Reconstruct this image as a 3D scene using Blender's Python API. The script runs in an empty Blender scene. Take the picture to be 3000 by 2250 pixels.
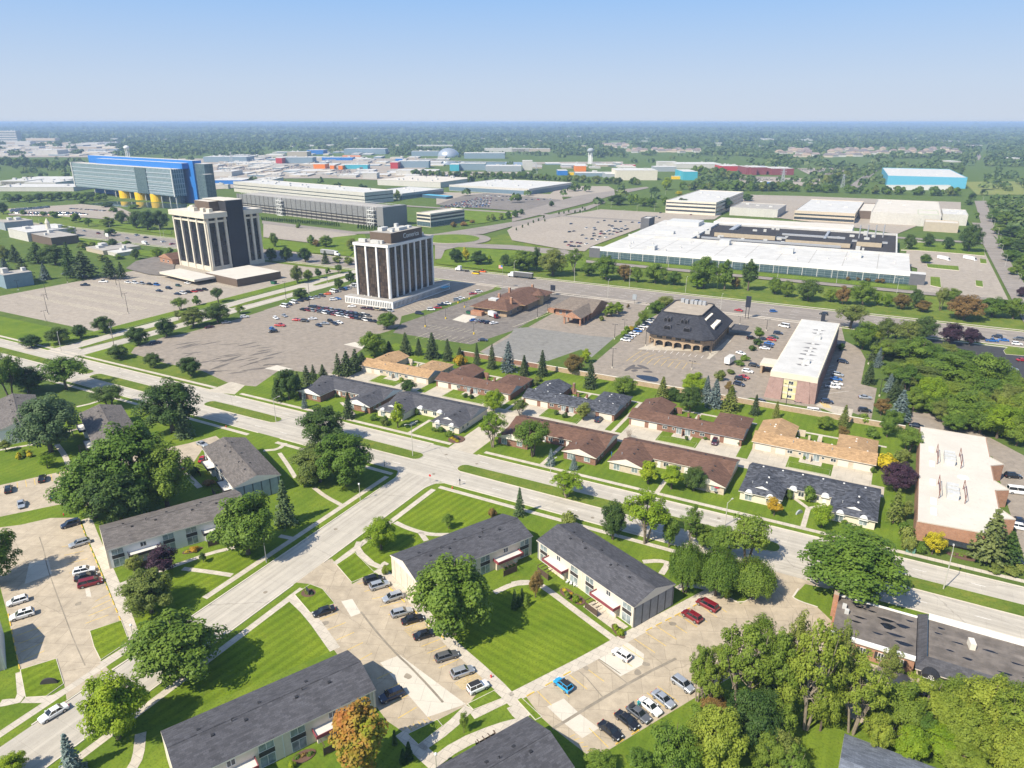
import bpy, math, random
import numpy as np
from mathutils import Vector
random.seed(5); RNG = np.random.default_rng(5); OBST = []
R = math.radians
S = bpy.context.scene
COL = S.collection
# ------------------------------------------------------------ camera, sky, sun, exposure
CH = 100.0; FPX = 2080.0; PIT = math.atan(768 / FPX); YAW = R(28.3)
cd = bpy.data.cameras.new('camera'); cam = bpy.data.objects.new('camera', cd); COL.objects.link(cam)
cd.sensor_width = 36; cd.lens = 36 * FPX / 3000; cd.clip_start = 1; cd.clip_end = 80000
cam.location = (0, 0, CH); cam.rotation_euler = (math.pi / 2 - PIT, 0, YAW)
S.camera = cam
SUN_EL = R(47); SUN_DIR = R(68.3)
W = bpy.data.worlds.new('World'); S.world = W; W.use_nodes = True
nt = W.node_tree; bg = nt.nodes['Background']; sky = nt.nodes.new('ShaderNodeTexSky')
sky.sky_type = 'NISHITA'; sky.sun_disc = False; sky.sun_elevation = SUN_EL; sky.sun_rotation = R(90) - (SUN_DIR + math.pi)
sky.altitude = 100; sky.air_density = 1.15; sky.dust_density = 0.6; sky.ozone_density = 2.2
# summer haze whitens the lowest degrees of the sky
tc = nt.nodes.new('ShaderNodeTexCoord'); sx = nt.nodes.new('ShaderNodeSeparateXYZ'); nt.links.new(tc.outputs['Generated'], sx.inputs[0])
def _ramp(st):
    r_ = nt.nodes.new('ShaderNodeValToRGB'); nt.links.new(sx.outputs[2], r_.inputs[0]); e = r_.color_ramp.elements
    e[0].position, e[1].position = st[0][0], st[-1][0]; e[0].color, e[1].color = (*st[0][1], 1), (*st[-1][1], 1)
    for p, c in st[1:-1]: k = e.new(p); k.color = (*c, 1)
    return r_.outputs[0]
mx = nt.nodes.new('ShaderNodeMix'); mx.data_type = 'RGBA'; nt.links.new(sky.outputs[0], mx.inputs[6])
nt.links.new(_ramp([(0, (1, 1, 1)), (.16, (.92,) * 3), (.5, (.15,) * 3)]), mx.inputs[0]); nt.links.new(_ramp([(0, (.66, .735, .85)), (.045, (.59, .71, .89)), (.15, (.33, .565, .95)), (.3, (.22, .44, .9))]), mx.inputs[7])
sm = nt.nodes.new('ShaderNodeMix'); sm.data_type = 'RGBA'; sm.blend_type = 'MULTIPLY'; sm.inputs[0].default_value = 1; nt.links.new(mx.inputs[7].links[0].from_socket, sm.inputs[6]); sm.inputs[7].default_value = (5.2, 5.2, 5.2, 1); nt.links.new(sm.outputs[2], mx.inputs[7])
nt.links.new(mx.outputs[2], bg.inputs[0]); bg.inputs[1].default_value = 0.11
sd = bpy.data.lights.new('sun', 'SUN'); sun = bpy.data.objects.new('sun', sd); COL.objects.link(sun)
sd.energy = 4.6; sd.angle = R(0.5); sd.color = (1.0, 0.91, 0.76)
sun.rotation_euler = Vector((math.cos(SUN_DIR) * math.cos(SUN_EL), math.sin(SUN_DIR) * math.cos(SUN_EL), -math.sin(SUN_EL))).to_track_quat('-Z', 'Y').to_euler()
sun.location = (0, -100, 300)
S.view_settings.view_transform = 'Standard'; S.view_settings.look = 'None'
S.view_settings.exposure = 0.72; S.view_settings.gamma = 1
S.cycles.max_bounces = 5; S.cycles.diffuse_bounces = 3; S.cycles.glossy_bounces = 2; S.cycles.transmission_bounces = 2
S.cycles.volume_bounces = 0; S.cycles.caustics_reflective = False; S.cycles.caustics_refractive = False
S.cycles.transparent_max_bounces = 4
# ------------------------------------------------------------ survey: a sight line from the camera station met with a level plane
_c, _s = math.cos(PIT), math.sin(PIT); _cy, _sy = math.cos(YAW), math.sin(YAW)
KK = {'F': (0, 0, .73733)}
for _r, _v in zip('ABCD', (340, 850, 1400, 1750)):
    for _i, _u in enumerate((0, 750, 1500, 2200)): KK[_r + str(_i)] = (_u, _v, 2.765)
KK.update(Ea=(860, 1000, 3.687), Eb=(1420, 1060, 3.687), Ec=(1750, 1150, 3.687), Ed=(2150, 1200, 3.687))
def src(c, x, y):
    u, v, k = KK[c]; return u + x / k, v + y / k
def P(c, x, y, z=0.0):
    u, v = src(c, x, y)
    dx = (u - 1500) / FPX; dy = (1125 - v) / FPX
    d = (dx, _c + dy * _s, -_s + dy * _c); t = (z - CH) / d[2]
    X, Y = d[0] * t, d[1] * t
    return (X * _cy - Y * _sy, X * _sy + Y * _cy)
def depth(x, y, z=0):
    fx, fy = -_sy, _cy
    return (x * fx + y * fy) * _c - (z - CH) * _s
def prj(x, y, z):
    X = x * _cy + y * _sy; Y = -x * _sy + y * _cy; Z = z - CH
    zc = Y * _c - Z * _s; return 1500 + FPX * X / zc, 1125 - FPX * (Y * _s + Z * _c) / zc
def tk(s, z=0.0):
    c = None; out = []
    for t in s.split():
        if t in KK: c = t
        elif t[0] == '@': a, b = t[1:].split(','); out.append((float(a), float(b)))
        else:
            a, b = t.split(','); out.append(P(c, float(a), float(b), z))
    return out
def hgt(base, c, x, y):
    v = src(c, x, y)[1]; lo, hi = 0, 98
    for _ in range(30):
        m = (lo + hi) / 2
        if prj(base[0], base[1], m)[1] > v: lo = m
        else: hi = m
    return lo
def bbox(s, z):
    p = tk(s, z); xs = [a for a, b in p]; ys = [b for a, b in p]
    return min(xs), min(ys), max(xs), max(ys)
# ------------------------------------------------------------ materials
MATS = {}
def newmat(name):
    m = bpy.data.materials.new(name); m.use_nodes = True; MATS[name] = m
    return m, m.node_tree, m.node_tree.nodes['Principled BSDF']
def mixcol(nt, a, b, fac, mode='MIX'):
    n = nt.nodes.new('ShaderNodeMix'); n.data_type = 'RGBA'; n.blend_type = mode
    for sock, v in ((n.inputs[6], a), (n.inputs[7], b), (n.inputs[0], fac)):
        if hasattr(v, 'is_output'): nt.links.new(v, sock)
        elif isinstance(v, (int, float)): sock.default_value = v
        else: sock.default_value = (*v, 1)
    return n.outputs[2]
def ramp(nt, val, p0, p1, c0=(0, 0, 0), c1=(1, 1, 1)):
    n = nt.nodes.new('ShaderNodeValToRGB'); e = n.color_ramp.elements
    e[0].position = p0; e[1].position = p1; e[0].color = (*c0, 1); e[1].color = (*c1, 1)
    nt.links.new(val, n.inputs[0]); return n.outputs[0]
def coords(nt, rot=0.0, scale=(1, 1, 1)):
    t = nt.nodes.new('ShaderNodeTexCoord'); mp = nt.nodes.new('ShaderNodeMapping')
    mp.inputs['Rotation'].default_value = (0, 0, rot); mp.inputs['Scale'].default_value = scale
    nt.links.new(t.outputs['Object'], mp.inputs[0]); return mp.outputs[0]
def noise(nt, co, scale, detail=4, rough=.6, out='Fac'):
    n = nt.nodes.new('ShaderNodeTexNoise'); n.inputs['Scale'].default_value = scale
    n.inputs['Detail'].default_value = detail; n.inputs['Roughness'].default_value = rough
    nt.links.new(co, n.inputs['Vector']); return n.outputs[out]
def sc(c, k): return tuple(min(1, x * k) for x in c)
def plain(name, col, rough=.8, var=.12, scale=.5, metal=0, spec=.3):
    """one paint or stone, broken up by fine and coarse noise"""
    if name in MATS: return MATS[name]
    m, nt, b = newmat(name)
    co = coords(nt); n1 = noise(nt, co, scale, 5); n2 = noise(nt, co, scale * 9, 3)
    c = mixcol(nt, sc(col, 1 - var), sc(col, 1 + var), ramp(nt, n1, .3, .7))
    c = mixcol(nt, c, sc(col, 1 - var * 1.6), ramp(nt, n2, .55, .8))
    nt.links.new(c, b.inputs['Base Color']); b.inputs['Roughness'].default_value = rough
    b.inputs['Metallic'].default_value = metal; b.inputs['Specular IOR Level'].default_value = spec
    return m
def slabs(name, col, sx, sy, rot=0.0, joint=.75, var=.1, stain=.25, crack=0.0, jw=.012, streak=None):
    """cast concrete or asphalt in bays: joints, bay to bay tone, stains, cracks"""
    m, nt, b = newmat(name); co = coords(nt, rot)
    br = nt.nodes.new('ShaderNodeTexBrick'); nt.links.new(co, br.inputs['Vector'])
    br.offset = 0.5; br.inputs['Scale'].default_value = 1; br.inputs['Brick Width'].default_value = sx; br.inputs['Row Height'].default_value = sy
    br.inputs['Mortar Size'].default_value = jw * min(sx, sy); br.inputs['Mortar Smooth'].default_value = .3; br.inputs['Bias'].default_value = 0
    br.inputs['Color1'].default_value = (*sc(col, 1 + var), 1); br.inputs['Color2'].default_value = (*sc(col, 1 - var), 1)
    br.inputs['Mortar'].default_value = (*sc(col, joint), 1)
    c = br.outputs['Color']
    c = mixcol(nt, c, sc(col, .62), ramp(nt, noise(nt, co, .07, 6, .65), .52, .78), 'MIX') if stain > .4 else c
    n = ramp(nt, noise(nt, co, .35, 6, .7), .35, .75, (1 - stain,) * 3, (1 + 0 * stain,) * 3)
    c = mixcol(nt, c, n, 1.0, 'MULTIPLY')
    n = ramp(nt, noise(nt, co, 5, 3, .6), .3, .7, (.9,) * 3, (1.0,) * 3)
    c = mixcol(nt, c, n, 1.0, 'MULTIPLY')
    if streak:   # wheel tracks and drips drawn out along the lanes
        t2 = coords(nt, 0, streak); c = mixcol(nt, c, ramp(nt, noise(nt, t2, 1, 4, .6), .38, .68, (.80,) * 3, (1.03,) * 3), 1.0, 'MULTIPLY')
    if crack:
        vo = nt.nodes.new('ShaderNodeTexVoronoi'); vo.feature = 'DISTANCE_TO_EDGE'; vo.inputs['Scale'].default_value = crack
        ds = nt.nodes.new('ShaderNodeVectorMath'); ds.operation = 'ADD'
        nt.links.new(co, ds.inputs[0]); nt.links.new(noise(nt, co, .6, 3, .6, 'Color'), ds.inputs[1]); nt.links.new(ds.outputs[0], vo.inputs['Vector'])
        c = mixcol(nt, c, ramp(nt, vo.outputs['Distance'], 0.0, .07 * crack, (.72,) * 3, (1, 1, 1)), 1.0, 'MULTIPLY')
    nt.links.new(c, b.inputs['Base Color']); b.inputs['Roughness'].default_value = .9; b.inputs['Specular IOR Level'].default_value = .25
    return m
def grass(name, c1, c2, rot=0.0, stripe=0.0, width=1.2, dry=.25):
    m, nt, b = newmat(name); co = coords(nt, rot)
    c = mixcol(nt, c1, c2, ramp(nt, noise(nt, co, .09, 6, .65), .36, .66))
    c = mixcol(nt, c, sc(c1, .6), ramp(nt, noise(nt, co, 2.2, 4, .7), .48, .75))
    c = mixcol(nt, c, (c2[0] * 1.5, c2[1] * 1.08, c2[2] * 1.3), mixcol(nt, (0, 0, 0), (dry,) * 3, ramp(nt, noise(nt, co, .22, 5, .7), .52, .72)))
    if stripe:
        w = nt.nodes.new('ShaderNodeTexWave'); w.bands_direction = 'X'; w.inputs['Scale'].default_value = .314 / width; w.inputs['Distortion'].default_value = .9
        w.inputs['Detail'].default_value = 2; w.inputs['Detail Scale'].default_value = .6; nt.links.new(co, w.inputs['Vector'])
        c = mixcol(nt, c, ramp(nt, w.outputs['Fac'], .25, .75, (1 - stripe,) * 3, (1 + stripe * .25, 1 + stripe * .2, 1)), 1.0, 'MULTIPLY')
    nt.links.new(c, b.inputs['Base Color']); b.inputs['Roughness'].default_value = .95; b.inputs['Specular IOR Level'].default_value = .1
    return m
def bands(name, c1, c2, w, h, rough=.85, mort=None, ms=.02, rot3=None):
    """bricks, shingles, panels: courses laid over the object"""
    if name in MATS: return MATS[name]
    m, nt, b = newmat(name)
    t = nt.nodes.new('ShaderNodeTexCoord'); g = nt.nodes.new('ShaderNodeNewGeometry')
    # courses run level on every wall: along-wall coordinate x+y, height z
    sp = nt.nodes.new('ShaderNodeSeparateXYZ'); nt.links.new(t.outputs['Object'], sp.inputs[0])
    ad = nt.nodes.new('ShaderNodeMath'); nt.links.new(sp.outputs[0], ad.inputs[0]); nt.links.new(sp.outputs[1], ad.inputs[1])
    cb = nt.nodes.new('ShaderNodeCombineXYZ'); nt.links.new(ad.outputs[0], cb.inputs[0]); nt.links.new(sp.outputs[2], cb.inputs[1])
    br = nt.nodes.new('ShaderNodeTexBrick'); nt.links.new(cb.outputs[0], br.inputs['Vector'])
    br.inputs['Scale'].default_value = 1; br.inputs['Brick Width'].default_value = w; br.inputs['Row Height'].default_value = h
    br.inputs['Mortar Size'].default_value = ms * h; br.inputs['Color1'].default_value = (*c1, 1); br.inputs['Color2'].default_value = (*c2, 1)
    br.inputs['Mortar'].default_value = (*(mort or sc(c1, .6)), 1); br.inputs['Bias'].default_value = 0
    n = ramp(nt, noise(nt, t.outputs['Object'], .8, 5, .65), .3, .75, (.78,) * 3, (1.08,) * 3)
    c = mixcol(nt, br.outputs['Color'], n, 1.0, 'MULTIPLY')
    nt.links.new(c, b.inputs['Base Color']); b.inputs['Roughness'].default_value = rough; b.inputs['Specular IOR Level'].default_value = .2
    return m
def shingle(name, col, var=.3, sx=.9, sy=.35):
    if name in MATS: return MATS[name]
    m, nt, b = newmat(name); t = nt.nodes.new('ShaderNodeTexCoord'); co = t.outputs['Object']
    br = nt.nodes.new('ShaderNodeTexBrick'); nt.links.new(co, br.inputs['Vector'])
    br.inputs['Scale'].default_value = 1; br.inputs['Brick Width'].default_value = sx; br.inputs['Row Height'].default_value = sy; br.inputs['Mortar Size'].default_value = .012
    br.inputs['Color1'].default_value = (*sc(col, 1 + var), 1); br.inputs['Color2'].default_value = (*sc(col, 1 - var), 1); br.inputs['Mortar'].default_value = (*sc(col, .6), 1); br.inputs['Bias'].default_value = 0
    c = mixcol(nt, br.outputs['Color'], ramp(nt, noise(nt, co, .25, 6, .7), .3, .75, (.75,) * 3, (1.1,) * 3), 1.0, 'MULTIPLY')
    c = mixcol(nt, c, ramp(nt, noise(nt, co, 7, 3, .7), .3, .7, (.8,) * 3, (1.15,) * 3), 1.0, 'MULTIPLY')
    nt.links.new(c, b.inputs['Base Color']); b.inputs['Roughness'].default_value = .95; b.inputs['Specular IOR Level'].default_value = .15
    return m
def paint(name, col, metal=0.0, rough=.3):
    if name in MATS: return MATS[name]
    m, nt, b = newmat(name); b.inputs['Base Color'].default_value = (*col, 1); b.inputs['Roughness'].default_value = rough
    b.inputs['Metallic'].default_value = metal; b.inputs['Coat Weight'].default_value = .5; b.inputs['Coat Roughness'].default_value = .08
    n = noise(nt, coords(nt), 1.5, 3); r_ = ramp(nt, n, .3, .7, sc(col, .93), sc(col, 1.04)); nt.links.new(r_, b.inputs['Base Color'])
    return m
def glass(name, col=(.02, .03, .035), rough=.12, spec=.6):
    if name in MATS: return MATS[name]
    m, nt, b = newmat(name); co = coords(nt); c = mixcol(nt, sc(col, .7), sc(col, 1.6), ramp(nt, noise(nt, co, .7, 3), .35, .7))
    nt.links.new(c, b.inputs['Base Color']); b.inputs['Roughness'].default_value = rough; b.inputs['Specular IOR Level'].default_value = spec
    return m
def facade(name, g1, g2, frame, w, h, ms=.06, rough=.2):
    """curtain wall: panes in a grid of frames"""
    m = bands(name, g1, g2, w, h, rough, frame, ms); b = m.node_tree.nodes['Principled BSDF']
    for n in m.node_tree.nodes:
        if n.type == 'TEX_BRICK': n.offset = 0
    b.inputs['Specular IOR Level'].default_value = .5; return m
# ------------------------------------------------------------ mesh and object helpers
class MB:
    def __init__(s): s.v = []; s.f = []; s.m = []
    def poly(s, pts, m=0):
        k = len(s.v); s.v += [tuple(p) for p in pts]; s.f.append(tuple(range(k, k + len(pts)))); s.m.append(m); return s
    def box(s, x0, y0, z0, x1, y1, z1, m=0, top=None):
        k = len(s.v); s.v += [(x0, y0, z0), (x1, y0, z0), (x1, y1, z0), (x0, y1, z0), (x0, y0, z1), (x1, y0, z1), (x1, y1, z1), (x0, y1, z1)]
        for q in ((0, 3, 2, 1), (0, 1, 5, 4), (1, 2, 6, 5), (2, 3, 7, 6), (3, 0, 4, 7)): s.f.append(tuple(k + i for i in q)); s.m.append(m)
        s.f.append((k + 4, k + 5, k + 6, k + 7)); s.m.append(m if top is None else top); return s
    def prism(s, poly, z0, z1, m=0, top=None, bottom=False):
        n = len(poly); k = len(s.v); s.v += [(x, y, z0) for x, y in poly] + [(x, y, z1) for x, y in poly]
        for i in range(n): j = (i + 1) % n; s.f.append((k + i, k + j, k + n + j, k + n + i)); s.m.append(m)
        s.f.append(tuple(k + n + i for i in range(n))); s.m.append(m if top is None else top)
        if bottom: s.f.append(tuple(k + n - 1 - i for i in range(n))); s.m.append(m)
        return s
    def tube(s, p, q, r0, r1, n=6, m=0, cap=True):
        p = Vector(p); q = Vector(q); d = (q - p).normalized(); a = d.orthogonal().normalized(); b = d.cross(a); k = len(s.v)
        for c, r in ((p, r0), (q, r1)):
            for i in range(n): t = 2 * math.pi * i / n; s.v.append(tuple(c + a * (r * math.cos(t)) + b * (r * math.sin(t))))
        for i in range(n): j = (i + 1) % n; s.f.append((k + i, k + j, k + n + j, k + n + i)); s.m.append(m)
        if cap: s.f.append(tuple(k + n + i for i in range(n))); s.m.append(m); s.f.append(tuple(k + n - 1 - i for i in range(n))); s.m.append(m)
        return s
    def dome(s, x, y, z, rx, ry, rz, nu=16, nv=6, m=0, full=False):
        k = len(s.v); lo = -math.pi / 2 if full else 0
        for j in range(nv + 1):
            t = lo + (math.pi / 2 - lo) * j / nv
            for i in range(nu): u = 2 * math.pi * i / nu; s.v.append((x + rx * math.cos(t) * math.cos(u), y + ry * math.cos(t) * math.sin(u), z + rz * math.sin(t)))
        for j in range(nv):
            for i in range(nu): i2 = (i + 1) % nu; s.f.append((k + j * nu + i, k + j * nu + i2, k + (j + 1) * nu + i2, k + (j + 1) * nu + i)); s.m.append(m)
        return s
    def mesh(s, name, mats):
        me = bpy.data.meshes.new(name); me.from_pydata(s.v, [], s.f)
        for m in mats: me.materials.append(m)
        me.polygons.foreach_set('material_index', s.m); me.update(); return me
    def build(s, name, mats, parent=None, loc=(0, 0, 0), rot=0.0, smooth=False):
        if not isinstance(mats, (list, tuple)): mats = [mats]
        me = s.mesh(name, mats)
        if smooth: me.polygons.foreach_set('use_smooth', [True] * len(me.polygons))
        return obj(name, me, parent, loc, rot)
def obj(name, me, parent=None, loc=(0, 0, 0), rot=0.0):
    o = bpy.data.objects.new(name, me); COL.objects.link(o); o.location = loc; o.rotation_euler = (0, 0, rot)
    if parent: o.parent = parent
    return o
def tag(o, label=None, cat=None, group=None, kind=None):
    for k, v in (('label', label), ('category', cat), ('group', group), ('kind', kind)):
        if v: o[k] = v
    return o
def root(name, label, cat, loc=(0, 0, 0), rot=0.0, group=None):
    o = bpy.data.objects.new(name, None); COL.objects.link(o); o.location = loc if len(loc) == 3 else (*loc, 0); o.rotation_euler = (0, 0, rot)
    o.empty_display_size = .5; return tag(o, label, cat, group)
KIDS = {}
def kids(o):
    if o.name not in KIDS: KIDS[o.name] = list(o.children)
    return KIDS[o.name]
def dup(o, loc=None, rot=None, scale=None, parent=None, mats=None):
    c = o.copy(); COL.objects.link(c)
    if parent: c.parent = parent
    if loc is not None: c.location = loc if len(loc) == 3 else (*loc, 0)
    if rot is not None: c.rotation_euler = (0, 0, rot)
    if scale is not None: c.scale = scale
    if mats and c.type == 'MESH':
        for i, sl in enumerate(c.material_slots):
            if sl.material and sl.material.name in mats: sl.link = 'OBJECT'; sl.material = mats[o.material_slots[i].material.name]
    for ch in kids(o): dup(ch, parent=c, mats=mats)
    return c
def drop(o):
    for ch in kids(o): drop(ch)
    bpy.data.objects.remove(o)

def text(body, size, m, parent, loc, rot, ext=.05):
    fc = bpy.data.curves.new('lettering', 'FONT'); fc.body = body; fc.size = size; fc.extrude = ext; fc.align_x = 'CENTER'
    t = bpy.data.objects.new('lettering', fc); COL.objects.link(t); bpy.context.view_layer.update()
    me = bpy.data.meshes.new_from_object(t.evaluated_get(bpy.context.evaluated_depsgraph_get())); bpy.data.objects.remove(t)
    me.materials.clear(); me.materials.append(m); o = obj('lettering', me, parent, loc); o.rotation_euler = rot; return o
ORD = 'first second third fourth fifth sixth seventh eighth ninth tenth eleventh twelfth thirteenth fourteenth fifteenth sixteenth seventeenth eighteenth nineteenth twentieth'.split()
def ordinal(i, n):
    if n == 1: return ''
    if i == 0: return 'leftmost '
    if i == n - 1: return 'rightmost '
    if i < 20: return ORD[i] + ' from left '
    j = n - 1 - i
    return (ORD[j] + ' from right ') if j < 20 else ('twenty-' + ORD[i - 20] + ' from left ')
# ------------------------------------------------------------ ground, roads, lots
G1, G2 = (.095, .155, .016), (.15, .21, .022)
m_ground = grass('rough grass', (.07, .115, .022), (.105, .15, .03), 0, 0, dry=.5)
m_lawn = grass('lawn grass', G1, G2, 0, .07, 2.2)
m_lawn2 = grass('striped lawn', (.105, .165, .012), (.165, .225, .018), R(8), .17, 2.2, .2)
m_lawn3 = grass('striped court lawn', (.105, .165, .012), (.165, .225, .018), R(98), .14, 2.0, .2)
m_med = grass('verge grass', (.085, .135, .018), (.15, .19, .03), 0, 0, dry=.6)
m_road = slabs('street concrete', (.53, .485, .41), 6, 3.6, 0, .82, .04, .16, .03, .01, (.012, .9, 1))
m_road2 = slabs('cross street concrete', (.53, .485, .41), 3.6, 6, 0, .82, .04, .16, .03, .01, (.9, .012, 1))
m_lotc = slabs('lot concrete', (.50, .42, .31), 5.5, 4.6, R(-24), .72, .05, .32, .04)
m_lotw = slabs('west lot concrete', (.52, .44, .33), 6.0, 4.8, R(-24), .72, .05, .32, .04)
m_drive = slabs('driveway concrete', (.54, .48, .385), 4.5, 4.0, 0, .7, .06, .25)
m_walk = slabs('walk concrete', (.57, .51, .42), 1.6, 1.6, 0, .7, .06, .2, 0, .03)
m_kerb = plain('kerb concrete', (.55, .50, .42), .9, .1)
m_asph = slabs('worn asphalt', (.345, .295, .24), 60, 40, 0, 1, .03, .34, .12)
m_asphd = slabs('grey asphalt', (.26, .23, .20), 60, 40, 0, 1, .06, .45, .1)
m_old = slabs('cracked asphalt', (.27, .26, .235), 70, 40, 0, 1, .05, .3, .22)
m_art = slabs('arterial pavement', (.33, .29, .25), 14, 3.6, 0, .8, .06, .22, 0, .012, (.01, .45, 1))
m_new = slabs('fresh asphalt', (.06, .06, .065), 60, 40, 0, 1, .05, .3)
m_lotp = slabs('pale lot asphalt', (.41, .355, .29), 60, 40, 0, 1, .04, .3, .06)
m_patch = slabs('new concrete', (.60, .55, .46), 4, 4, R(-22), .75, .04, .12)
m_yel = plain('yellow line paint', (.62, .42, .07), .8, .25, 2)
m_whi = plain('white line paint', (.72, .70, .66), .8, .2, 2)
m_pale = plain('faded line paint', (.58, .52, .36), .8, .2, 2)
def cut(p, n):
    for _ in range(n):
        q = []
        for i in range(len(p)):
            a, b = p[i], p[(i + 1) % len(p)]
            q += [(a[0] * .75 + b[0] * .25, a[1] * .75 + b[1] * .25), (a[0] * .25 + b[0] * .75, a[1] * .25 + b[1] * .75)]
        p = q
    return p
def ccw(p):
    a = sum(p[i][0] * p[(i + 1) % len(p)][1] - p[(i + 1) % len(p)][0] * p[i][1] for i in range(len(p)))
    return p if a > 0 else p[::-1]
LV = [0]; FARZ = [0]
def sheet(name, m, s, z=.004, n=0):
    p = ccw(cut(tk(s) if isinstance(s, str) else s, n))
    LV[0] += 1
    if FARZ[0]: z = z * 39   # sheets hundreds of metres off lie further apart
    return tag(MB().poly([(x, y, z + LV[0] * .0000123 * (100 if FARZ[0] else 1)) for x, y in p]).build(name, m), kind='structure')
def rect(x0, y0, x1, y1): return [(x0, y0), (x1, y0), (x1, y1), (x0, y1)]
def inset(p, d):
    p = ccw(p); n = len(p); out = []
    for i in range(n):
        a, b, c = Vector(p[i - 1]), Vector(p[i]), Vector(p[(i + 1) % n])
        e = (b - a).normalized(); g = (c - b).normalized()
        n1 = Vector((-e.y, e.x)); n2 = Vector((-g.y, g.x)); h = n1 + n2
        k = d / max(.35, h.length_squared / 2) if h.length > 1e-6 else d
        out.append(tuple(b + h / 2 * k * 1.0)) if h.length > 1e-6 else out.append(tuple(b))
    return out
def island(name, m, s, h=.13, n=0, kerb=.22):
    if FARZ[0]: h += .75
    p = ccw(cut(tk(s) if isinstance(s, str) else s, n)); q = inset(p, kerb)
    b = MB(); k = len(p)
    b.v = [(x, y, 0) for x, y in p] + [(x, y, h) for x, y in p] + [(x, y, h) for x, y in q] + [(x, y, h + .004) for x, y in q]
    for i in range(k):
        j = (i + 1) % k
        b.f += [(i, j, k + j, k + i), (k + i, k + j, 2 * k + j, 2 * k + i)]; b.m += [1, 1]
    b.f.append(tuple(3 * k + i for i in range(k))); b.m.append(0)
    return tag(b.build(name, [m, m_kerb]), kind='structure')
def strip(b, pts, w, z, m=0):
    for i in range(len(pts) - 1):
        p, q = Vector(pts[i]), Vector(pts[i + 1]); d = (q - p)
        if d.length < .01: continue
        d.normalize(); n = Vector((-d.y, d.x)) * w / 2
        a = [p - n, q - n, q + n, p + n]; b.poly([(v.x, v.y, z) for v in a], m)
    return b
def smoothline(p, n):
    for _ in range(n):
        q = [p[0]]
        for i in range(len(p) - 1):
            a, b = p[i], p[i + 1]; q += [(a[0] * .75 + b[0] * .25, a[1] * .75 + b[1] * .25), (a[0] * .25 + b[0] * .75, a[1] * .25 + b[1] * .75)]
        p = q + [p[-1]]
    return p
def ribbon(name, m, s, w, z=.03, n=0, side=None):
    """a path of even width along a line"""
    p = smoothline(tk(s) if isinstance(s, str) else s, n); L = []; Rr = []
    for i, a in enumerate(p):
        d = Vector(p[min(i + 1, len(p) - 1)]) - Vector(p[max(i - 1, 0)]); d.normalize(); nn = Vector((-d.y, d.x)) * w / 2
        L.append((a[0] + nn.x, a[1] + nn.y)); Rr.append((a[0] - nn.x, a[1] - nn.y))
    LV[0] += 1; z += LV[0] * .0000123
    b = MB()
    for i in range(len(p) - 1): b.poly([(*Rr[i], z), (*Rr[i + 1], z), (*L[i + 1], z), (*L[i], z)])
    return tag(b.build(name, m), kind='structure')
def kerb(s, w=.28, h=.13, n=0):
    p = smoothline(tk(s) if isinstance(s, str) else s, n); b = MB()
    for i in range(len(p) - 1):
        a, c = Vector(p[i]), Vector(p[i + 1]); d = (c - a).normalized(); nn = Vector((-d.y, d.x)) * w / 2
        q = [a - nn, c - nn, c + nn, a + nn]; b.prism([(v.x, v.y) for v in q], 0, h)
    return tag(b.build('kerb', m_kerb), kind='structure')
RMAX = 30000
g = MB(); n = 48
g.poly([(RMAX * math.cos(2 * math.pi * i / n), RMAX * math.sin(2 * math.pi * i / n), 0) for i in range(n)])
tag(g.build('ground', m_ground), kind='structure')
# lawns on the natural ground
def lawn(s, m=None, z=.004): return sheet('lawn', m or m_lawn, s, z)
lawn(rect(-700, 175.5, -205, 200)); lawn(rect(-205, 175.5, 14, 262)); lawn(rect(-119, 30, 40, 154.8)); lawn(rect(-260, 40, -120.5, 154.8))
lawn(rect(-1400, 428, 90, 500), m_med); lawn(rect(-480, 386, 60, 397), m_med); lawn(rect(-330, 500, -212, 640), m_med)
lawn(rect(-310, 172, -230, 200), m_med)
# boulevard
sheet('boulevard_road', m_road, rect(-900, 154.8, 330, 175.5), .008)
sheet('cross_street', m_road2, rect(-120.5, -20, -109.5, 154.8), .008)
sheet('cross_street', m_road2, '@-109.5,154.8 @-107.5,154.8 @-109.5,149', .0081); sheet('cross_street', m_road2, '@-120.5,154.8 @-122.8,154.8 @-120.5,150', .0082)
sheet('median_street', m_road2, rect(-341, 175.5, -319, 397), .008)
for a, b_ in ((-700, -292), (-289, -236), (-221, -183), (-170, -121.5), (-108, -13), (9, 330)):
    r = 2.6; y0, y1 = 162.9, 168.2
    if a == -289: y0 = 161.5; y1 = 167.2
    p = [(a + r, y0), (b_ - r, y0), (b_ - .6, y0 + .8), (b_, (y0 + y1) / 2), (b_ - .6, y1 - .8), (b_ - r, y1), (a + r, y1), (a + .6, y1 - .8), (a, (y0 + y1) / 2), (a + .6, y0 + .8)]
    island('median', m_med, p, n=1)
for a, b_ in ((184, 262), (272, 330), (340, 386)):
    island('median', m_med, [(-333, a), (-327, a), (-327, b_), (-330, b_ + 3), (-333, b_)], n=1)
mk = MB()
for y in (158.7, 171.8):
    for x in np.arange(-500, 120, 12.0):
        if -120 < x < -108 or -12 < x < 6: continue
        mk.poly([(x, y - .07, .0135), (x + 3, y - .07, .0135), (x + 3, y + .07, .0135), (x, y + .07, .0135)])
tag(mk.build('lane_marking', m_whi), kind='structure')
kerb('@-700,175.6 @-231,175.6'); kerb('@-217,175.6 @-124,175.6'); kerb('@-107,175.6 @330,175.6')
kerb('@-700,154.7 @-182,154.7'); kerb('@-172,154.7 @-123,154.7'); kerb('@-106,154.7 @-16,154.7'); kerb('@8,154.7 @330,154.7')
kerb('@-120.6,150 @-120.6,45'); kerb('@-109.4,149 @-109.4,107'); kerb('@-109.4,97 @-109.4,30')
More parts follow.
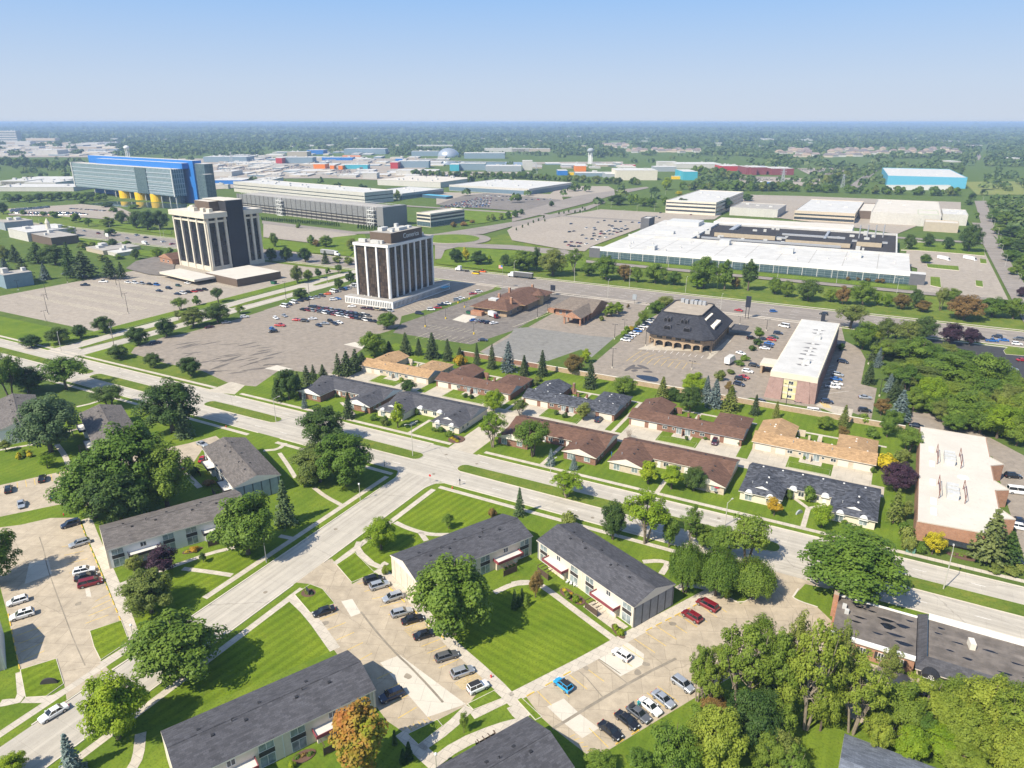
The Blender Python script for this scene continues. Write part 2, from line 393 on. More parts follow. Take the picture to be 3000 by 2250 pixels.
kerb('@-123,154.7 @-121,153 @-120.6,150'); kerb('@-106,154.7 @-108.6,153 @-109.4,149')
# pavements along the boulevard and street
for y, a, b_ in ((178.4, -900, -231), (178.4, -217, -119), (178.4, -106, 330), (152.0, -900, -184), (152.0, -171, -123), (152.0, -106, -18), (152.0, 10, 330)):
    ribbon('pavement', m_walk, [(a, y), (b_, y)], 1.5, .02)
ribbon('pavement', m_walk, [(-123.4, 150), (-123.4, 84)], 1.6, .02); ribbon('pavement', m_walk, [(-123.4, 70), (-123.4, 20)], 1.6, .02)
ribbon('pavement', m_walk, [(-106.6, 150), (-106.6, 108)], 1.6, .02); ribbon('pavement', m_walk, [(-106.6, 97), (-106.6, 20)], 1.6, .02)
# side street and alley of the ranch houses
sheet('side_street', m_drive, rect(-118.2, 175.5, -108.8, 206.6), .008)
sheet('alley', m_drive, rect(-203, 206.6, 8.5, 213.4), .009)
for a, b_ in ((-193, -182), (-169, -158), (-154, -146), (-128, -120.5), (-114.5, -104), (-89, -78.5), (-72.5, -60.5), (-47, -34), (-30.5, -19), (-6, 5)):
    sheet('driveway', m_drive, rect(a, 213.4, b_, 222.3), .010)
for a, b_ in ((-181.5, -169.5), (-145.5, -128.5), (-103.5, -89.5), (-60, -47.5), (-18.5, -6.5)):
    island('lawn', m_lawn, rect(a, 213.6, b_, 217.6), .1, 0, .1)
for p in ('@-163.8,178.4 @-163.8,183 @-176,190', '@-136.5,178.4 @-136.5,192', '@-86,178.4 @-86,196', '@-49,178.4 @-49,196', '@-9.5,178.4 @-9.5,190 @-14,194.5', '@-9.5,190 @-5,194.5',
          '@-193,243 @-120,243', '@-115,243.5 @-33,243.5', '@-31,244 @8,244', '@-175.5,243 @-175.5,232', '@-137,243 @-137,232', '@-96,243 @-96,232', '@-53,243 @-53,232', '@-12,244 @-12,232',
          '@-75.5,213.4 @-75.5,243', '@-117.3,213.4 @-117.3,243'):
    ribbon('path', m_walk, p, 1.3, .02)
# near car parks of the flats
sheet('parking_lot', m_lotc, 'C1 615,655 780,860 900,790 1070,800 1275,985 1500,1275 D1 1890,640 1730,860 1480,990 1220,1110 1060,1000 560,330 C1 455,1100 640,1020 545,900 440,860 @-109.5,98 @-109.5,108', .009)
sheet('parking_lot', m_lotc, 'D2 110,800 690,490 1010,300 1500,40 C2 1680,925 1850,1020 1980,960 2070,880 2110,800 @-16.5,155 @8,155 C3 440,860 335,970 540,1050 700,1200 D3 700,450 1300,640 2400,950 2400,1100 1200,1160 700,930 300,720 0,560 D2 1520,790 720,1275 700,1345 340,1065 240,975', .009)
ribbon('kerb', m_kerb, 'C3 385,900 345,960 335,970 400,1005 540,1050', .4, .14, 1)
kerb('C2 1760,975 1850,1020 1980,960 2065,890 2110,800', n=1)
sheet('parking_lot', m_lotw, 'C0 170,380 410,325 640,322 690,470 980,1150 725,1240 760,1370 815,1480 885,1560 @-120.6,68 D0 540,830 520,700 460,495 160,585 C0 60,1100 0,880 -200,700 -150,420', .009)
sheet('parking_lot', m_lotw, 'B0 -100,1605 0,1580 520,1465 1530,1240 1750,1180 1790,1215 1640,1290 1530,1450 C0 640,250 500,212 0,315 -100,340', .009)
for s in ('C1 690,1000 780,980 850,1095 770,1125', 'D1 1005,530 1165,468 1700,865 1390,970', 'D2 695,490 930,360 1070,460 1060,545 880,640', 'D2 285,885 420,820 545,940 410,1005', 'D2 410,1010 545,940 705,1060 570,1140', 'C0 690,900 725,890 740,965 700,960', 'C0 390,660 240,680 200,860 420,780', 'B0 530,1440 620,1420 640,1480 545,1500'):
    sheet('parking_lot_patch', m_patch, s, .0135)
# islands within the car parks
island('lawn', m_lawn2, 'C1 650,705 800,605 965,770 775,850', n=0); island('lawn', m_lawn2, 'C1 312,948 440,862 540,900 640,1020 440,1098')
island('lawn', m_lawn2, 'C0 725,1242 985,1155 1048,1325 815,1480 760,1370'); island('lawn', m_lawn2, 'D0 162,588 458,497 520,700 375,805 205,815')
island('lawn', m_lawn, 'D1 1710,865 1930,755 2000,820 1760,915'); island('lawn', m_lawn, 'D1 1225,1110 1470,990 1515,1045 1315,1200'); island('lawn', m_lawn, 'D2 38,832 75,812 245,970 190,998')
for s, m in (('C1 1140,345 1510,72 2050,205 1730,392 1510,450 1300,402', m_lawn2), ('C1 820,572 960,455 1130,388 1290,430 1355,515 1060,680 970,700', m_lawn2),
             ('C1 0,1165 265,985 600,1410 D1 250,590 0,700 D0 1700,850 1300,1040 1200,1020 1400,720 1830,380', m_lawn2), ('D1 1600,300 2060,795 D2 0,785 805,350 C2 330,960 220,870 60,900 C1 2000,930 1900,960', m_lawn3),
             ('D1 1375,1255 1560,1090 2050,870 2145,985 1430,1315', m_lawn), ('C0 1500,720 1950,560 2150,640 1920,770', m_lawn2), ('C0 1480,770 1870,800 1500,1050 1100,1250 1000,980', m_lawn2)):
    sheet('lawn', m, s, .011)
# walks of the flats
for s, w in (('C1 1125,345 1510,45', 0), ('C1 1128,360 1220,405 1330,440 1420,460 1560,460', 1.5), ('C1 1330,440 1380,510', 1.4), ('C1 840,520 810,585 980,735 1060,690', 1.7), ('C1 985,740 1080,800 1290,1000 1510,1280 D1 1920,670 2100,860', 2.4),
             ('D2 0,815 400,610 650,480 1000,280 1480,25 C2 1650,905', 2.6), ('C2 1650,905 1400,860 1340,900', 1.6), ('C2 1210,780 1270,690 1190,670 1060,680', 1.5), ('C2 830,1310 560,1110 330,935 220,860 100,840 0,860', 1.6), ('C1 2212,850 2080,860 1930,930', 1.5), ('C2 620,1020 720,1100 900,1230', 3.2),
             ('C1 280,960 440,1110 640,1390', 2.2), ('D1 2070,810 2180,940 2212,960', 2.2), ('D1 1750,960 2040,820', 1.8), ('D1 1730,890 1560,1060 1330,1220', 2.0), ('D1 1180,1090 1330,1240 1450,1350', 2.6), ('D1 1400,1370 1640,1190 1960,1060 2160,1010', 2.2), ('D2 0,880 60,960 120,980', 2.2),
             ('C0 700,330 760,490 880,760 1010,1080 1060,1240 1090,1310', 2.4), ('C0 960,870 1180,790 1480,690 1700,610 1920,560', 1.4), ('C0 1480,735 1690,760 1880,790', 1.4), ('C0 820,1510 1090,1340', 1.6), ('D0 170,600 190,830 0,860', 1.8), ('D0 190,830 400,830 540,750', 1.6), ('D0 1140,1100 1120,1300 1060,1400', 1.8),
             ('B0 460,1250 520,1330 560,1420', 1.6), ('B0 0,1295 330,1240 540,1150 640,1120', 1.3), ('B0 620,945 760,915 850,870', 1.4), ('B1 60,1300 180,1290 240,1240', 1.5), ('B1 190,1320 260,1420 320,1520', 1.3), ('C1 470,80 560,150 700,225', 1.3), ('C1 190,470 290,490', 1.4), ('B0 1500,1480 1620,1600', 1.6)):
    if w: ribbon('path', m_walk, s, w, .135 if s.startswith('C1 840') else .03, 1)
# centre: asphalt car parks
sheet('parking_lot', m_asph, 'B0 1880,765 1640,655 1330,590 1060,510 1090,465 1310,385 1500,350 1900,240 2140,165 A1 70,1570 200,1530 520,1450 800,1350 1540,1330 @-245,397 @-225,397 A1 1920,1400 1640,1500 1180,1620 B1 1160,290 1080,330 840,400 870,470 640,640 600,690 200,640 0,780', .006)
sheet('parking_lot', m_asphd, 'B1 1110,345 1180,270 A1 1990,1400 @-224,397 @-150,397 A2 500,1480 B2 430,105 0,330 B1 1740,440', .0062)
sheet('parking_lot', m_asph, 'B2 0,350 130,300 450,120 @-158,397 @-120,397 B2 1090,130 990,290 800,400 640,520 540,465 280,545 100,640 B1 1810,500 2180,280', .0064)
sheet('parking_lot', m_old, 'B2 -245,505 -30,385 20,310 130,300 640,370 830,385 760,445 645,545 560,480 300,570 130,600 -40,590', .010)
sheet('parking_lot', m_asph, 'B2 640,610 780,490 1000,310 1200,180 @-98,397 @-45,397 B2 2110,250 2000,400 1890,560 1830,700 1800,915 1300,815 680,705', .0066)
sheet('parking_lot', m_asph, '@-48,397 B2 2100,250 1830,640 B2 1790,910 B3 0,870 500,950 830,995 975,1045 1020,795 890,760 930,560 880,470 760,410 730,280 430,230 @-22,397', .0068)
sheet('parking_lot', m_drive, 'B3 525,935 560,915 830,965 810,1040 700,1010', .0115)
sheet('parking_lot_patch', m_patch, 'B1 70,635 170,608 300,640 240,665', .0115); sheet('parking_lot_patch', m_patch, 'B1 710,440 800,420 880,450 860,475', .0115); sheet('parking_lot_patch', m_patch, 'B1 1590,240 1680,195 1790,215 1700,265', .0115)
sheet('driveway', m_drive, 'B0 1740,795 1870,742 1985,770 1900,845 1640,815', .0118)
sheet('parking_lot', m_drive, 'B2 1010,480 1150,425 1640,490 1750,395 1775,410 1600,560 1575,555 1620,500', .03)
sheet('parking_lot', m_asph, 'B3 1285,1100 1305,985 1580,1010 1700,1070 2212,1340 @70,175 @40,190 @38,252', .006)
sheet('parking_lot', m_new, 'B3 1590,465 1860,470 2212,545 2300,800 2050,660 1880,570', .006)
sheet('parking_lot', m_new, '@30,330 @75,330 @75,392 @20,392', .0061)
island('lawn', m_med, 'B3 2045,490 2080,460 2300,490 2300,540 2060,520')
# puddles and tar
m_pud, _n, _b = newmat('puddle water'); _b.inputs['Base Color'].default_value = (.012, .014, .02, 1); _b.inputs['Roughness'].default_value = .05
sheet('puddle_water', m_pud, 'B2 995,690 1050,687 1120,695 1190,712 1185,745 1100,738 1030,715', .012, 2)
m_tar = plain('damp asphalt', (.1, .09, .085), .8, .2)
for s in ('B2 900,650 980,600 1010,610 930,660', 'B2 1000,600 1060,610 1130,645 1050,635', 'B2 1050,655 1120,650 1150,670 1080,668', 'B2 960,650 1000,640 1030,650 980,665', 'B2 930,625 1000,618 1080,640 960,640'): sheet('damp_patch', m_tar, s, .0125, 2)
# arterial road, access roads, the east road
sheet('arterial_road', m_art, rect(-2500, 397, 900, 428), .007)
mk = MB()
for x in np.arange(-900, 300, 14.0):
    for y in (403.3, 409.2, 416, 421.8): mk.poly([(x, y - .09, .012), (x + 4, y - .09, .012), (x + 4, y + .09, .012), (x, y + .09, .012)])
tag(mk.build('lane_marking', m_whi), kind='structure')
kerb('@-2000,428.3 @900,428.3', .5); kerb('@-2000,396.7 @900,396.7', .5)
ribbon('pavement', m_walk, [(-1500, 432), (600, 432)], 1.6, .02); ribbon('pavement', m_walk, [(-1500, 393.5), (60, 393.5)], 1.6, .02)

m_stain = slabs('gutter stain', (.33, .285, .22), 3, 3, 0, .9, .1, .4)
for s, w in (('C1 850,1085 930,1190 1030,1310 1155,1445 1240,1520 D1 1400,720 1515,850', .45), ('D2 330,1065 440,1000 550,930 740,815 860,745 940,700 1100,610 1230,545 1330,495', .6), ('D2 740,815 560,600 490,590', .2), ('D2 940,700 760,560 690,500', .2), ('C0 320,480 360,600 380,720 455,930 540,1160 600,1320 690,1520', .22)): ribbon('gutter_stain', m_stain, s, w, .0145, 1)
rr = random.Random(2)
for s in ('C1 1310,1040', 'C1 1400,1190', 'C1 1590,1400', 'C1 560,1180', 'D1 1230,640', 'C2 1300,1180', 'C2 1400,1130', 'D2 600,570', 'D2 1080,540', 'D2 1010,600', 'C0 620,620', 'C0 700,720', 'C0 640,1020', 'D1 1620,640'):
    x, y = tk(s)[0]; sheet('oil_stain', m_stain, [(x + rr.uniform(.4, 1.1) * math.cos(t), y + rr.uniform(.4, 1.1) * math.sin(t)) for t in np.linspace(0, 5.6, 8)], .0142, 2)
for x, y in ((-117, 120), (-113, 92), (-112, 158), (-104, 170), (-60, 165.2 - 8), (-150, 172), (-196, 158), (-30, 173), (40, 158), (-116, 171)): sheet('manhole_cover', m_stain, [(x + .5 * math.cos(t), y + .5 * math.sin(t)) for t in np.linspace(0, 5.7, 10)], .0142)

m_seal = slabs('sealed crack tar', (.20, .175, .15), 30, 30, 0, 1, .1, .5)
for i in range(34):   # crack sealer and damp smears across the big lot
    x, y = tk(f'B0 {rr.uniform(1450, 2250):.0f},{rr.uniform(430, 700):.0f}')[0]; a = rr.uniform(-.5, .5) + 1.1; L_ = rr.uniform(2, 8); w_ = rr.uniform(.25, .9)
    sheet('sealed_crack', m_seal, [(x + L_ * math.cos(t) * math.cos(a) - w_ * math.sin(t) * math.sin(a) + .3 * math.sin(3 * t), y + L_ * math.cos(t) * math.sin(a) + w_ * math.sin(t) * math.cos(a)) for t in np.linspace(0, 5.7, 12)], .0105)
# ------------------------------------------------------------ trees
def leafmat(name, c1, c2, trans=.3):
    m, nt, b = newmat(name); co = coords(nt)
    oi = nt.nodes.new('ShaderNodeObjectInfo'); ad = nt.nodes.new('ShaderNodeVectorMath'); ad.operation = 'ADD'
    nt.links.new(co, ad.inputs[0]); nt.links.new(oi.outputs['Location'], ad.inputs[1])
    c = mixcol(nt, c1, c2, ramp(nt, noise(nt, ad.outputs[0], .32, 4, .7), .36, .64))
    c = mixcol(nt, c, sc(c2, 1.25), ramp(nt, noise(nt, ad.outputs[0], 2.5, 2, .6), .55, .75))
    hs = nt.nodes.new('ShaderNodeHueSaturation'); mr = nt.nodes.new('ShaderNodeMapRange'); nt.links.new(oi.outputs['Random'], mr.inputs[0])
    mr.inputs[3].default_value = .82; mr.inputs[4].default_value = 1.22; nt.links.new(mr.outputs[0], hs.inputs['Value'])
    m2 = nt.nodes.new('ShaderNodeMapRange'); nt.links.new(oi.outputs['Random'], m2.inputs[0]); m2.inputs[3].default_value = .515; m2.inputs[4].default_value = .485; nt.links.new(m2.outputs[0], hs.inputs['Hue'])
    nt.links.new(c, hs.inputs['Color'])
    nt.links.new(hs.outputs[0], b.inputs['Base Color']); b.inputs['Roughness'].default_value = .6; b.inputs['Specular IOR Level'].default_value = .25
    tr = nt.nodes.new('ShaderNodeBsdfTranslucent'); nt.links.new(hs.outputs[0], tr.inputs[0]); mx = nt.nodes.new('ShaderNodeMixShader'); mx.inputs[0].default_value = trans
    nt.links.new(b.outputs[0], mx.inputs[1]); nt.links.new(tr.outputs[0], mx.inputs[2]); nt.links.new(mx.outputs[0], nt.nodes['Material Output'].inputs[0])
    return m
LF = dict(green=leafmat('green leaves', (.080, .145, .016), (.165, .245, .030)), dark=leafmat('dark green leaves', (.042, .085, .018), (.085, .140, .026)),
          lime=leafmat('lime leaves', (.155, .25, .014), (.255, .345, .018), .35), olive=leafmat('olive leaves', (.115, .155, .030), (.20, .235, .048)),
          yellow=leafmat('yellow leaves', (.40, .36, .015), (.56, .48, .022), .35), gold=leafmat('gold leaves', (.34, .22, .018), (.48, .33, .02), .3),
          orange=leafmat('turning leaves', (.20, .235, .018), (.34, .16, .035), .3), rust=leafmat('rusty leaves', (.15, .10, .035), (.24, .165, .045)),
          purple=leafmat('purple leaves', (.030, .014, .024), (.065, .030, .048), .15), spruce=leafmat('spruce needles', (.035, .060, .020), (.075, .105, .036), .1),
          blue=leafmat('blue spruce needles', (.085, .125, .115), (.17, .22, .205), .1), silver=leafmat('silver green leaves', (.065, .115, .042), (.125, .185, .075)),
          willow=leafmat('feathery leaves', (.14, .20, .022), (.24, .305, .038), .38), pine=leafmat('pine needles', (.07, .10, .026), (.135, .165, .05), .1), bare=leafmat('dry twigs', (.15, .115, .075), (.24, .19, .13)))
m_bark = plain('bark', (.13, .10, .075), .95, .3, 1.5); m_bark2 = plain('pale bark', (.24, .20, .15), .95, .25, 1.5)
def quadmesh(name, V, mats, idx=None):
    n = len(V); me = bpy.data.meshes.new(name); me.vertices.add(n * 4); me.vertices.foreach_set('co', V.reshape(-1).astype(np.float32))
    me.loops.add(n * 4); me.loops.foreach_set('vertex_index', np.arange(n * 4, dtype=np.int32)); me.polygons.add(n)
    me.polygons.foreach_set('loop_start', np.arange(0, n * 4, 4, dtype=np.int32)); me.polygons.foreach_set('loop_total', np.full(n, 4, dtype=np.int32))
    for m in mats: me.materials.append(m)
    if idx is not None: me.polygons.foreach_set('material_index', idx.astype(np.int32))
    me.update(calc_edges=True); return me
def unit(v): return v / np.maximum(1e-9, np.linalg.norm(v, axis=-1, keepdims=True))
def leaves(rng, C, N, size, droop=0.0):
    n = len(C); N = unit(N); t = unit(np.cross(N, unit(rng.normal(size=(n, 3))))); b = np.cross(N, t)
    s = size * rng.uniform(.6, 1.35, (n, 1)); a = s * rng.uniform(.5, .8, (n, 1))
    V = np.stack([C - t * s, C + b * a + N * s * .22, C + t * s, C - b * a - N * s * .1], 1)
    return V
def ball(rng, n, r0=.0):
    d = unit(rng.normal(size=(n, 3))); return d, (r0 + (1 - r0) * rng.random((n, 1)) ** (1 / 2.2))
def broad(seed, h=12., rad=5.2, base=.22, nl=34, per=150, leaf=.36, lob=.36, gap=0., top=1.0, flat=1.0):
    """broadleaf crown: leaf clumps on many boughs through the crown's volume; returns (lobes, quads)"""
    rng = np.random.default_rng(seed); z0 = h * base; hz = (h - z0) / 2; cz = z0 + hz
    L = []
    for i in range(nl):
        d = unit(rng.normal(size=3)); d[2] = d[2] * (.9 if d[2] > 0 else .95); r = rng.uniform(.35, .86)
        x, y, z = d[0] * r, d[1] * r, d[2] * r
        w = (1 - .25 * max(0, z)) if top == 1 else (1 - (z + 1) / 2 * top)
        L.append((x * rad * w, y * rad * w, cz + z * hz * flat, rng.uniform(.65, 1.25) * lob * rad))
    L.append((0, 0, cz + hz * .5, lob * rad)); out = []
    for (x, y, z, r) in L:
        n = int(per * (r / (lob * rad)) ** 2); d, q = ball(rng, n, .35)
        d[:, 2] = np.abs(d[:, 2]) * np.where(rng.random(n) < .62, 1, -1)
        c = np.array([x, y, z]) + d * q * np.array([r, r, r * .9])
        o = unit(c - np.array([0, 0, cz - hz * .3])); N = d * .7 + o * .6 + rng.normal(size=(n, 3)) * .36 + np.array([0, 0, .55])
        keep = (c[:, 2] > z0 * .7) & (rng.random(n) > gap); out.append(leaves(rng, c[keep], N[keep], leaf))
    return L, np.concatenate(out)
def limbs(seed, L, h, r0, base, n=9, multi=1, lean=.1):
    rng = random.Random(seed); b = MB(); z0 = h * base * .8
    for k in range(multi):
        a = 6.28 * k / multi + rng.random(); t = (math.cos(a) * r0 * 1.2 * (multi > 1), math.sin(a) * r0 * 1.2 * (multi > 1), -.1)
        m = (t[0] * 2.5, t[1] * 2.5, z0); q = (math.cos(a) * h * (.16 if multi > 1 else .02), math.sin(a) * h * (.16 if multi > 1 else .02), h * .55)
        rr = r0 / (multi ** .5); b.tube(t, m, rr * 1.25, rr, 7); b.tube(m, q, rr, rr * .5, 7); b.tube(q, (q[0] * 1.3, q[1] * 1.3, h * .86), rr * .5, rr * .15, 5)
        for (x, y, z, r) in rng.sample(L, min(n, len(L))):
            s = (m[0] + (q[0] - m[0]) * .4, m[1] + (q[1] - m[1]) * .4, min(z - .5, z0 + (h * .55 - z0) * rng.random()))
            mid = (s[0] * .4 + x * .6, s[1] * .4 + y * .6, s[2] * .5 + z * .5 - .2); b.tube(s, mid, rr * .4, rr * .24, 5); b.tube(mid, (x, y, z), rr * .24, rr * .06, 4)
    return b
def conifer(seed, h=12., rad=2.6, tiers=17, per=230, leaf=.30, base=.05, sparse=0.):
    rng = np.random.default_rng(seed); out = []
    for i in range(tiers):
        t = (i + .5) / tiers; z = h * (base + (1 - base) * t); rr = rad * (1 - t) ** .85 + .12
        nb = max(4, int(11 * (1 - t) + 4)); a0 = rng.random() * 6.28
        for k in range(nb):
            a = a0 + 6.283 * k / nb + rng.normal() * .15; ln = rr * rng.uniform(.75, 1.15); n = max(3, int(per * (1 - t * .75) / nb * (1 - sparse)))
            s = rng.random(n) ** .7; w = (.22 * ln + .12) * (1.05 - s)
            x = np.cos(a) * s * ln + rng.normal(size=n) * w * .7; y = np.sin(a) * s * ln + rng.normal(size=n) * w * .7
            zz = z - s * ln * .32 + s ** 2 * ln * .12 + rng.normal(size=n) * .12 * h / tiers
            c = np.stack([x, y, zz], 1); N = np.stack([np.cos(a) * .5 + 0 * x, np.sin(a) * .5 + 0 * x, .9 + 0 * x], 1) + rng.normal(size=(n, 3)) * .4
            out.append(leaves(rng, c, N, leaf))
    return np.concatenate(out)
def weep(seed, h=11., rad=6., n=230, per=110, leaf=.17):
    """hanging fronds"""
    rng = np.random.default_rng(seed); out = []; L = []
    for i in range(n):
        a = rng.random() * 6.283; r = rad * rng.random() ** .55 * .92; z = h * (1 - .30 * (r / rad) ** 2) * rng.uniform(.78, 1.0); ln = z * rng.uniform(.3, .62)
        x, y = math.cos(a) * r, math.sin(a) * r; L.append((x, y, z, 1.)); s = rng.random(per); c = np.stack([x + rng.normal(size=per) * (.5 - .2 * s) + np.cos(a) * s * .6, y + rng.normal(size=per) * (.5 - .2 * s) + np.sin(a) * s * .6, z - s * ln + rng.normal(size=per) * .15], 1)
        N = np.stack([np.cos(a) + 0 * s, np.sin(a) + 0 * s, .75 - .3 * s], 1) + rng.normal(size=(per, 3)) * .4; out.append(leaves(rng, c, N, leaf))
    return L, np.concatenate(out)
TP = {}
def proto(kind, variant, crown, trunk, h, rad, bark=None):
    c = quadmesh('crown', crown, [LF['green']]); t = trunk.mesh('trunk', [bark or m_bark]); TP.setdefault(kind, []).append((c, t, h, rad))
for i in range(3):
    L, q = broad(11 + i, 13, 5.6, .04, 96, 190, .205, .23); proto('maple', i, q, limbs(i, L, 13, .34, .22), 13, 5.8)
    L, q = broad(31 + i, 12, 6.2, .2, 70, 130, .21, .20, .1, flat=.8); proto('elm', i, q, limbs(i + 5, L, 12, .36, .3, 16, 2), 12, 6.6)
    L, q = broad(51 + i, 8, 3.0, .08, 44, 110, .17, .28); proto('small', i, q, limbs(i + 9, L, 8, .16, .2, 7), 8, 3.3)
    L, q = broad(71 + i, 10, 3.3, .05, 52, 130, .19, .25, 0, .55); proto('oval', i, q, limbs(i + 13, L, 10, .2, .18, 8), 10, 3.1)
    q = conifer(91 + i, 12, 3.0); proto('spruce', i, q, MB().tube((0, 0, -.1), (0, 0, 11), .22, .03, 6), 12, 3.1)
for i in range(2):
    L, q = broad(111 + i, 15, 5.4, .22, 80, 120, .19, .17, .15, flat=1.); proto('locust', i, q, limbs(i + 21, L, 15, .34, .3, 20, 3), 15, 5.7, m_bark2)
    L, q = weep(131 + i); proto('willow', i, q, limbs(i + 27, [l for l in L if l[2] > 5], 11, .4, .25, 10, 2), 11, 6.4)
    L, q = broad(151 + i, 2.4, 1.6, .03, 14, 110, .17, .42); proto('bush', i, q, MB().tube((0, 0, -.1), (0, 0, 1.2), .08, .03, 5), 2.4, 1.7)
    q = conifer(171 + i, 11, 3.4, 10, 300, .34, .16, .15); proto('pine', i, q, MB().tube((0, 0, -.1), (0, 0, 10), .26, .04, 6), 11, 3.6)
    L, q = broad(191 + i, 7, 2.6, .15, 12, 60, .10, .4, .3); proto('twiggy', i, q, limbs(i + 33, L, 7, .13, .12, 12, 3), 7, 2.7, m_bark2)
    q = conifer(211 + i, 5, .8, 14, 120, .16, .0); proto('column', i, q, MB().tube((0, 0, -.1), (0, 0, 3), .08, .02, 5), 5, .85)
    L, q = broad(231 + i, 12, 5.4, .05, 17, 60, .8, .40); proto('far', i, q, limbs(i + 41, L, 12, .3, .2, 3), 12, 5.8)
TN = dict(spruce='spruce_tree', pine='pine_tree', bush='bush', column='columnar_shrub', willow='willow_tree')
CW = dict(green='mid green', dark='dark green', lime='lime green', olive='olive green', yellow='bright yellow', gold='golden yellow', orange='orange and green', rust='rusty brown', purple='dark purple', spruce='dark green', blue='blue grey', silver='silvery green', willow='feathery yellow-green', pine='dull green', bare='bare brown')
NT = [0]
TREES = []
def tree_at(kind, col, x, y, h, rad, label, group=None):
    d = depth(x, y); TREES.append((h * rad / d ** 2, kind, col, x, y, h, rad, label, group))
def plant(kind, col, x, y, h, rad, label, group):
    NT[0] += 1; pr = TP[kind][NT[0] % len(TP[kind])]; c, t, ph, prd = pr; k = h / ph; w = rad / prd
    r = root(TN.get(kind, 'broadleaf_tree'), label, {'bush': 'bush', 'column': 'shrub'}.get(kind, 'tree'), (x, y, 0), random.random() * 6.28, group); r.scale = (w, w, k)
    for n, me in (('trunk', t), ('crown', c)):
        o = obj(n, me, r)
        if n == 'crown': o.material_slots[0].link = 'OBJECT'; o.material_slots[0].material = LF[col]
def plant_all():
    """the 300 broadleaf trees that show largest stand alone; smaller ones run together as one far-off mass"""
    bl = sorted([t for t in TREES if t[1] not in TN], reverse=True); cols = sorted(LF); V = []; I = []
    for t in bl[:300] + [t for t in TREES if t[1] in TN]: plant(*t[1:])
    for (_, kind, col, x, y, h, rad, lab, g) in bl[300:]:
        NT[0] += 1; c, _t, ph, prd = TP['far'][NT[0] % 2]; v = np.empty(len(c.vertices) * 3, np.float32); c.vertices.foreach_get('co', v); a = random.random() * 6.28
        v = v.reshape(-1, 3) * np.array([rad / prd, rad / prd, h / ph]); v = np.stack([v[:, 0] * math.cos(a) - v[:, 1] * math.sin(a) + x, v[:, 0] * math.sin(a) + v[:, 1] * math.cos(a) + y, v[:, 2]], 1).reshape(-1, 4, 3)
        V.append(v); I.append(np.full(len(v), cols.index(col)))
    if V: tag(obj('distant_trees', quadmesh('distant_trees', np.concatenate(V), [LF[c] for c in cols], np.concatenate(I))), kind='stuff')
def T(kind, col, cr, x, y, ytop, w, label, group=None):
    """a tree rooted at ground point (x, y) whose crown reaches ytop and is w wide in that view"""
    bx_, by_ = P(cr, x, y); h = hgt((bx_, by_), cr, x, ytop); d = depth(bx_, by_, h * .6); rad = w / KK[cr][2] / FPX * d / 2
    # the far rim of a round crown is what meets the eye on top
    if kind not in ('spruce', 'pine', 'column'): h = max(h * .8, h - rad * .1)
    return tree_at(kind, col, bx_, by_, h, rad, label, group)
# ------------------------------------------------------------ buildings: shared stuff
m_char = shingle('charcoal shingle', (.088, .088, .098), .22); m_gry = shingle('grey brown shingle', (.15, .135, .125), .22)
m_brn = shingle('brown shingle', (.150, .086, .062), .2); m_tan = shingle('tan shingle', (.40, .26, .14), .2); m_blk = shingle('slate shingle', (.075, .08, .095), .5, .8, .45)
m_brick = bands('red brick', (.28, .12, .07), (.20, .085, .05), .45, .16, .9, (.30, .24, .2), .12); m_brick2 = bands('orange brick', (.42, .19, .10), (.33, .14, .07), .45, .16, .9, (.42, .34, .27), .12)
m_tanb = bands('tan brick', (.42, .30, .18), (.35, .24, .145), .45, .16, .9, (.45, .38, .3), .12); m_cream = plain('cream paint', (.66, .58, .46), .85, .08); m_crm2 = bands('cream brick', (.60, .50, .38), (.53, .44, .33), .45, .16, .9, (.55, .5, .42), .1)
m_white = plain('white paint', (.72, .71, .68), .7, .06); m_greyg = plain('grey gable boards', (.30, .33, .35), .8, .08); m_trim = plain('cream trim', (.68, .63, .54), .8, .06)
m_siding = bands('cream board siding', (.66, .59, .47), (.62, .55, .44), 3.1, 40, .85, (.42, .36, .28), .0035); m_sshade = bands('grey board siding', (.30, .31, .32), (.28, .29, .30), 2.4, 40, .85, (.1, .1, .1), .0045)  # the grey siding has the gable's shade put into its colour
m_sblue = bands('blue grey board siding', (.25, .32, .34), (.23, .30, .32), 2.4, 40, .85, (.08, .1, .1), .0045)
m_glass = glass('dark window glass', (.035, .045, .055)); m_glt = glass('curtained glass', (.22, .26, .27)); m_door = plain('garage door paint', (.62, .57, .48), .7, .05); m_dkd = plain('dark panel', (.05, .045, .045), .6, .1)
m_mar = plain('maroon fascia', (.24, .06, .07), .7, .12); m_flat = plain('flat roof gravel', (.56, .54, .50), .95, .12, .3); m_metal = plain('galvanised metal', (.45, .46, .47), .5, .15, 1.5, .4); m_dark = plain('black metal', (.03, .03, .032), .5, .1); m_timber = plain('dark timber', (.09, .06, .045), .8, .2)
m_doorw = plain('white door', (.68, .67, .63), .5, .05)
VENT = MB().tube((0, 0, -.3), (0, 0, .75), .13, .13, 6).mesh('roof_vent', [m_metal]); VENT2 = MB().box(-.22, -.22, -.25, .22, .22, .22).mesh('roof_vent', [m_white]); VENT3 = MB().box(-.25, -.25, -.25, .25, .25, .2).mesh('roof_vent', [m_dark])
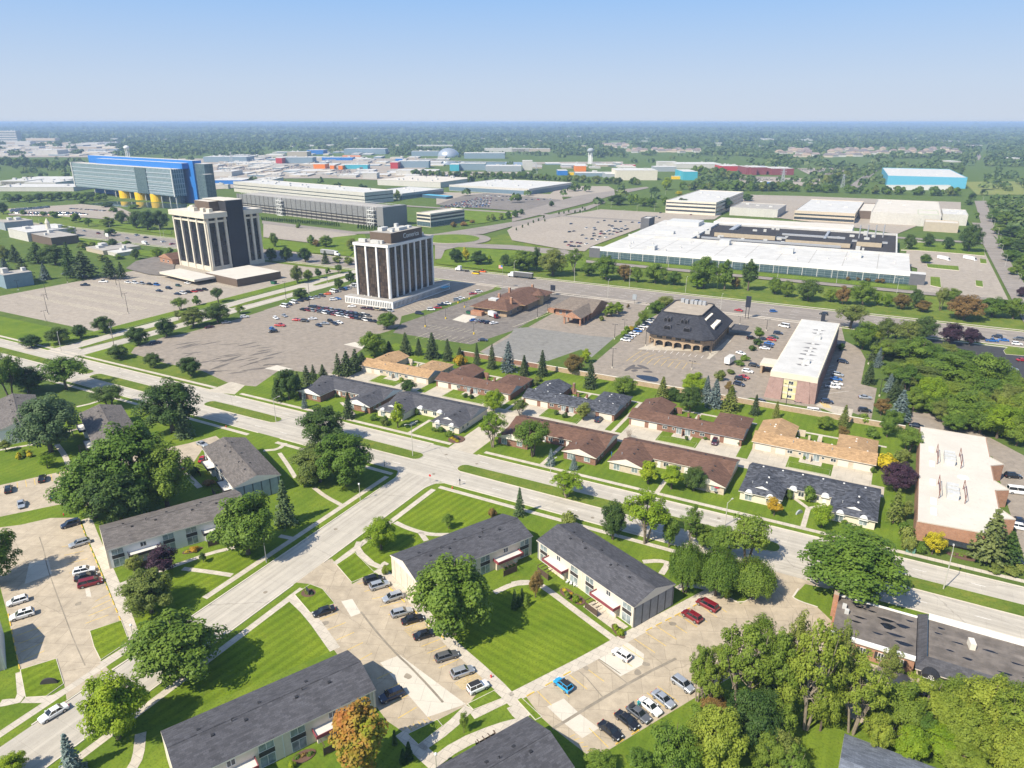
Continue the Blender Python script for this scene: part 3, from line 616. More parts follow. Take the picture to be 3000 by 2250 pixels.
def roofprism(b, ax, lo, hi, c0, c1, z0, z1, h0=0., h1=0., th=.16, mr=0, mg=1):
    """ridged roof block: ridge along ax ('x' or 'y') from lo to hi, eaves at c0 and c1, hipped back by h0 / h1 at its ends"""
    cm = (c0 + c1) / 2
    f = (lambda s, c, z: (s, c, z)) if ax == 'x' else (lambda s, c, z: (c, s, z))
    A = [f(lo, c0, z0), f(lo, c1, z0), f(hi, c1, z0), f(hi, c0, z0)]; B = [f(lo, c0, z0 + th), f(lo, c1, z0 + th), f(hi, c1, z0 + th), f(hi, c0, z0 + th)]
    r0, r1 = f(lo + h0, cm, z1), f(hi - h1, cm, z1)
    b.poly(A, mg)
    for i in range(4): b.poly([A[i], A[(i + 1) % 4], B[(i + 1) % 4], B[i]], mg)
    b.poly([B[3], B[0], r0, r1], mr); b.poly([B[1], B[2], r1, r0], mr)
    b.poly([B[0], B[1], r0], mr if h0 else mg); b.poly([B[2], B[3], r1], mr if h1 else mg)
    return b
def window(parent, x0, x1, z0, z1, y, side=-1, ax='x', glassm=None, name='window', n=2, fr=None):
    """framed window standing 4 cm proud of a wall; ax is the axis it runs along"""
    b = MB(); d = .05 * side; f = .09
    def bx(a0, a1, c0, c1, p0, p1, m):
        lo, hi = min(p0, p1), max(p0, p1)
        if ax == 'x': b.box(a0, lo, c0, a1, hi, c1, m)
        else: b.box(lo, a0, c0, hi, a1, c1, m)
    bx(x0, x1, z0, z0 + f, y, y + d * 1.6, 0); bx(x0, x1, z1 - f, z1, y, y + d * 1.6, 0)
    for i in range(n + 1):
        xc = x0 + (x1 - x0 - f) * i / n; bx(xc, xc + f, z0 + f, z1 - f, y, y + d * 1.4, 0)
    w = b.build(name, [fr or m_white], parent)
    b = MB(); bx(x0 + f, x1 - f, z0 + f, z1 - f, y, y + d, 0); b.build('pane', glassm or m_glass, w); return w
def block(parent, name, m, x0, x1, y0, y1, z0, z1): return MB().box(x0, y0, z0, x1, y1, z1).build(name, m, parent)
def vents(roof, pts, me=None):
    for i, p in enumerate(pts): obj('roof_vent', me or VENT3, roof, p)
EV, RG = 2.65, 4.75
def ranch(label, a0, a1, row, roofm, wallm, gabm, frontm=None, hip=False, arches=False, wallv=VENT3, grp='single storey ranch houses'):
    L = a1 - a0; H = L / 2; W = 11.8
    r = root('ranch_house', label, 'house', ((a0 + a1) / 2, 200 if row == 'S' else 226.2, 0), 0, grp)
    wl, rf = MB(), MB()
    if row == 'S':
        y0, y1, ye = -5.6, 5.4, -14.3
        wl.box(-H + .5, y0, 0, H - .5, y1, EV)
        for s in (-1, 1):
            x0, x1 = (-H + .5, -H + W - .5) if s < 0 else (H - W + .5, H - .5); wl.box(x0, ye + .6, 0, x1, y0, EV)
        roofprism(rf, 'x', -H + .05, H - .05, y0 - .5, y1 + .5, EV, RG)
        for s in (-1, 1): roofprism(rf, 'y', ye, 0, *((-H, -H + W) if s < 0 else (H - W, H)), EV - .004, RG - .03, 3.4 if hip else 0, 0)
    else:
        y0, y1, ye = -4.3, 4.6, 15.2
        wl.box(-H + .5, y0, 0, H - .5, y1, EV)
        for s in (-1, 1):
            x0, x1 = (-H + .7, -H + W - .3) if s < 0 else (H - W + .3, H - .7); wl.box(x0, y1, 0, x1, ye - .6, EV)
        roofprism(rf, 'x', -H + .05, H - .05, y0 - .55, y1 + .5, EV, RG)
        for s in (-1, 1): roofprism(rf, 'y', 0, ye, *((-H + .2, -H + W + .2) if s < 0 else (H - W - .2, H - .2)), EV - .004, RG - .03, 0, 4.2 if s > 0 else 0)
    wl.build('wall', wallm, r); roof = rf.build('roof', [roofm, gabm], r)
    rz = lambda d, run: RG - (RG - EV) * d / run
    if row == 'S':
        vents(roof, [(x, .8, rz(.8, 6)) for x in np.linspace(-H + 4, H - 4, 6)] + [(s * (H - W / 2) + .7, y, rz(.7, 5.9)) for s in (-1, 1) for y in (-9, -5.5)], wallv)
        vents(roof, [(s * (H - W / 2) - 3, -9.5, rz(3, 5.9)) for s in (-1, 1)], VENT)
        for s in (-1, 1):
            xc = s * (H - W / 2)
            for dx in (-3.1, 2.6): window(r, xc + dx - 1.0, xc + dx + 1.0, .25 if dx < 0 else .7, 2.25, ye + .6, glassm=m_glt)
            for yy in (-11, -8): window(r, yy - .6, yy + .6, .9, 2.1, s * (H - .5), s, 'y')
            block(r, 'door', m_doorw, s * 4.2 - .5, s * 4.2 + .5, y0 - .06, y0, .05, 2.15)
            window(r, s * 2.0 - .8, s * 2.0 + .8, .8, 2.2, y0, n=2); window(r, s * 1.6 + s * 4.6 - .6, s * 1.6 + s * 4.6 + .6, .5, 2.2, y0)
            if hip:
                b = MB(); b.poly([(xc - 1.9, ye + 1.95, 3.95), (xc + 1.9, ye + 1.95, 3.95), (xc, ye + 2.0, 4.72)], 0); b.poly([(xc + 1.9, ye + 1.95, 3.95), (xc, 0, 4.74), (xc, ye + 2.0, 4.72)], 1); b.poly([(xc, 0, 4.74), (xc - 1.9, ye + 1.95, 3.95), (xc, ye + 2.0, 4.72)], 1); b.build('gablet', [m_white, roofm], roof)
            if arches:
                for dx in (-3.1, 2.6, None):
                    cx, cy = (xc + dx, ye + .6) if dx is not None else (s * 4.2, y0)
                    b = MB(); n = 10; pts = [(cx + 1.15 * math.cos(math.pi * i / n), 2.3 + 1.15 * math.sin(math.pi * i / n)) for i in range(n + 1)]
                    k = len(b.v); b.v += [(x, cy - .6, z) for x, z in pts] + [(x, cy + .4, z) for x, z in pts]; m_ = n + 1
                    b.f += [(k + i, k + i + 1, k + m_ + i + 1, k + m_ + i) for i in range(n)] + [tuple(range(k + m_ - 1, k - 1, -1))]; b.m += [0] * (n + 1)
                    b.build('arch', m_white, r)
    else:
        vents(roof, [(x, .8, rz(.8, 5)) for x in np.linspace(-H + 3, H - 3, 7)] + [(s * (H - W / 2) - .7, y, rz(.9, 5.9)) for s in (-1, 1) for y in (7, 9)], wallv)
        vents(roof, [(-6, -2, rz(2, 5)), (5.5, -2, rz(2, 5)), (H - 3.5, 9, rz(3, 5.9)), (-H + 3.5, 9, rz(3, 5.9))], VENT)
        for s in (-1, 1):
            for x0, x1 in ((H - 6.2, H - 1.3), (H - 10.6, H - 7.6)):
                p, q = (x0, x1) if s > 0 else (-x1, -x0); block(r, 'garage_door', m_door, p, q, y0 - .05, y0, .05, 2.2)
            window(r, s * 6.4 - .8, s * 6.4 + .8, 1.0, 2.1, y0); window(r, s * 3.4 - .45, s * 3.4 + .45, 1.2, 2.0, y0, n=1)
            window(r, s * 1.5 - .95, s * 1.5 + .95, .1, 2.2, y0, glassm=m_glt, name='patio_door')
            for yy in (8, 11.5): window(r, yy - .6, yy + .6, .9, 2.1, s * (H - .7), s, 'y')
        block(r, 'patio_screen', wallm, -.12, .12, y0 - 1.6, y0, 0, 1.9); block(r, 'patio', m_walk, -3.2, 3.4, y0 - 3, y0, 0, .06)
        b = MB(); b.box(-H + W + .3, ye - 1.6, 0, -H + W + 2.6, ye - 1.3, 2.3); b.build('court_wall', wallm, r)
        for x in (-2.4, 1.2): block(r, 'gate_pier', wallm, x - .35, x + .35, 11, 11.7, 0, 1.7)
    return r
ranch('charcoal roofed brick ranch house with white gables at the south row end', -194.2, -158.6, 'S', m_char, m_brick, m_white)
ranch('charcoal hipped ranch house in cream paint with white arches at the side street corner', -156, -120.4, 'S', m_char, m_cream, m_greyg, hip=True, arches=True)
ranch('brown roofed brick ranch house at the side street corner behind a broad tree', -106, -70.5, 'S', m_brn, m_brick, m_trim)
ranch('brown roofed ranch house with cream walls behind three lime and green trees', -66.9, -31.3, 'S', m_brn, m_crm2, m_trim)
ranch('ranch house under slate black streaky shingles with white arches and gablets', -27.8, 7.5, 'S', m_blk, m_cream, m_trim, hip=True, arches=True, wallv=VENT2)
ranch('tan roofed ranch house beside the asphalt lot and dark pines', -193.2, -157.6, 'N', m_tan, m_crm2, m_greyg)
ranch('brown roofed brick ranch house between the tan and the navy roofed houses', -154.6, -119.8, 'N', m_brn, m_brick, m_greyg)
r = ranch('navy black roofed brick ranch house with a brick chimney and white vents', -115, -77.8, 'N', m_blk, m_brick, m_greyg, wallv=VENT2)
block(r, 'chimney', m_brick, -4.6, -3.8, 10.6, 11.6, 2, 5.6)
ranch('long brown roofed brick ranch house facing the mansard office car park wall', -73.2, -33.6, 'N', m_brn, m_brick, m_greyg)
ranch('tan roofed cream ranch house under the hotel wall', -31, 5.6, 'N', m_tan, m_crm2, m_trim, wallv=VENT2)
# ------------------------------------------------------------ two storey flats
def flats(label, O, deg, L, W, roofm, gab, wallm=None, canopy=True, gabend=None, roofv=VENT3):
    wallm = wallm or m_cream; zw, zr = 5.2, 7.35
    r = root('apartment_building', label, 'apartment building', (*O, 0), R(deg), 'two storey flats with gable roofs')
    o = .5
    MB().box(o, o, 0, L - o, W - o, zw).build('wall', wallm, r)
    rf = MB(); roofprism(rf, 'x', 0, L, 0, W, zw, zr, th=.22); roof = rf.build('roof', [roofm, m_trim], r)
    block(roof, 'ridge_cap', roofm, 0.02, L - .02, W / 2 - .16, W / 2 + .16, zr - .12, zr + .05)
    for x0, x1, m in ((.02, o - .004, gab), (L - o + .004, L - .02, gabend or gab)):   # gable boarding, five sided
        b = MB(); p = [(o, 0), (W - o, 0), (W - o, zw + .22), (W / 2, zr - .12), (o, zw + .22)]; k = len(b.v)
        b.v += [(x0, y, z) for y, z in p] + [(x1, y, z) for y, z in p]
        b.f += [(0, 1, 2, 3, 4), (9, 8, 7, 6, 5)] + [(i, (i + 1) % 5, 5 + (i + 1) % 5, 5 + i) for i in range(5)]; b.m += [0] * 7; b.build('gable_wall', m, r)
    sl = lambda d: zr - (zr - zw) * d / (W / 2)
    vents(roof, [(x, W / 2 - 1.3, sl(1.3)) for x in (L * .2, L * .36, L * .62, L * .8)] + [(x, W / 2 + 1.1, sl(1.1)) for x in (L * .15, L * .45, L * .7)], roofv)
    vents(roof, [(L * .3, W / 2 - .5, sl(.5)), (L * .66, W / 2 - .6, sl(.6))], MB_L)
    y = o
    for x in (1.0, L * .37, L * .53, L - 3.6):
        window(r, x, x + 2.6, 3.35, 4.9, y, glassm=m_glt); block(r, 'spandrel', m_dkd, x, x + 2.6, y - .06, y, 2.35, 3.3); window(r, x, x + 2.6, .1, 2.3, y, glassm=m_glt, name='patio_door')
        window(r, x + .2, x + 2.2, 3.4, 4.8, W - o, 1); window(r, x + .2, x + 2.2, .8, 2.2, W - o, 1)
    block(r, 'downpipe', m_white, L * .49, L * .49 + .12, y - .1, y, 0, zw); block(r, 'corner_post', m_trim, L - .52, L - .3, .3, .52, 0, zw)
    if canopy:
        for x0, x1 in ((L * .13, L * .35), (L * .64, L * .87)):
            b = MB(); b.box(x0, -1.7, 2.55, x1, y, 2.9, 0, 1)
            for q in ((x0, -1.7, x1, -1.58), (x0, -1.58, x0 + .12, y), (x1 - .12, -1.58, x1, y)): b.box(q[0], q[1], 2.9, q[2], q[3], 3.25, 0)
            cp = b.build('entrance_canopy', [m_mar if canopy == 1 else m_dkd, m_flat], r)
            window(r, (x0 + x1) / 2 - .7, (x0 + x1) / 2 + .7, 3.5, 4.8, y); block(r, 'porch_wall', wallm, x0 + .6, x1 - .6, -.2, y, 0, 2.55)
            block(r, 'door', m_doorw, x1 - 2, x1 - 1, -.26, -.2, .05, 2.15)
            b = MB()
            for k in range(4): b.box(x0 + .6 + k * 1.1, -3.4, 2.2, x0 + .72 + k * 1.1, -1.7, 2.34)
            b.box(x0 + .4, -3.3, 0, x0 + .5, -3.2, 2.2); b.box(x0 + 4.2, -3.3, 0, x0 + 4.3, -3.2, 2.2); b.box(x0 + .5, -3.28, .2, x0 + 4.2, -3.22, 1.7); b.build('pergola', m_timber, r)
    return r
MB_L = MB().tube((0, 0, -.2), (0, 0, .6), .07, .07, 5).tube((0, 0, .6), (.35, 0, .6), .07, .07, 5).mesh('roof_vent', [m_dark])
flats('charcoal roofed flats with a cream gable beside the car park, behind the huge bright tree', (-80.3, 105.2), 64, 32, 13, m_char, m_siding)
flats('charcoal roofed flats with a shaded boarded gable over the red cars', (-64.8, 132.7), -24.3, 32, 13.2, m_char, m_sshade)
flats('charcoal roofed flats at the bottom edge behind the orange tree', (-82.9, 46.5), 64, 33, 12.4, m_char, m_siding)
flats('charcoal roof at the bottom edge between the two car parks', (-42, 83.6), 243.5, 32, 12.4, m_char, m_siding)
flats('long grey-brown roofed flats beside the west car park', (-151.9, 80.6), 63, 33, 13.4, m_gry, m_cream, m_white, canopy=2)
flats('grey roofed flats with a blue-grey boarded gable', (-178.7, 129.7), -24.9, 32, 13.4, m_gry, m_sblue, m_white, canopy=2)
flats('grey roofed flats behind the silvery tree', (-239.4, 128.5), -24.9, 32, 13.4, m_gry, m_sblue, m_white, canopy=2)
flats('grey roofed flats cut by the photo edge, left of the silvery tree', (-277, 120), -24.9, 32, 13.4, m_gry, m_white, m_white, canopy=2)
flats('flats at the bottom left edge casting a gable shaped shadow', (-152.6, 22.0), 64, 31.7, 13, m_char, m_white, canopy=False)
# ------------------------------------------------------------ flat roofed buildings
m_wroof = plain('white membrane roof', (.50, .49, .465), .8, .12, .12); m_croof = plain('cream membrane roof', (.53, .49, .425), .85, .08, .12); m_broof = slabs('black built-up roof', (.062, .056, .055), 8, 1.1, R(-8), .8, .12, .5); m_broof2 = slabs('weathered felt roof', (.23, .20, .175), 9, 1.0, 0, .7, .14, .5)
m_groof = plain('grey ballast roof', (.33, .31, .28), .95, .15, .2); m_conc = plain('precast concrete', (.60, .55, .45), .85, .08, .3); m_wpan = bands('white wall panels', (.56, .54, .49), (.52, .50, .455), 4, 8, .7, (.5, .48, .44), .01)
m_brown = plain('brown panel', (.13, .095, .07), .7, .1); m_blackw = plain('black brick', (.035, .035, .04), .8, .12); m_unit = plain('rooftop unit paint', (.50, .50, .48), .6, .12, 1.2)
m_bglass = facade('bronze curtain wall', (.032, .023, .019), (.105, .075, .056), (.03, .025, .02), 1.4, 1.9, .05, .25); m_kglass = facade('black curtain wall', (.007, .008, .013), (.034, .036, .048), (.03, .03, .035), 1.5, 2.0, .04, .18)
m_gglass = facade('green grey curtain wall', (.085, .145, .175), (.125, .19, .22), (.34, .40, .43), 3.0, 6.3, .10, .2); m_tglass = facade('factory glazing', (.055, .095, .11), (.08, .125, .14), (.22, .27, .29), 4, 1.6, .06, .2)
m_louv = bands('garage louvres', (.23, .23, .23), (.27, .27, .27), 6, .55, .7, (.13, .13, .13), .16); m_blue = plain('blue panel', (.025, .16, .48), .5, .06); m_lblue = plain('light blue panel', (.10, .36, .50), .6, .05); m_yell = plain('yellow panel', (.80, .50, .01), .5, .05)
def frame(s, z, ang):
    p = tk(s, z); c, q = math.cos(ang), math.sin(ang); U = [x * c + y * q for x, y in p]; V = [-x * q + y * c for x, y in p]
    return min(U), min(V), max(U), max(V)
def flat(name, label, s, z, wallm, roofm, ang=0.0, cat='building', bands_=(), units=0, par=.7, ext=None, grp=None, seed=1):
    """flat roofed block over the corner points s taken at roof height z; bands_: (z0, z1, material) window strips"""
    u0, v0, u1, v1 = s if not isinstance(s, str) else frame(s, z, ang)
    if ext: u0 += ext[0]; v0 += ext[1]; u1 += ext[2]; v1 += ext[3]
    c, q = math.cos(ang), math.sin(ang); uc, vc = (u0 + u1) / 2, (v0 + v1) / 2; L, D = (u1 - u0) / 2, (v1 - v0) / 2
    r = root(name, label, cat, (uc * c - vc * q, uc * q + vc * c, 0), ang, grp)
    w = MB(); t = min(.4, L * .2)
    w.box(-L, -D, 0, L, D, z - par)
    for q_ in ((-L, -D, L, -D + t), (-L, D - t, L, D), (-L, -D + t, -L + t, D - t), (L - t, -D + t, L, D - t)): w.box(q_[0], q_[1], z - par, q_[2], q_[3], z)
    w.build('wall', wallm, r)
    rf = block(r, 'roof', roofm, -L + t, L - t, -D + t, D - t, z - par + .004, z - par + .06)
    for i, (z0, z1, m) in enumerate(bands_):
        for nm, bx in (('front', (-L + .3, -D - .06, L - .3, -D)), ('side', (L, -D + .3, L + .06, D - .3)), ('side', (-L - .06, -D + .3, -L, D - .3))): MB().box(bx[0], bx[1], z0, bx[2], bx[3], z1).build('window_band', m, r)
    rn = random.Random(seed)
    for i in range(units):
        x, y = rn.uniform(-L * .8, L * .8), rn.uniform(-D * .7, D * .7); a, b_ = rn.uniform(.8, 2.4), rn.uniform(.8, 1.8); block(rf, 'rooftop_unit', m_unit, x - a, x + a, y - b_, y + b_, z - par + .06, z - par + rn.uniform(1, 2.2))
    r['L'] = L; r['D'] = D
    return r
# ---- bronze and white office tower with its slotted base
r = root('office_tower', 'white ribbed bronze glass office tower with lettering on its rooftop box', 'office tower', (-264, 342.3, 0))
x0, x1, y0, y1 = -12.2, 12.2, -22.2, 22.2; TH = 35.
MB().box(x0 + .5, y0 + .5, 4.3, x1 - .5, y1 - .5, TH - 1.6).build('curtain_wall', m_bglass, r)
for i in range(4):
    x = x0 + .6 + (x1 - x0 - 1.2) * i / 3; block(r, 'pilaster', m_white, x - .55, x + .55, y0 - .25, y0 + .5, 0, TH - 1.6); block(r, 'pilaster', m_white, x - .55, x + .55, y1 - .5, y1 + .25, 0, TH - 1.6)
for i in range(8):
    y = y0 + .6 + (y1 - y0 - 1.2) * i / 7; block(r, 'pilaster', m_white, x1 - .5, x1 + .27, y - .5, y + .5, 0, TH - 1.6); block(r, 'pilaster', m_white, x0 - .27, x0 + .5, y - .5, y + .5, 0, TH - 1.6)
MB().box(x0 - .5, y0 - .5, TH - 1.6, x1 + .5, y1 + .5, TH, 0, 1).build('parapet', [m_white, m_groof], r)
ph = MB().box(-4, y0 + 5, TH, 11, y1 - 9, 40.8, 0, 1).build('penthouse', [m_brown, m_groof], r)
for x, y, a, b_, h in ((0, -10, 1.6, 3, 2), (7, -2, 1.5, 4, 1.6), (-1, 4, 1, 1, 2.4), (5, 8, 1.4, 1.4, 1.2), (3, -4, .8, 5, 1), (8, -12, 1, 1, 1.5)): block(ph, 'rooftop_unit', m_unit, x - a, x + a, y - b_, y + b_, 40.8, 40.8 + h)
for x, y, a, b_ in ((-8, -19, 2.4, 1), (2, -19.8, 3, 1.2), (-9, 4, 1.4, 2), (6, -19.4, 1, 1), (5, 17, 3, 2)): block(r, 'rooftop_unit', m_unit, x - a, x + a, y - b_, y + b_, TH, TH + 1.8)
pod = MB(); pod.box(-17, -28, 0, 18, y0 - .3, 4.2, 0, 1); pod.box(x1 + .3, y0 - .3, 0, 18, 31, 4.2, 0, 1); pod.build('podium', [m_white, m_groof], r)
b = MB()
for x in np.arange(-16.3, 17.2, 1.25): b.box(x, -28.06, .5, x + .55, -28, 3.3)
b.build('slot_window_row', m_glass, r); b = MB()
for y in np.arange(-27, 30, 1.25): b.box(18, y, .5, 18.06, y + .55, 3.3)
b.build('slot_window_row', m_glass, r)
block(r, 'entrance_awning', m_lblue, 18.1, 21, 20, 27, 2.8, 3.2)
text('Comerica', 3.9, m_white, ph, (11.06, 2, 36.6), (math.pi / 2, 0, math.pi / 2), .06)
# ---- cream tower with a black core
A = R(-9); r = root('office_tower', 'cream ribbed tower with black windows and a windowless black core', 'office tower', (-440.5, 363, 0), A)
x0, x1, y0, y1 = -24.5, 18.5, -19.5, 23; TH = 40.
MB().box(x0 + .7, y0 + .7, 3, x1 - .7, y1 - .7, TH - 1).build('curtain_wall', m_kglass, r)
def prow(axis, fix, lo, hi, n, depth):
    for i in range(n):
        t = lo + (hi - lo) * i / (n - 1)
        if axis == 'x': block(r, 'pilaster', m_conc, t - .8, t + .8, min(fix, fix + depth), max(fix, fix + depth), 0, TH - 3)
        else: block(r, 'pilaster', m_conc, min(fix, fix + depth), max(fix, fix + depth), t - .8, t + .8, 0, TH - 3)
prow('x', y0 - .6, x0 + .6, x1 - 1.2, 5, 1.3); prow('y', x1 - .7, y0 + 1.1, -4.8, 3, 1.3); prow('y', x1 - .7, 11, y1 - 1.1, 3, 1.3); prow('y', x0 - .6, y0 + 1.2, y1 - 1.2, 5, 1.3)
for z0, z1 in ((33.6, 35), (0, 3.2)):
    MB().box(x0 - .2, y0 - .2, z0, x1 + .3, y1 + .2, z1).build('spandrel_band', m_conc, r)
cr = MB(); cr.box(x0 - 2, y0 - 2, TH - 3, x1 + 2, -3.6, TH + .4, 0, 1); cr.box(x0 - 2, -3.6, TH - 3, x1 - 1, 9.6, TH + .38, 0, 1); cr.box(x0 - 2, 9.6, TH - 3, x1 + 2, y1 + 2, TH + .4, 0, 1); cr.build('cornice', [m_conc, m_croof], r)
block(r, 'core', m_blackw, x1 - 8, x1 + 1.4, -3.5, 9.5, 0, 47.6); pb = MB().box(x0 + 16, y0 + 9, TH, x1 - 8.1, y1 - 7, 47.2, 0, 1).build('penthouse', [m_brown, m_croof], r)
block(pb, 'penthouse_roof', m_croof, x0 + 15.6, x1 + 1, -4, 10, 47.65, 48.0)
for x, y in ((-8, -14), (-2, -15), (8, -14), (14, -13), (-16, -8)): block(r, 'rooftop_unit', m_conc, x - 2, x + 2, y - 1.4, y + 1.4, TH + .4, TH + 3)
for (s, z, nm) in (('A0 1770,1290 1930,1320 2212,1245 1910,1225', 5, 'annex'), ('A0 1330,1270 1640,1315 1715,1290 1450,1235', 4, 'covered_walk')):
    u0, v0, u1, v1 = frame(s, z, A); c, q = math.cos(A), math.sin(A); ox, oy = -440.5 * c + 363 * q, 440.5 * q + 363 * c
    MB().box(u0 - ox, v0 - oy, 0 if nm == 'annex' else 2.6, u1 - ox, v1 - oy, z, 0, 1).build(nm, [m_brown if nm == 'annex' else m_conc, m_croof], r)
# ---- blue glass office slab
A = R(-7.5); c, q = math.cos(A), math.sin(A)
r = root('glass_office', 'long blue topped glass office slab on stilts above a pond', 'office building', (-952, 640, 0), A)
L = 128
MB().box(-L - 14, -2, 10, L, 14, 43.5, 0, 1).build('glass_block', [m_gglass, m_croof], r)
for z in (15.4, 20.9, 26.4, 31.9, 37.4): MB().box(-L - 13.5, -2.5, z, L - .5, -2, z + .9).build('floor_band', MATS.get('floor band') or plain('floor band', (.36, .41, .44), .5), r)
MB().box(-L - 15, -3, 9.6, -L - 12.6, 14, 44.5).build('end_fin', m_unit, r); MB().box(L - 1.4, -3, 9.6, L + .8, -1.8, 44.5).build('end_fin', m_unit, r); block(r, 'glass_panel', m_tglass, 38, 66, -2.9, -2.5, 10, 43.5)
MB().box(-L + 36, 11, 43.5, L + 4, 20, 50.5, 0, 1).build('blue_penthouse', [m_blue, m_wroof], r); MB().box(-L - 6, 20, 0, L + 14, 32, 53.5, 0, 1).build('blue_spine', [m_blue, m_wroof], r)
MB().box(L + 14.3, 22, 0, L + 36, 34, 50, 0, 1).build('glass_stair', [m_tglass, m_wroof], r); MB().box(L + 36.3, 16, 0, L + 44, 28, 38, 0, 1).build('glass_stair', [m_tglass, m_wroof], r)
for x in (-12, 30, 70): MB().tube((x, 6, 0), (x, 6, 10), 9, 9, 20).build('drum', m_yell, r)
for x in (-90, -60, -30, 10, 50, 90, 110, 125): block(r, 'column', m_unit, x - .6, x + .6, 0, 1.2, 0, 10)
block(r, 'lobby', m_tglass, -30, L - 6, 8, 13.5, 0, 10)
m_pond, _n, _b = newmat('pond water'); _b.inputs['Base Color'].default_value = (.05, .08, .07, 1); _b.inputs['Roughness'].default_value = .08
sheet('pond_water', m_pond, 'A0 690,715 900,690 1240,700 1520,715 1500,760 1380,750 1000,735', .01)
# ---- parking garage with louvred front
A = R(-9.5); u0, v0, u1, v1 = frame('A1 1205,715 0,640 1395,700', 19.6, A); c, q = math.cos(A), math.sin(A); u0 -= 40
r = root('parking_garage', 'long grey louvred parking garage with white stair towers', 'parking garage', (u1 * c - v0 * q, u1 * q + v0 * c, 0), A); L = u1 - u0
MB().box(-L, .5, 0, 0, 32, 18.2, 0, 1).build('deck', [m_dkd, m_groof], r)
for z in (0.05, 3.4, 6.6): MB().box(-L, 0, z, -.5, .49, z + 1.1).build('deck_edge', plain('deck concrete', (.33, .31, .28), .85), r)
MB().box(-L, -.6, 9, -9, -.02, 19.2).build('louvre_screen', m_louv, r); MB().box(-9, -.4, 0, .5, 32.5, 20).build('end_wall', plain('dark grey panel', (.20, .20, .20), .7, .06), r)
for x in np.arange(-L + 4, -10, 8.6): block(r, 'louvre_post', m_dkd, x - .15, x + .15, -.9, -.6, 0, 19.4)
for x in (-15, -168):
    b = MB()
    for z in range(0, 20, 4): b.box(x - 5, -4, z, x + 5, -.95, z + .35)
    for xx in (x - 5, x - 1.7, x + 1.7, x + 4.7): b.box(xx, -4.3, 0, xx + .3, -4, 20)
    for k in range(5): b.tube((x - 4.6, -4.1, k * 4 + .4), (x + 4.6, -4.1, k * 4 + 3.8), .16, .16, 4)
    b.build('stair_tower', m_white, r)
b = MB()
for y in (4, 28):
    for x in np.arange(-L + 4, -4, 12.): b.box(x, y, 18.2, x + .2, y + .2, 20.2)
    b.box(-L + 2, y, 20.0, -4, y + .2, 20.25)
b.build('railing', m_unit, r)
flat('garage_annex', 'low cream annex with ribbon windows at the right end of the parking garage', 'A1 1300,780 1420,790 1660,750', 13.5, m_conc, m_croof, R(-9), bands_=((6.6, 8.6, m_glass), (10, 12, m_glass), (.5, 5, m_tglass)))
# ---- glass factory with white roof
A = R(1.2); r = root('glass_factory', 'wide low factory with white roof and long green glass front', 'factory', (-96, 524, 0), A); L = 107
MB().box(-L, .8, 0, L, 70, 7.8, 0, 1).build('front_hall', [m_white, m_wroof], r); MB().box(-L, .2, 0.3, L, .79, 5.6).build('glazing', m_tglass, r); MB().box(-L, 0, 5.6, L, .79, 8.6).build('fascia', m_white, r)
sm_ = plain('roof seam dirt', (.30, .28, .25), .9, .2)
for i, x in enumerate(np.arange(-L + 22, L - 5, 21.5)): block(r, 'roof_seam', sm_, x, x + .35, 2, 69, 7.804, 7.83)
MB().box(-L, 69.2, 7.8, L, 70.4, 9.4, 0).build('roof_kerb', m_wroof, r)
for x in np.arange(-L + 6, L, 9.5): block(r, 'glazing_post', m_unit, x - .2, x + .2, 0, .19, .2, 5.6)
MB().box(-L, 70, 0, -L + 52, 182, 8.6, 0, 1).build('west_hall', [m_unit, m_wroof], r); MB().box(-L + 52, 70, 0, L - 8, 182, 7.2, 0, 1).build('black_roof_hall', [m_white, m_broof], r)
for q_ in ((-L + 52, 70.1, L - 8, 71), (-L + 52, 71, -L + 53, 182), (L - 9, 71, L - 8, 182), (-L + 53, 181, L - 9, 182)): block(r, 'roof_kerb', m_wroof, q_[0], q_[2], q_[1], q_[3], 7.2, 8.9)
MB().box(-L + 48, 182.2, 0, L - 44, 218, 10, 0, 1).build('rear_hall', [m_white, m_croof], r)
for x0, y0, x1, y1 in ((-42, 106, 8, 128), (18, 92, 66, 112), (70, 106, 88, 120)):
    MB().box(x0, y0, 7.2, x1, y1, 10.6, 0, 1).build('roof_house', [plain('tan panel', (.42, .35, .25), .8), m_broof], r)
for x0, y0, x1, y1, z in ((-72, 8, -66, 16, 11), (-28, 58, -20, 66, 11.4), (22, 40, 30, 47, 11.3), (68, 44, 76, 52, 11.3), (-90, 92, -74, 98, 10.8), (-96, 150, -66, 172, 12)): block(r, 'rooftop_unit', m_unit, x0, x1, y0, y1, 7.8, z)
rn = random.Random(4)
for i in range(26): x, y = rn.uniform(-60, 90), rn.uniform(76, 176); a = rn.uniform(.7, 2.2); block(r, 'rooftop_unit', m_unit, x - a, x + a, y - .8, y + .8, 7.2, rn.uniform(8.4, 11))
for x0, y0, x1, y1 in ((-36, 130, -32, 178), (-8, 112, 18, 114), (10, 134, 60, 136), (44, 116, 46, 170), (66, 122, 92, 124), (-48, 84, 60, 86)): block(r, 'roof_duct', m_metal, x0, x1, y0, y1, 7.9, 9.4)
for i in range(12): x, y = rn.uniform(-100, 100), rn.uniform(8, 62); block(r, 'roof_vent', m_unit, x - .5, x + .5, y - .5, y + .5, 7.8, 9.3)
for i in range(4): x = 70 + i * 6; MB().tube((x, 150 + i * 5, 7), (x, 150 + i * 5, 18), .5, .5, 8).build('stack', m_metal, r)
for x in (-L - 9, L): MB().box(x, .2, 0, x + 9, 9, 7.4, 0, 1).build('end_pavilion', [plain('dark grey block', (.12, .12, .13), .8), m_wroof], r)
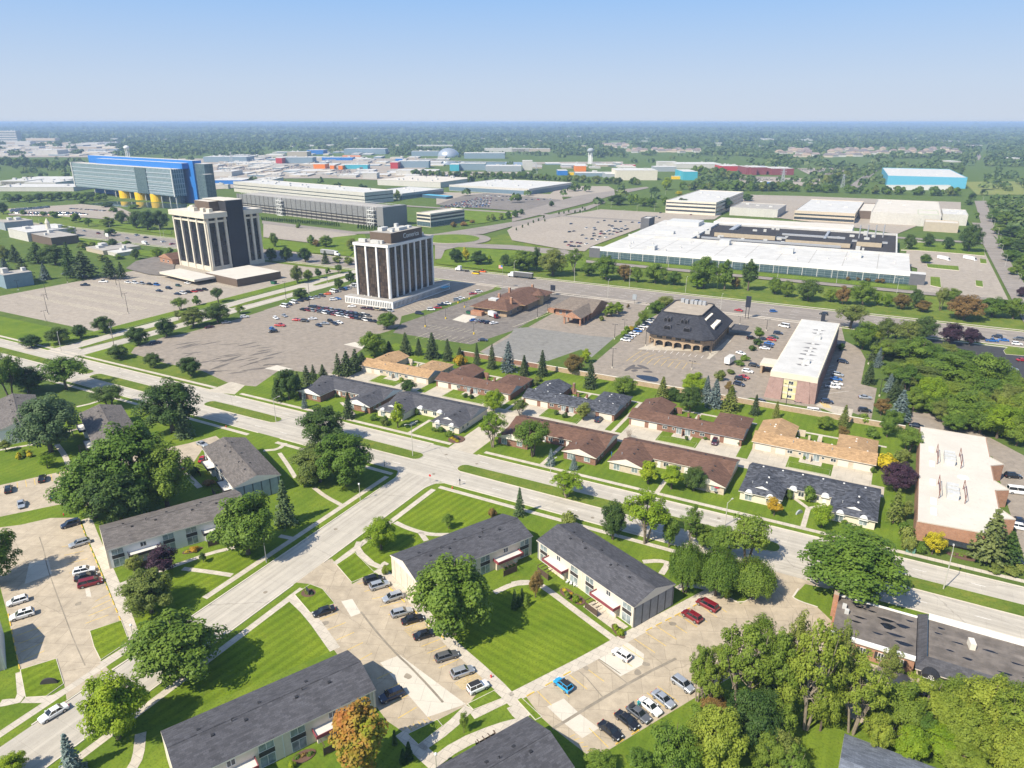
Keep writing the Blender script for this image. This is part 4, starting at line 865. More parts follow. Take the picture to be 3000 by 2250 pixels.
flat('service_tower', 'dark grey box tower at the back corner of the glass factory', 'A2 1045,825 1138,820 1140,812', 13, plain('dark grey block', (.12, .12, .13), .8), m_wroof)
# ---- white hotel
r = root('hotel', 'three storey white roofed hotel with pink brick corners', 'hotel', (-26, 316, 0), 0)
m_pink = bands('pink brick', (.36, .22, .19), (.31, .185, .16), .5, .2, .9, (.4, .32, .28), .12)
x0, x1, y0, y1, TH = -8.5, 8.5, -43, 43, 10.6
MB().box(x0 + .6, y0 + 1, 0, x1 - .6, y1, 8.4).build('wall', m_brick, r); MB().box(x0, y0, 8.4, x1, y1 + .3, TH, 0).build('parapet_band', m_cream, r); rf = MB().box(x0 + .5, y0 + .5, TH, x1 - .5, y1 - .2, TH + .06).build('roof', m_wroof, r)
for xa, xb in ((x0, x0 + 5), (x1 - 7, x1 - 2.8)):
    b = MB(); b.v = [(xa - (1.2 if xa < 0 else 0), y0 - .9, 0), (xb + (1 if xa > 0 else 0), y0 - .9, 0), (xb, y0 + 1, 0), (xa, y0 + 1, 0), (xa, y0 + .15, 8.4), (xb, y0 + .15, 8.4), (xb, y0 + 1, 8.4), (xa, y0 + 1, 8.4)]
    b.f = [(0, 1, 5, 4), (1, 2, 6, 5), (2, 3, 7, 6), (3, 0, 4, 7), (4, 5, 6, 7)]; b.m = [0] * 5; b.build('corner_pier', m_pink, r)
block(r, 'corner_pier', m_pink, x1 - 2.6, x1 + .1, y0 - .2, y0 + 2.2, 0, 8.4)
for k in range(3):
    block(r, 'balcony', plain('yellow render', (.60, .56, .30), .8), x0 + 5.1, x1 - 7.1, y0 + .3, y0 + .95, .3 + 2.8 * k, 2.3 + 2.8 * k); window(r, -1.6, .2, .8 + 2.8 * k, 2.0 + 2.8 * k, y0 + .3)
for k in range(3):
    for i in range(16): window(r, y0 + 4 + i * 5, y0 + 6.6 + i * 5, .7 + 2.75 * k, 2.4 + 2.75 * k, x1 - .6, 1, 'y')
for k in range(3): block(r, 'balcony_band', m_cream, x0 + 5.1, x1 - 7.1, y0 + .2, y0 + .9, 2.3 + 2.8 * k, 3.1 + 2.8 * k)
for i in range(17): block(r, 'fin_wall', m_pink, x1 - .6, x1 + .3, y0 + 2.6 + i * 5, y0 + 3.1 + i * 5, 0, 8.38)
for i, y in enumerate((-30, -22, -15, -10, -5, 2, 20, 26)): MB().tube((1.5, y, TH), (1.5, y, TH + .5), .9, .3, 8).build('roof_vent', m_wroof, rf)
m_soot = plain('roof soot', (.20, .195, .19), .9, .4, 1.5)
for i, y in enumerate((-30, -22, -15, -10, -5, 2, 20, 26)): MB().poly([(1.2 + (2.2 + i % 3 * .5) * math.cos(t) * (1 + .25 * math.sin(5 * t + i)), y + 1.2 * math.sin(t), TH + .066) for t in np.linspace(0, 6.0, 16)]).build('roof_stain', m_soot, rf)
for y in (-26, -27.5, 10, 12): block(rf, 'rooftop_unit', m_unit, 1, 3.5, y, y + 1, TH, TH + 1.4)
MB().box(-16.5, -16, 3.4, x0 + .5, -8, 4.6, 0, 1).build('entrance_canopy', [m_cream, m_croof], r); block(r, 'canopy_pier', m_tanb, -16.2, -15.4, -15.8, -8.2, 0, 3.4)
# ---- mansard office
r = root('mansard_office', 'tan brick office under a steep black shingled mansard with dormers', 'office building', (-82.5, 338, 0), 0)
def oct_(x0, y0, x1, y1, c): return [(x0 + c, y0), (x1 - c, y0), (x1, y0 + c), (x1, y1 - c), (x1 - c, y1), (x0 + c, y1), (x0, y1 - c), (x0, y0 + c)]
eo, to = oct_(-16.5, -23, 16.5, 23, 4.2), oct_(-13, -9.5, 7.2, 18, 1.6); wo = oct_(-15, -21, 15, 21.6, 3.8)
b = MB(); k = len(b.v); b.v += [(x, y, 5.9) for x, y in eo] + [(x, y, 6.3) for x, y in eo] + [(x, y, 13.6) for x, y in to] + [(x, y, 14.2) for x, y in to] + [(x * .94, y * .96, 14.2) for x, y in to] + [(x * .95, y * .96, 13.85) for x, y in to]
for ring in range(5):
    for i in range(8): j = (i + 1) % 8; b.f.append((ring * 8 + i, ring * 8 + j, ring * 8 + 8 + j, ring * 8 + 8 + i)); b.m.append(0)
b.f += [tuple(40 + i for i in range(8)), tuple(7 - i for i in range(8))]; b.m += [1, 2]; rf = b.build('mansard_roof', [shingle('black mansard shingle', (.048, .05, .06), .25), plain('tan roof gravel', (.34, .29, .23), .95, .15, .3), m_trim], r)
MB().prism(wo, 3.1, 5.9).build('upper_wall', m_tanb, r); MB().prism(oct_(-12.5, -18.5, 12.5, 19, 3.5), 0, 3.1).build('ground_floor_wall', m_glass, r)
for i in range(8):   # arcade piers and flat arches
    a, e = Vector(wo[i]), Vector(wo[(i + 1) % 8]); n = max(1, round((e - a).length / 4.3)); d = (e - a) / n; t = d.normalized(); nn = Vector((t.y, -t.x))
    for j in range(n):
        p = a + d * j; q4 = [p - t * .4 - nn * .9, p + t * .4 - nn * .9, p + t * .4 + nn * .05, p - t * .4 + nn * .05]; MB().prism([tuple(v) for v in q4], 0, 3.1).build('arcade_pier', m_tanb, r)
    for j in range(n):
        b = MB(); p0, p1 = a + d * j + t * .4, a + d * (j + 1) - t * .4; st = 8; row = [(p0.lerp(p1, s_ / st), 3.1 - .9 * abs(2 * s_ / st - 1) ** 2.5) for s_ in range(st + 1)]
        for (u_, zu), (w_, zw_) in zip(row, row[1:]):
            b.poly([(*(u_ - nn * 0), zu), (*(w_ - nn * 0), zw_), (*w_, 3.1), (*u_, 3.1)])
        b.build('arch', m_tanb, r)
        if (e - a).length > 8:
            c0, c1 = a + d * (j + .2) + nn * .05, a + d * (j + .8) + nn * .05; q4 = [c0 - nn * .1, c1 - nn * .1, c1, c0]; MB().prism([tuple(v) for v in q4][::1], 4.3, 5.6).build('window', m_glass, r)
m_pane = glass('black dormer glass', (.008, .009, .012), .15)
def dormer(x, y, z, w, h, face, arch=True):
    w *= 1.3; h *= 1.25; b = MB(); n = 8; pts = [(-w / 2, 0)] + [(w / 2 * math.cos(math.pi - math.pi * i / n), h - w / 2 + w / 2 * math.sin(math.pi * i / n)) for i in range(n + 1)] + [(w / 2, 0)]
    f = (lambda u, v, d: (x + u, y + d, z + v)) if face == 'y' else (lambda u, v, d: (x - d, y + u, z + v)); k = len(pts); D = 3.2
    b.v = [f(u, v, 0) for u, v in pts] + [f(u, v, D) for u, v in pts] + [f(u * .75, v * .85 + .12, -.03) for u, v in pts]
    b.f = [tuple(range(k))] + [(i, k + i, k + (i + 1) % k, (i + 1) % k) for i in range(k)] + [tuple(range(2 * k, 3 * k))]; b.m = [0] * (k + 1) + [1]; b.build('dormer', [m_trim if face == 'x' else m_char, m_pane], rf)  # cream fronts on the side dormers imitate light glints by colour
for x in (-8.5, -6.7, -.4, 1.4): dormer(x, -14.6, 10.0, 1.3, 2.3, 'y')
for x in (-6.2, 3): dormer(x - .7, -19.2, 7.4, 1.5, 2.3, 'y'); dormer(x + .8, -19.2, 7.4, 1.5, 2.3, 'y')
dormer(-2, -15.8, 9.4, 2.0, 1.2, 'y')
for i in range(8): dormer(9.4, -8 + i * 1.7, 10.2, 1.1, 2.0, 'x')
for i in range(6): dormer(13.7, -9 + i * 2.3, 7.4, 1.5, 2.2, 'x')
for x in (-8.5, -6, -3.5, -1.5, .6, 2.6): block(r, 'rooftop_unit', m_metal, x - .8, x + .8, 12 + (x % 2), 14 + (x % 2), 13.86, 15.8)
MB().prism([(16.6, 12), (24, 14), (24, 22), (16.6, 23)], 3.4, 3.8).build('entrance_canopy', m_char, r)
# ---- brick bank with drive-through
r = root('bank_building', 'small brick bank with grey gabled roof and a drive-through canopy', 'bank', (-150, 356, 0), 0)
MB().box(-10, -8, 0, 11, 14, 3.8).build('wall', m_brick2, r); rf = MB(); roofprism(rf, 'x', -12.5, 12.5, -10, 16, 3.8, 8.2, 7, 0); rf.build('roof', [shingle('grey bank shingle', (.20, .165, .135), .2), m_brick2], r)
rf = MB(); roofprism(rf, 'y', -24, 2, 1.5, 12, 3.8, 7.0); rf.build('canopy_roof', [MATS['grey bank shingle'], m_brick2], r)
for x in (2.2, 11.2):
    for y in (-23, -18, -13): block(r, 'canopy_pier', m_brick2, x - .4, x + .4, y - .4, y + .4, 0, 3.8)
for x in (-7, -3): window(r, x - .8, x + .8, .8, 2.8, -8)
block(r, 'bin_screen', m_brick2, -16, -12, -6, -2, 0, 2)
# ---- brown roofed restaurant
r = root('restaurant', 'brown roofed restaurant with a round turret and tan walls', 'restaurant', (-190, 349, 0), 0)
m_rest = plain('tan stucco', (.52, .38, .20), .85, .08)
MB().box(-12, -19, 0, 9, 0, 3.7).box(-9, 0, 0, 12, 30, 3.9).build('wall', m_tanb, r); rf = MB(); roofprism(rf, 'x', -13.5, 10.5, -21, 2, 3.7, 7.4, 8, 8); roofprism(rf, 'y', -6, 32, -11, 13.6, 3.9, 8.0, 3, 9); rf.build('roof', [m_brn, m_rest], r)
b = MB(); b.tube((11, 16, 0), (11, 16, 5.6), 3, 3, 12); b.build('turret', m_rest, r); b = MB(); b.tube((11, 16, 5.6), (11, 16, 9), 3.8, .1, 12); b.build('turret_roof', m_brn, r)
for x, y in ((-4, -4), (7, -10), (-6, 12), (2, 26)): block(r, 'chimney', m_brick2, x - .6, x + .6, y - .6, y + .6, 4, 8.8)
for x in (-8, -2, 4): window(r, x - .9, x + .9, .8, 2.8, -19)
for y in (-14, -6): window(r, y - .9, y + .9, .8, 2.8, 9, 1, 'y')
block(r, 'kitchen_plant', m_unit, -6, -1, -13, -9, 5, 7.4); block(r, 'bin_screen', m_brick2, -11, -4, -24, -20.5, 0, 2.2)
# ---- white roofed commercial block with notched side
r = root('flat_office', 'long white flat roofed brick building with saw-tooth right side', 'building', (25.5, 219.5, 0), 0)
pl = [(-9.5, -33.3), (9.2, -31.5), (9.2, -22), (12.6, -20.5), (9.4, -16), (9.4, -5), (12.8, -3), (9.6, 1.5), (9.6, 12), (13.0, 14.6), (9.8, 18.5), (9.8, 34.5), (-8.8, 34.2)]
MB().prism(pl, 0, 5.2).build('wall', m_brick2, r); pi = inset(pl, .35); b = MB().prism(pl, 5.2, 5.5); b.f[-1:] = []; b.m[-1:] = []; b.poly([(x, y, 5.32) for x, y in pi]); k = len(pl)
rf = b.build('roof', m_croof, r)
for i in range(len(pl)): p, e = Vector(pl[i]), Vector(pl[(i + 1) % len(pl)])
MB().box(-7, -33.4, .9, 5, -33, 2.2).build('window_band', m_glass, r)
for yb in (10, -13):
    b = MB()
    for x in (-4.5, 1.5):
        for y in (yb - 4.5, yb + 4.5): b.box(x, y, 5.3, x + .15, y + .15, 8.2)
    for z in (6.6, 8.1): b.box(-4.5, yb - 4.5, z, -4.38, yb + 4.6, z + .12); b.box(1.5, yb - 4.5, z, 1.62, yb + 4.6, z + .12)
    b.build('screen_frame', plain('rust steel', (.20, .075, .045), .8, .2), rf)
    for y in (yb - 2.6, yb, yb + 2.4): block(rf, 'rooftop_unit', m_unit, -2.6, .2, y - .9, y + .9, 5.32, 7.2)
for y in (16, 5, -8, -20, -26): block(rf, 'skylight', m_white, -6.4, -5, y - 1.8, y + 1.8, 5.32, 5.6)
b = MB(); b.tube((2, -.5, 5.3), (2, -.5, 5.45), 1.5, 1.4, 14); b.build('roof_hatch', m_white, rf)
# ---- black roofed brick offices
r = root('brick_office', 'black flat roofed orange brick office puddled with water, chimney at its corner', 'office building', (9, 139.3, 0), R(-1))
MB().box(-8, -6.5, 0, 7.3, 7.2, 3.7).build('wall', m_brick2, r); rf = MB().box(-7.6, -6.1, 3.7, 7.3, 6.8, 3.9).build('roof', m_broof2, r); block(r, 'roof_edge', m_white, -8.2, 7.3, -6.9, -6.1, 3.35, 4.0); block(r, 'roof_edge', m_white, -8, 7.3, 6.8, 7.3, 3.5, 4.1)
for i, x in enumerate((-5.2, -1.6, 1.6, 5)):
    window(r, x - .55, x + .55, 1.0, 2.6, -6.5)
    for s in (-1, 1): block(r, 'shutter', m_dkd, x + s * .85 - .25, x + s * .85 + .25, -6.56, -6.5, 1.0, 2.6)
block(r, 'chimney', m_brick2, -8.6, -7.6, 4.4, 6.2, 0, 5.6)
for x, y in ((-6.2, 3), (-5.6, 1.4)): block(rf, 'rooftop_unit', m_unit, x - .4, x + .4, y - .4, y + .4, 3.9, 4.8)
m_puddle2 = MATS['puddle water']
for (x, y, a, b_) in ((-3.5, 4.8, .9, .35), (-1, 4.6, .8, .3), (-3, 1.2, 1.2, .3), (1.8, 3, 1.6, .5), (2.2, 1, 1.3, 1.0), (4.8, 2.5, 1.2, .6), (3.6, -1.2, 1.6, .4), (5.2, -3.2, 1.5, .6), (-3.6, -.6, 1.0, .3), (6, 5, .7, .3), (.5, -2.4, .9, .3)):
    MB().poly([(x + a * math.cos(t) * (1 + .3 * math.sin(3 * t)), y + b_ * math.sin(t), 3.906) for t in np.linspace(0, 6.1, 14)]).build('puddle', m_puddle2, rf)
r = root('mansard_shop', 'long black roofed office with shingled skirt and a numbered black awning', 'office building', (32, 138.8, 0), R(-1))
MB().box(-15, -6, 0, 16, 8.6, 3.4).build('wall', m_crm2, r); rf = MB().box(-13.6, -5.6, 3.9, 16, 8.2, 4.0).build('roof', m_broof2, r)
b = MB(); b.v = [(-15.6, -8.4, 3.0), (17, -8.4, 3.0), (17, -5.7, 4.6), (-13.9, -5.7, 4.6), (-15.6, 9.4, 3.2), (-13.9, 8.4, 4.6), (-15.6, -8.4, 2.8), (17, -8.4, 2.8), (-13.7, -5.5, 3.9), (-13.7, 8.3, 3.9), (17, -5.5, 3.9)]
b.f = [(0, 1, 2, 3), (4, 0, 3, 5), (6, 7, 1, 0), (3, 2, 10, 8), (5, 3, 8, 9)]; b.m = [0, 0, 1, 2, 2]; b.build('skirt_roof', [m_char, m_trim, m_lblue], r)
MB().box(-13.7, 7.4, 4.0, 17, 8.5, 4.75).build('white_parapet', m_white, r)
b = MB(); b.box(-.5, -1, 4, .5, 1, 5.4); b.build('rooftop_unit', m_trim, rf, (-6.4, 2.2, 0), .2)
for (x, y, a, b_) in ((-12, 3.5, .7, .25), (-11.5, 5.5, .6, .3), (-8.5, 2.2, 1, .25), (-3.2, 2.6, 1.2, .3), (1, 1, 1.1, .25), (4, 4, .8, .3), (-7, -2, .8, .35), (-1, -3, 1.2, .3), (6.5, .5, 1, .3), (-10, -1, .7, .25), (3, -2.6, 1.4, .3), (9, 3, 1, .3)):
    MB().poly([(x + a * math.cos(t) * (1 + .3 * math.sin(3 * t + x)), y + b_ * math.sin(t), 4.006) for t in np.linspace(0, 6.1, 14)]).build('puddle', m_puddle2, rf)
aw = MB(); n = 8; pr = [(1.7 * math.cos(math.pi * i / n), 2.55 + 1.1 * math.sin(math.pi * i / n)) for i in range(n + 1)]; aw.v = [(-13 + x, -9.6, z) for x, z in pr] + [(-13 + x, -6, z) for x, z in pr]
aw.f = [(i, i + 1, n + 2 + i, n + 1 + i) for i in range(n)] + [tuple(range(n, -1, -1))]; aw.m = [0] * (n + 1); awo = aw.build('awning', m_dark, r); block(awo, 'awning_edge', m_white, -14.7, -11.3, -9.64, -9.58, 2.5, 2.6)
for tx, sz, z in (('101', .8, 2.66), ('Suite', .28, 3.33)):
    text(tx, sz, m_white, awo, (-13, -9.64, z), (math.pi / 2, 0, 0), .02)
for x in (-9, -5, 0, 5): window(r, x - .6, x + .6, .8, 2.4, -6)
# ---- house at the bottom right
r = root('corner_house', 'slate blue hipped roof at the bottom right edge in the trees', 'house', (16, 98.5, 0), R(-2)); MB().box(-9.5, -12, 0, 12, 8, 2.8).build('wall', m_cream, r)
rf = MB(); roofprism(rf, 'x', -10.5, 14, -8, 9, 2.8, 5.6, 0, 5); roofprism(rf, 'y', -14, 2, -10.4, 2, 2.79, 5.0, 0, 0); rf = rf.build('roof', [shingle('blue grey shingle', (.16, .18, .22), .25), m_trim], r)
vents(rf, [(-4, -6 + i, 4.9) for i in range(3)] + [(1 + i, 2.2, 5.0) for i in range(4)], VENT3)
# ---- brick boundary wall
for a_, b_, m in ((-168, -128, m_brick), (-128, -100, m_tanb), (-100, -40, m_tanb), (-40, 13, m_tanb)):
    lab = {-168: 'red brick boundary wall behind spruces at the bank lot', -128: 'short tan brick boundary wall behind the reddish olive tree', -100: 'tan brick boundary wall under the mansard office car park', -40: 'tan brick boundary wall below the hotel car park'}[a_]
    w = block(None, 'boundary_wall', m, a_, b_ - .02, 261.0, 261.35, 0, 2.0); tag(w, lab, 'wall'); block(w, 'coping', m_trim, a_, b_ - .02, 260.95, 261.4, 2.0, 2.1)
# ------------------------------------------------------------ far side of the highway, towards the horizon
KK.setdefault('Vc', (1650, 480, 3.175)); KK.setdefault('Vd', (1250, 540, 3.175)); KK.setdefault('Ve', (0, 590, 2.268))
m_red = plain('red panel', (.42, .035, .035), .6, .05); m_orp = plain('orange panel', (.72, .20, .02), .6, .05); m_turq = plain('turquoise panel', (.06, .36, .45), .6, .05); m_bg = plain('blue grey panel', (.20, .27, .32), .7, .08); m_maro = plain('maroon brick', (.22, .055, .06), .85, .1); m_beige = plain('beige panel', (.42, .36, .28), .8, .08)
def FB(name, label, cr, x0, x1, yb, yt, dep, wall, roof=None, ang=None, win=None, cat='building', grp='buildings of the far campus', unit=0):
    """far flat block: its front foot runs x0..x1 at yb, front roof edge at yt"""
    roof = roof or m_wroof; ang = YAW if ang is None else ang; p, q = Vector(P(cr, x0, yb)), Vector(P(cr, x1, yb)); h = max(2.5, hgt((p + q) / 2, cr, (x0 + x1) / 2, yt)); L = (q - p).length / 2
    c = (p + q) / 2; OBST.append((c.x, c.y, L + 14)); r = root(name, label, cat, (c.x, c.y, 0), ang, grp); MB().box(-L, 0, 0, L, dep, h - .6).build('wall', wall, r); rf = MB().box(-L - .15, -.15, h - .6, L + .15, dep + .15, h, 1, 0).build('roof', [roof, wall], r)
    if win:
        for z0, z1 in win: block(r, 'window_band', m_tglass, -L + .6, L - .6, -.07, 0, h * z0, h * z1)
    rn = random.Random(int(x0 + yb))
    for i in range(unit): x, y, a = rn.uniform(-L * .85, L * .85), rn.uniform(dep * .1, dep * .9), rn.uniform(1.2, 3.5); block(rf, 'rooftop_unit', m_unit if i % 2 else m_wroof, x - a, x + a, y - a * .7, y + a * .7, h, h + rn.uniform(1.5, 3.5))
    return r
DF = R(-9.5)
flat('factory', 'long white panelled factory behind the parking garage', 'A1 0,545 500,575 930,615', 15, m_wpan, m_wroof, DF, ext=(-60, 0, 0, 34), bands_=((5, 6, m_glass), (9.6, 10.6, m_glass)), units=14)
flat('factory_office', 'low grey building with green glazing beside the blue carport', 'A1 985,615 1210,625 1440,585 1230,570', 8, m_greyg, m_wroof, R(-4), bands_=((1, 5, m_tglass),), units=3)
flat('factory', 'wide white roofed factory with blue-grey glazed front', 'A1 1570,555 2212,590 A2 0,560 180,570 385,535 130,520', 9, m_wpan, m_wroof, R(-3), bands_=((.5, 6, plain('blue grey glazing', (.13, .19, .24), .3, .1)),), units=8)
FB('carport', 'blue topped carport at the packed car lot', 'A1', 1310, 1575, 668, 645, 14, plain('carport shade', (.05, .1, .14), .8), m_lblue, R(-9), cat='carport')
FB('factory', 'cream block with roof plant behind the white factory, left', 'A1', 670, 810, 500, 480, 40, m_wpan, unit=3); FB('factory', 'cream block with tall roof house behind the white factory', 'A1', 865, 980, 510, 462, 30, m_wpan); FB('factory', 'long white flat plant left of the wide white factory', 'A1', 930, 1540, 570, 525, 110, m_wpan, m_croof, R(2), unit=10)
FB('factory', 'white cube behind the low grey building', 'A1', 1135, 1265, 480, 440, 40, m_wpan); FB('factory', 'white roof house above the flat plant', 'A1', 1200, 1320, 525, 490, 25, m_wpan)
flat('office_block', 'white three storey office with dark bands and a rooftop box', 'A2 1250,680 1520,690 1870,615 1590,600', 15, m_conc, m_wroof, R(0), bands_=((3, 5, m_glass), (7.4, 9.4, m_glass), (11.6, 13, m_glass)), units=3)
flat('workshop', 'low cream workshop with gravel roof behind the white office', 'A2 1815,740 2160,755 2212,715 1850,700', 9, m_wpan, m_groof, R(0), units=3)
flat('workshop', 'cream flat roofed school-like block with ribbon windows', 'A3 380,765 850,785 905,690 480,675', 10.5, m_crm2, m_wroof, R(0), bands_=((1.5, 4, m_glass), (6, 7.6, m_glass)), units=3)
flat('warehouse', 'large windowless white warehouse by the east road', 'A3 975,775 1350,790 1520,785 1520,695 1040,690', 12, m_wpan, m_croof, R(0), units=2); flat('warehouse', 'pale green fronted block at the warehouse corner', 'A3 1352,790 1515,795 1520,790', 11.8, plain('pale green panel', (.36, .42, .30), .8), m_wroof, R(0), ext=(0, 0, 0, 30))
flat('link_block', 'dark brown glazed link between two white blocks', 'A3 872,765 980,770 1035,710 940,705', 9, m_brown, m_croof, R(0)); flat('plant_building', 'white plant building right of the warehouse', 'A3 1550,770 1735,800 1740,760 1560,750', 11, m_wpan, m_wroof, R(0), units=4); flat('plant_building', 'beige windowless box in front of the plant building', 'A3 1410,850 1675,870 1680,850 1420,845', 9, m_beige, m_croof, R(0))
flat('training_hall', 'sky blue and white hall beyond the tree belt at the right', 'A3 1110,480 1605,495 1610,430 1160,420', 17, m_lblue, m_wroof, YAW * .15, units=6); FB('hall_base', 'white loading front under the sky blue hall', 'A3', 1105, 1610, 600, 560, 6, m_white, grp=None)
for a in (('red brick campus block, left of a pair', 'A3', 0, 45, 478, 415, 60, m_maro), ('blue fronted campus block between red ones', 'A3', 140, 170, 455, 415, 60, m_blue), ('maroon campus block right of the blue one', 'A3', 165, 345, 478, 425, 60, m_maro), ('small blue shed by the substation', 'A3', 75, 185, 560, 535, 18, m_blue),
    ('tan old campus building at the far left', 'A1', 255, 415, 330, 290, 50, m_beige), ('blue glass block behind the tan campus building', 'A1', 415, 545, 310, 275, 60, m_blue), ('crimson end wall of a long dark campus block', 'A1', 163, 213, 390, 340, 40, m_red), ('long dark glass campus block beside the crimson wall', 'A1', 213, 460, 385, 335, 40, m_bg), ('cobalt striped long low campus block', 'A1', 535, 780, 360, 335, 40, m_blue), ('thin orange roofed campus block', 'A1', 700, 845, 333, 318, 25, m_orp),
    ('large orange campus block beside blue glass', 'A1', 467, 560, 428, 390, 40, m_orp), ('small orange block right of the large orange one', 'A1', 600, 632, 430, 400, 25, m_orp), ('orange block before turquoise windows', 'A1', 668, 702, 435, 402, 25, m_orp), ('turquoise fluted block beside the orange block', 'A1', 702, 905, 430, 395, 30, m_turq), ('small red campus shed', 'A1', 840, 865, 430, 415, 20, m_red), ('red end wall of a long dark block in the campus centre', 'A1', 1090, 1150, 428, 375, 40, m_red), ('long dark glazed block right of the red end wall', 'A1', 1150, 1400, 420, 365, 40, m_bg),
    ('dark office block with white roof behind the campus', 'A1', 715, 1050, 310, 265, 60, m_bg), ('pale blue small block by the dark office', 'A1', 1130, 1190, 365, 345, 20, m_blue), ('flat glazed block left of the dome', 'A1', 1260, 1480, 325, 285, 40, m_bg), ('wide glazed block right of the dome', 'A1', 1685, 2015, 345, 300, 60, m_bg), ('turquoise fronted block by the lake', 'A1', 1570, 1645, 445, 392, 50, m_turq), ('dark glazed block by the lake', 'A1', 1645, 1860, 440, 385, 40, m_bg), ('pale grey plant block by the lake', 'A1', 1860, 2150, 450, 405, 50, m_greyg),
    ('white tower block at the lake end', 'A2', 85, 165, 440, 362, 30, m_wpan), ('cobalt block left of the orange cube', 'A2', 370, 450, 480, 442, 40, m_blue), ('orange cube near the red topped water tower', 'A2', 512, 600, 450, 405, 40, m_orp), ('yellow panel block right of the cobalt block', 'A2', 465, 515, 478, 455, 10, m_yell), ('low green grey block behind the belt of trees', 'A2', 515, 840, 490, 462, 40, m_bg), ('big white topped hall behind the tree belt', 'A2', 845, 1175, 520, 440, 70, m_conc), ('grey shed left of the big white topped hall', 'A2', 762, 845, 512, 470, 60, m_greyg),
    ('thin red roofed block behind the hall', 'A2', 890, 1000, 410, 393, 20, m_red), ('grey block with two boxes on top', 'A2', 1155, 1330, 450, 412, 40, m_greyg), ('white rooftop plant behind the grey block', 'A2', 1185, 1330, 415, 370, 30, m_wpan), ('long white roofed block with plant, right of the grey block', 'A2', 1330, 1700, 425, 388, 80, m_wpan), ('turquoise walled block behind dark trees', 'A2', 1385, 1500, 520, 450, 70, m_turq), ('yellow pair of panels left of the turquoise block', 'A2', 1300, 1385, 512, 488, 12, m_yell), ('red walled block with white roof and yellow edge', 'A2', 1700, 1855, 445, 405, 60, m_red), ('maroon block at the right of the red block', 'A2', 1895, 2060, 475, 415, 60, m_maro), ('far maroon block by the substation', 'A2', 2105, 2200, 470, 430, 50, m_maro)):
    FB('campus_building', a[0], a[1], *a[2:7], a[7], unit=3 if a[3] - a[2] > 150 else 0)
for a in (('white tower block with grey right wing at the far left', 'A0', 5, 145, 215, 120, 40, m_wpan, ((.2, .28), (.4, .48), (.6, .68), (.8, .88))), ('pale hospital-like slab at the far left', 'A0', 215, 450, 220, 180, 40, m_crm2, ((.3, .5),)), ('cream cube beside the pale slab', 'A0', 128, 250, 240, 205, 40, m_wpan, None), ('long pale factory at the far left horizon', 'A0', 270, 470, 320, 275, 60, m_wpan, None), ('white sheds in front of the far woods', 'A0', 615, 790, 240, 222, 60, m_wpan, None), ('low dark roofed plant behind the blue topped office', 'A0', 1650, 2000, 375, 330, 60, m_bg, None), ('long white works right of the blue topped office', 'A0', 1700, 1880, 490, 450, 60, m_wpan, None), ('low blue trimmed building right of the blue office', 'A0', 1705, 1960, 555, 520, 60, m_blue, None), ('white shed with dark lettering-like stains', 'A0', 1705, 1850, 590, 555, 10, m_wpan, None), ('large white works right of the glass stair', 'A0', 2065, 2212, 570, 515, 60, m_wpan, None),
    ('low white plant left of the blue office, rear', 'A0', -40, 420, 560, 530, 120, m_wpan, None), ('cream plant wing in front of the low white plant', 'A0', 15, 215, 560, 525, 50, m_wpan, None), ('cream plant wing nearest the blue office', 'A0', 200, 455, 575, 538, 60, m_wpan, None), ('wide flat plant along the trees', 'A0', -60, 600, 610, 575, 60, m_wpan, None), ('white shopping block far beyond the lake', 'A1', 1850, 2212, 290, 262, 40, m_wpan, None), ('tan shopping row beyond the orange cube', 'A2', 0, 310, 290, 265, 40, m_beige, None)):
    FB('distant_building', a[0], a[1], *a[2:7], a[7], win=a[8], grp='buildings at the far left', unit=4)
for a, m in ((('white flat roofed shop row at the far left', 'A0', -40, 350, 1000, 925, 40), m_wpan), (('dark roofed shop row with cupola behind park trees', 'A0', 90, 560, 1030, 965, 22), m_brown), (('low grey roofed shop behind the park', 'A0', 620, 920, 1110, 1075, 30), m_beige), (('pale flat shop beside the highway', 'A0', 820, 1000, 1130, 1100, 16), m_wpan), (('blue grey roofed kiosk at the far left edge', 'A0', -60, 105, 1390, 1280, 16), m_bg), (('grey flat shop cut by the photo edge', 'A0', -80, 105, 920, 855, 25), m_greyg)): FB('shop', *a, m, m_wroof if m == m_wpan else m_groof, R(-9), grp='shops left of the cream tower', unit=2)
p = P('A0', 1350, 1195); r = root('brick_cottage', 'small orange brick building with a gable and two dishes beside the cream tower', 'building', (*p, 0), R(-9)); MB().box(-9, 0, 0, 9, 12, 4).build('wall', m_brick2, r); b = MB(); roofprism(b, 'y', -.6, 12.6, -10, 10, 4, 7.5); b.build('roof', [m_brn, m_brick2], r)
for x in (-3.5, 3): window(r, x - 1, x + 1, 1.2, 2.8, 0)
b = MB(); b.tube((0, 0, 0), (0, 0, 5), 2, 1.8, 8); b.tube((0, 0, 5), (0, 0, 9), 2.2, .2, 8); x, y = P('A0', 410, 990); r = root('cupola', 'stone clock cupola above the dark shop row', 'cupola', (x, y, 9)); b.build('drum', m_conc, r)
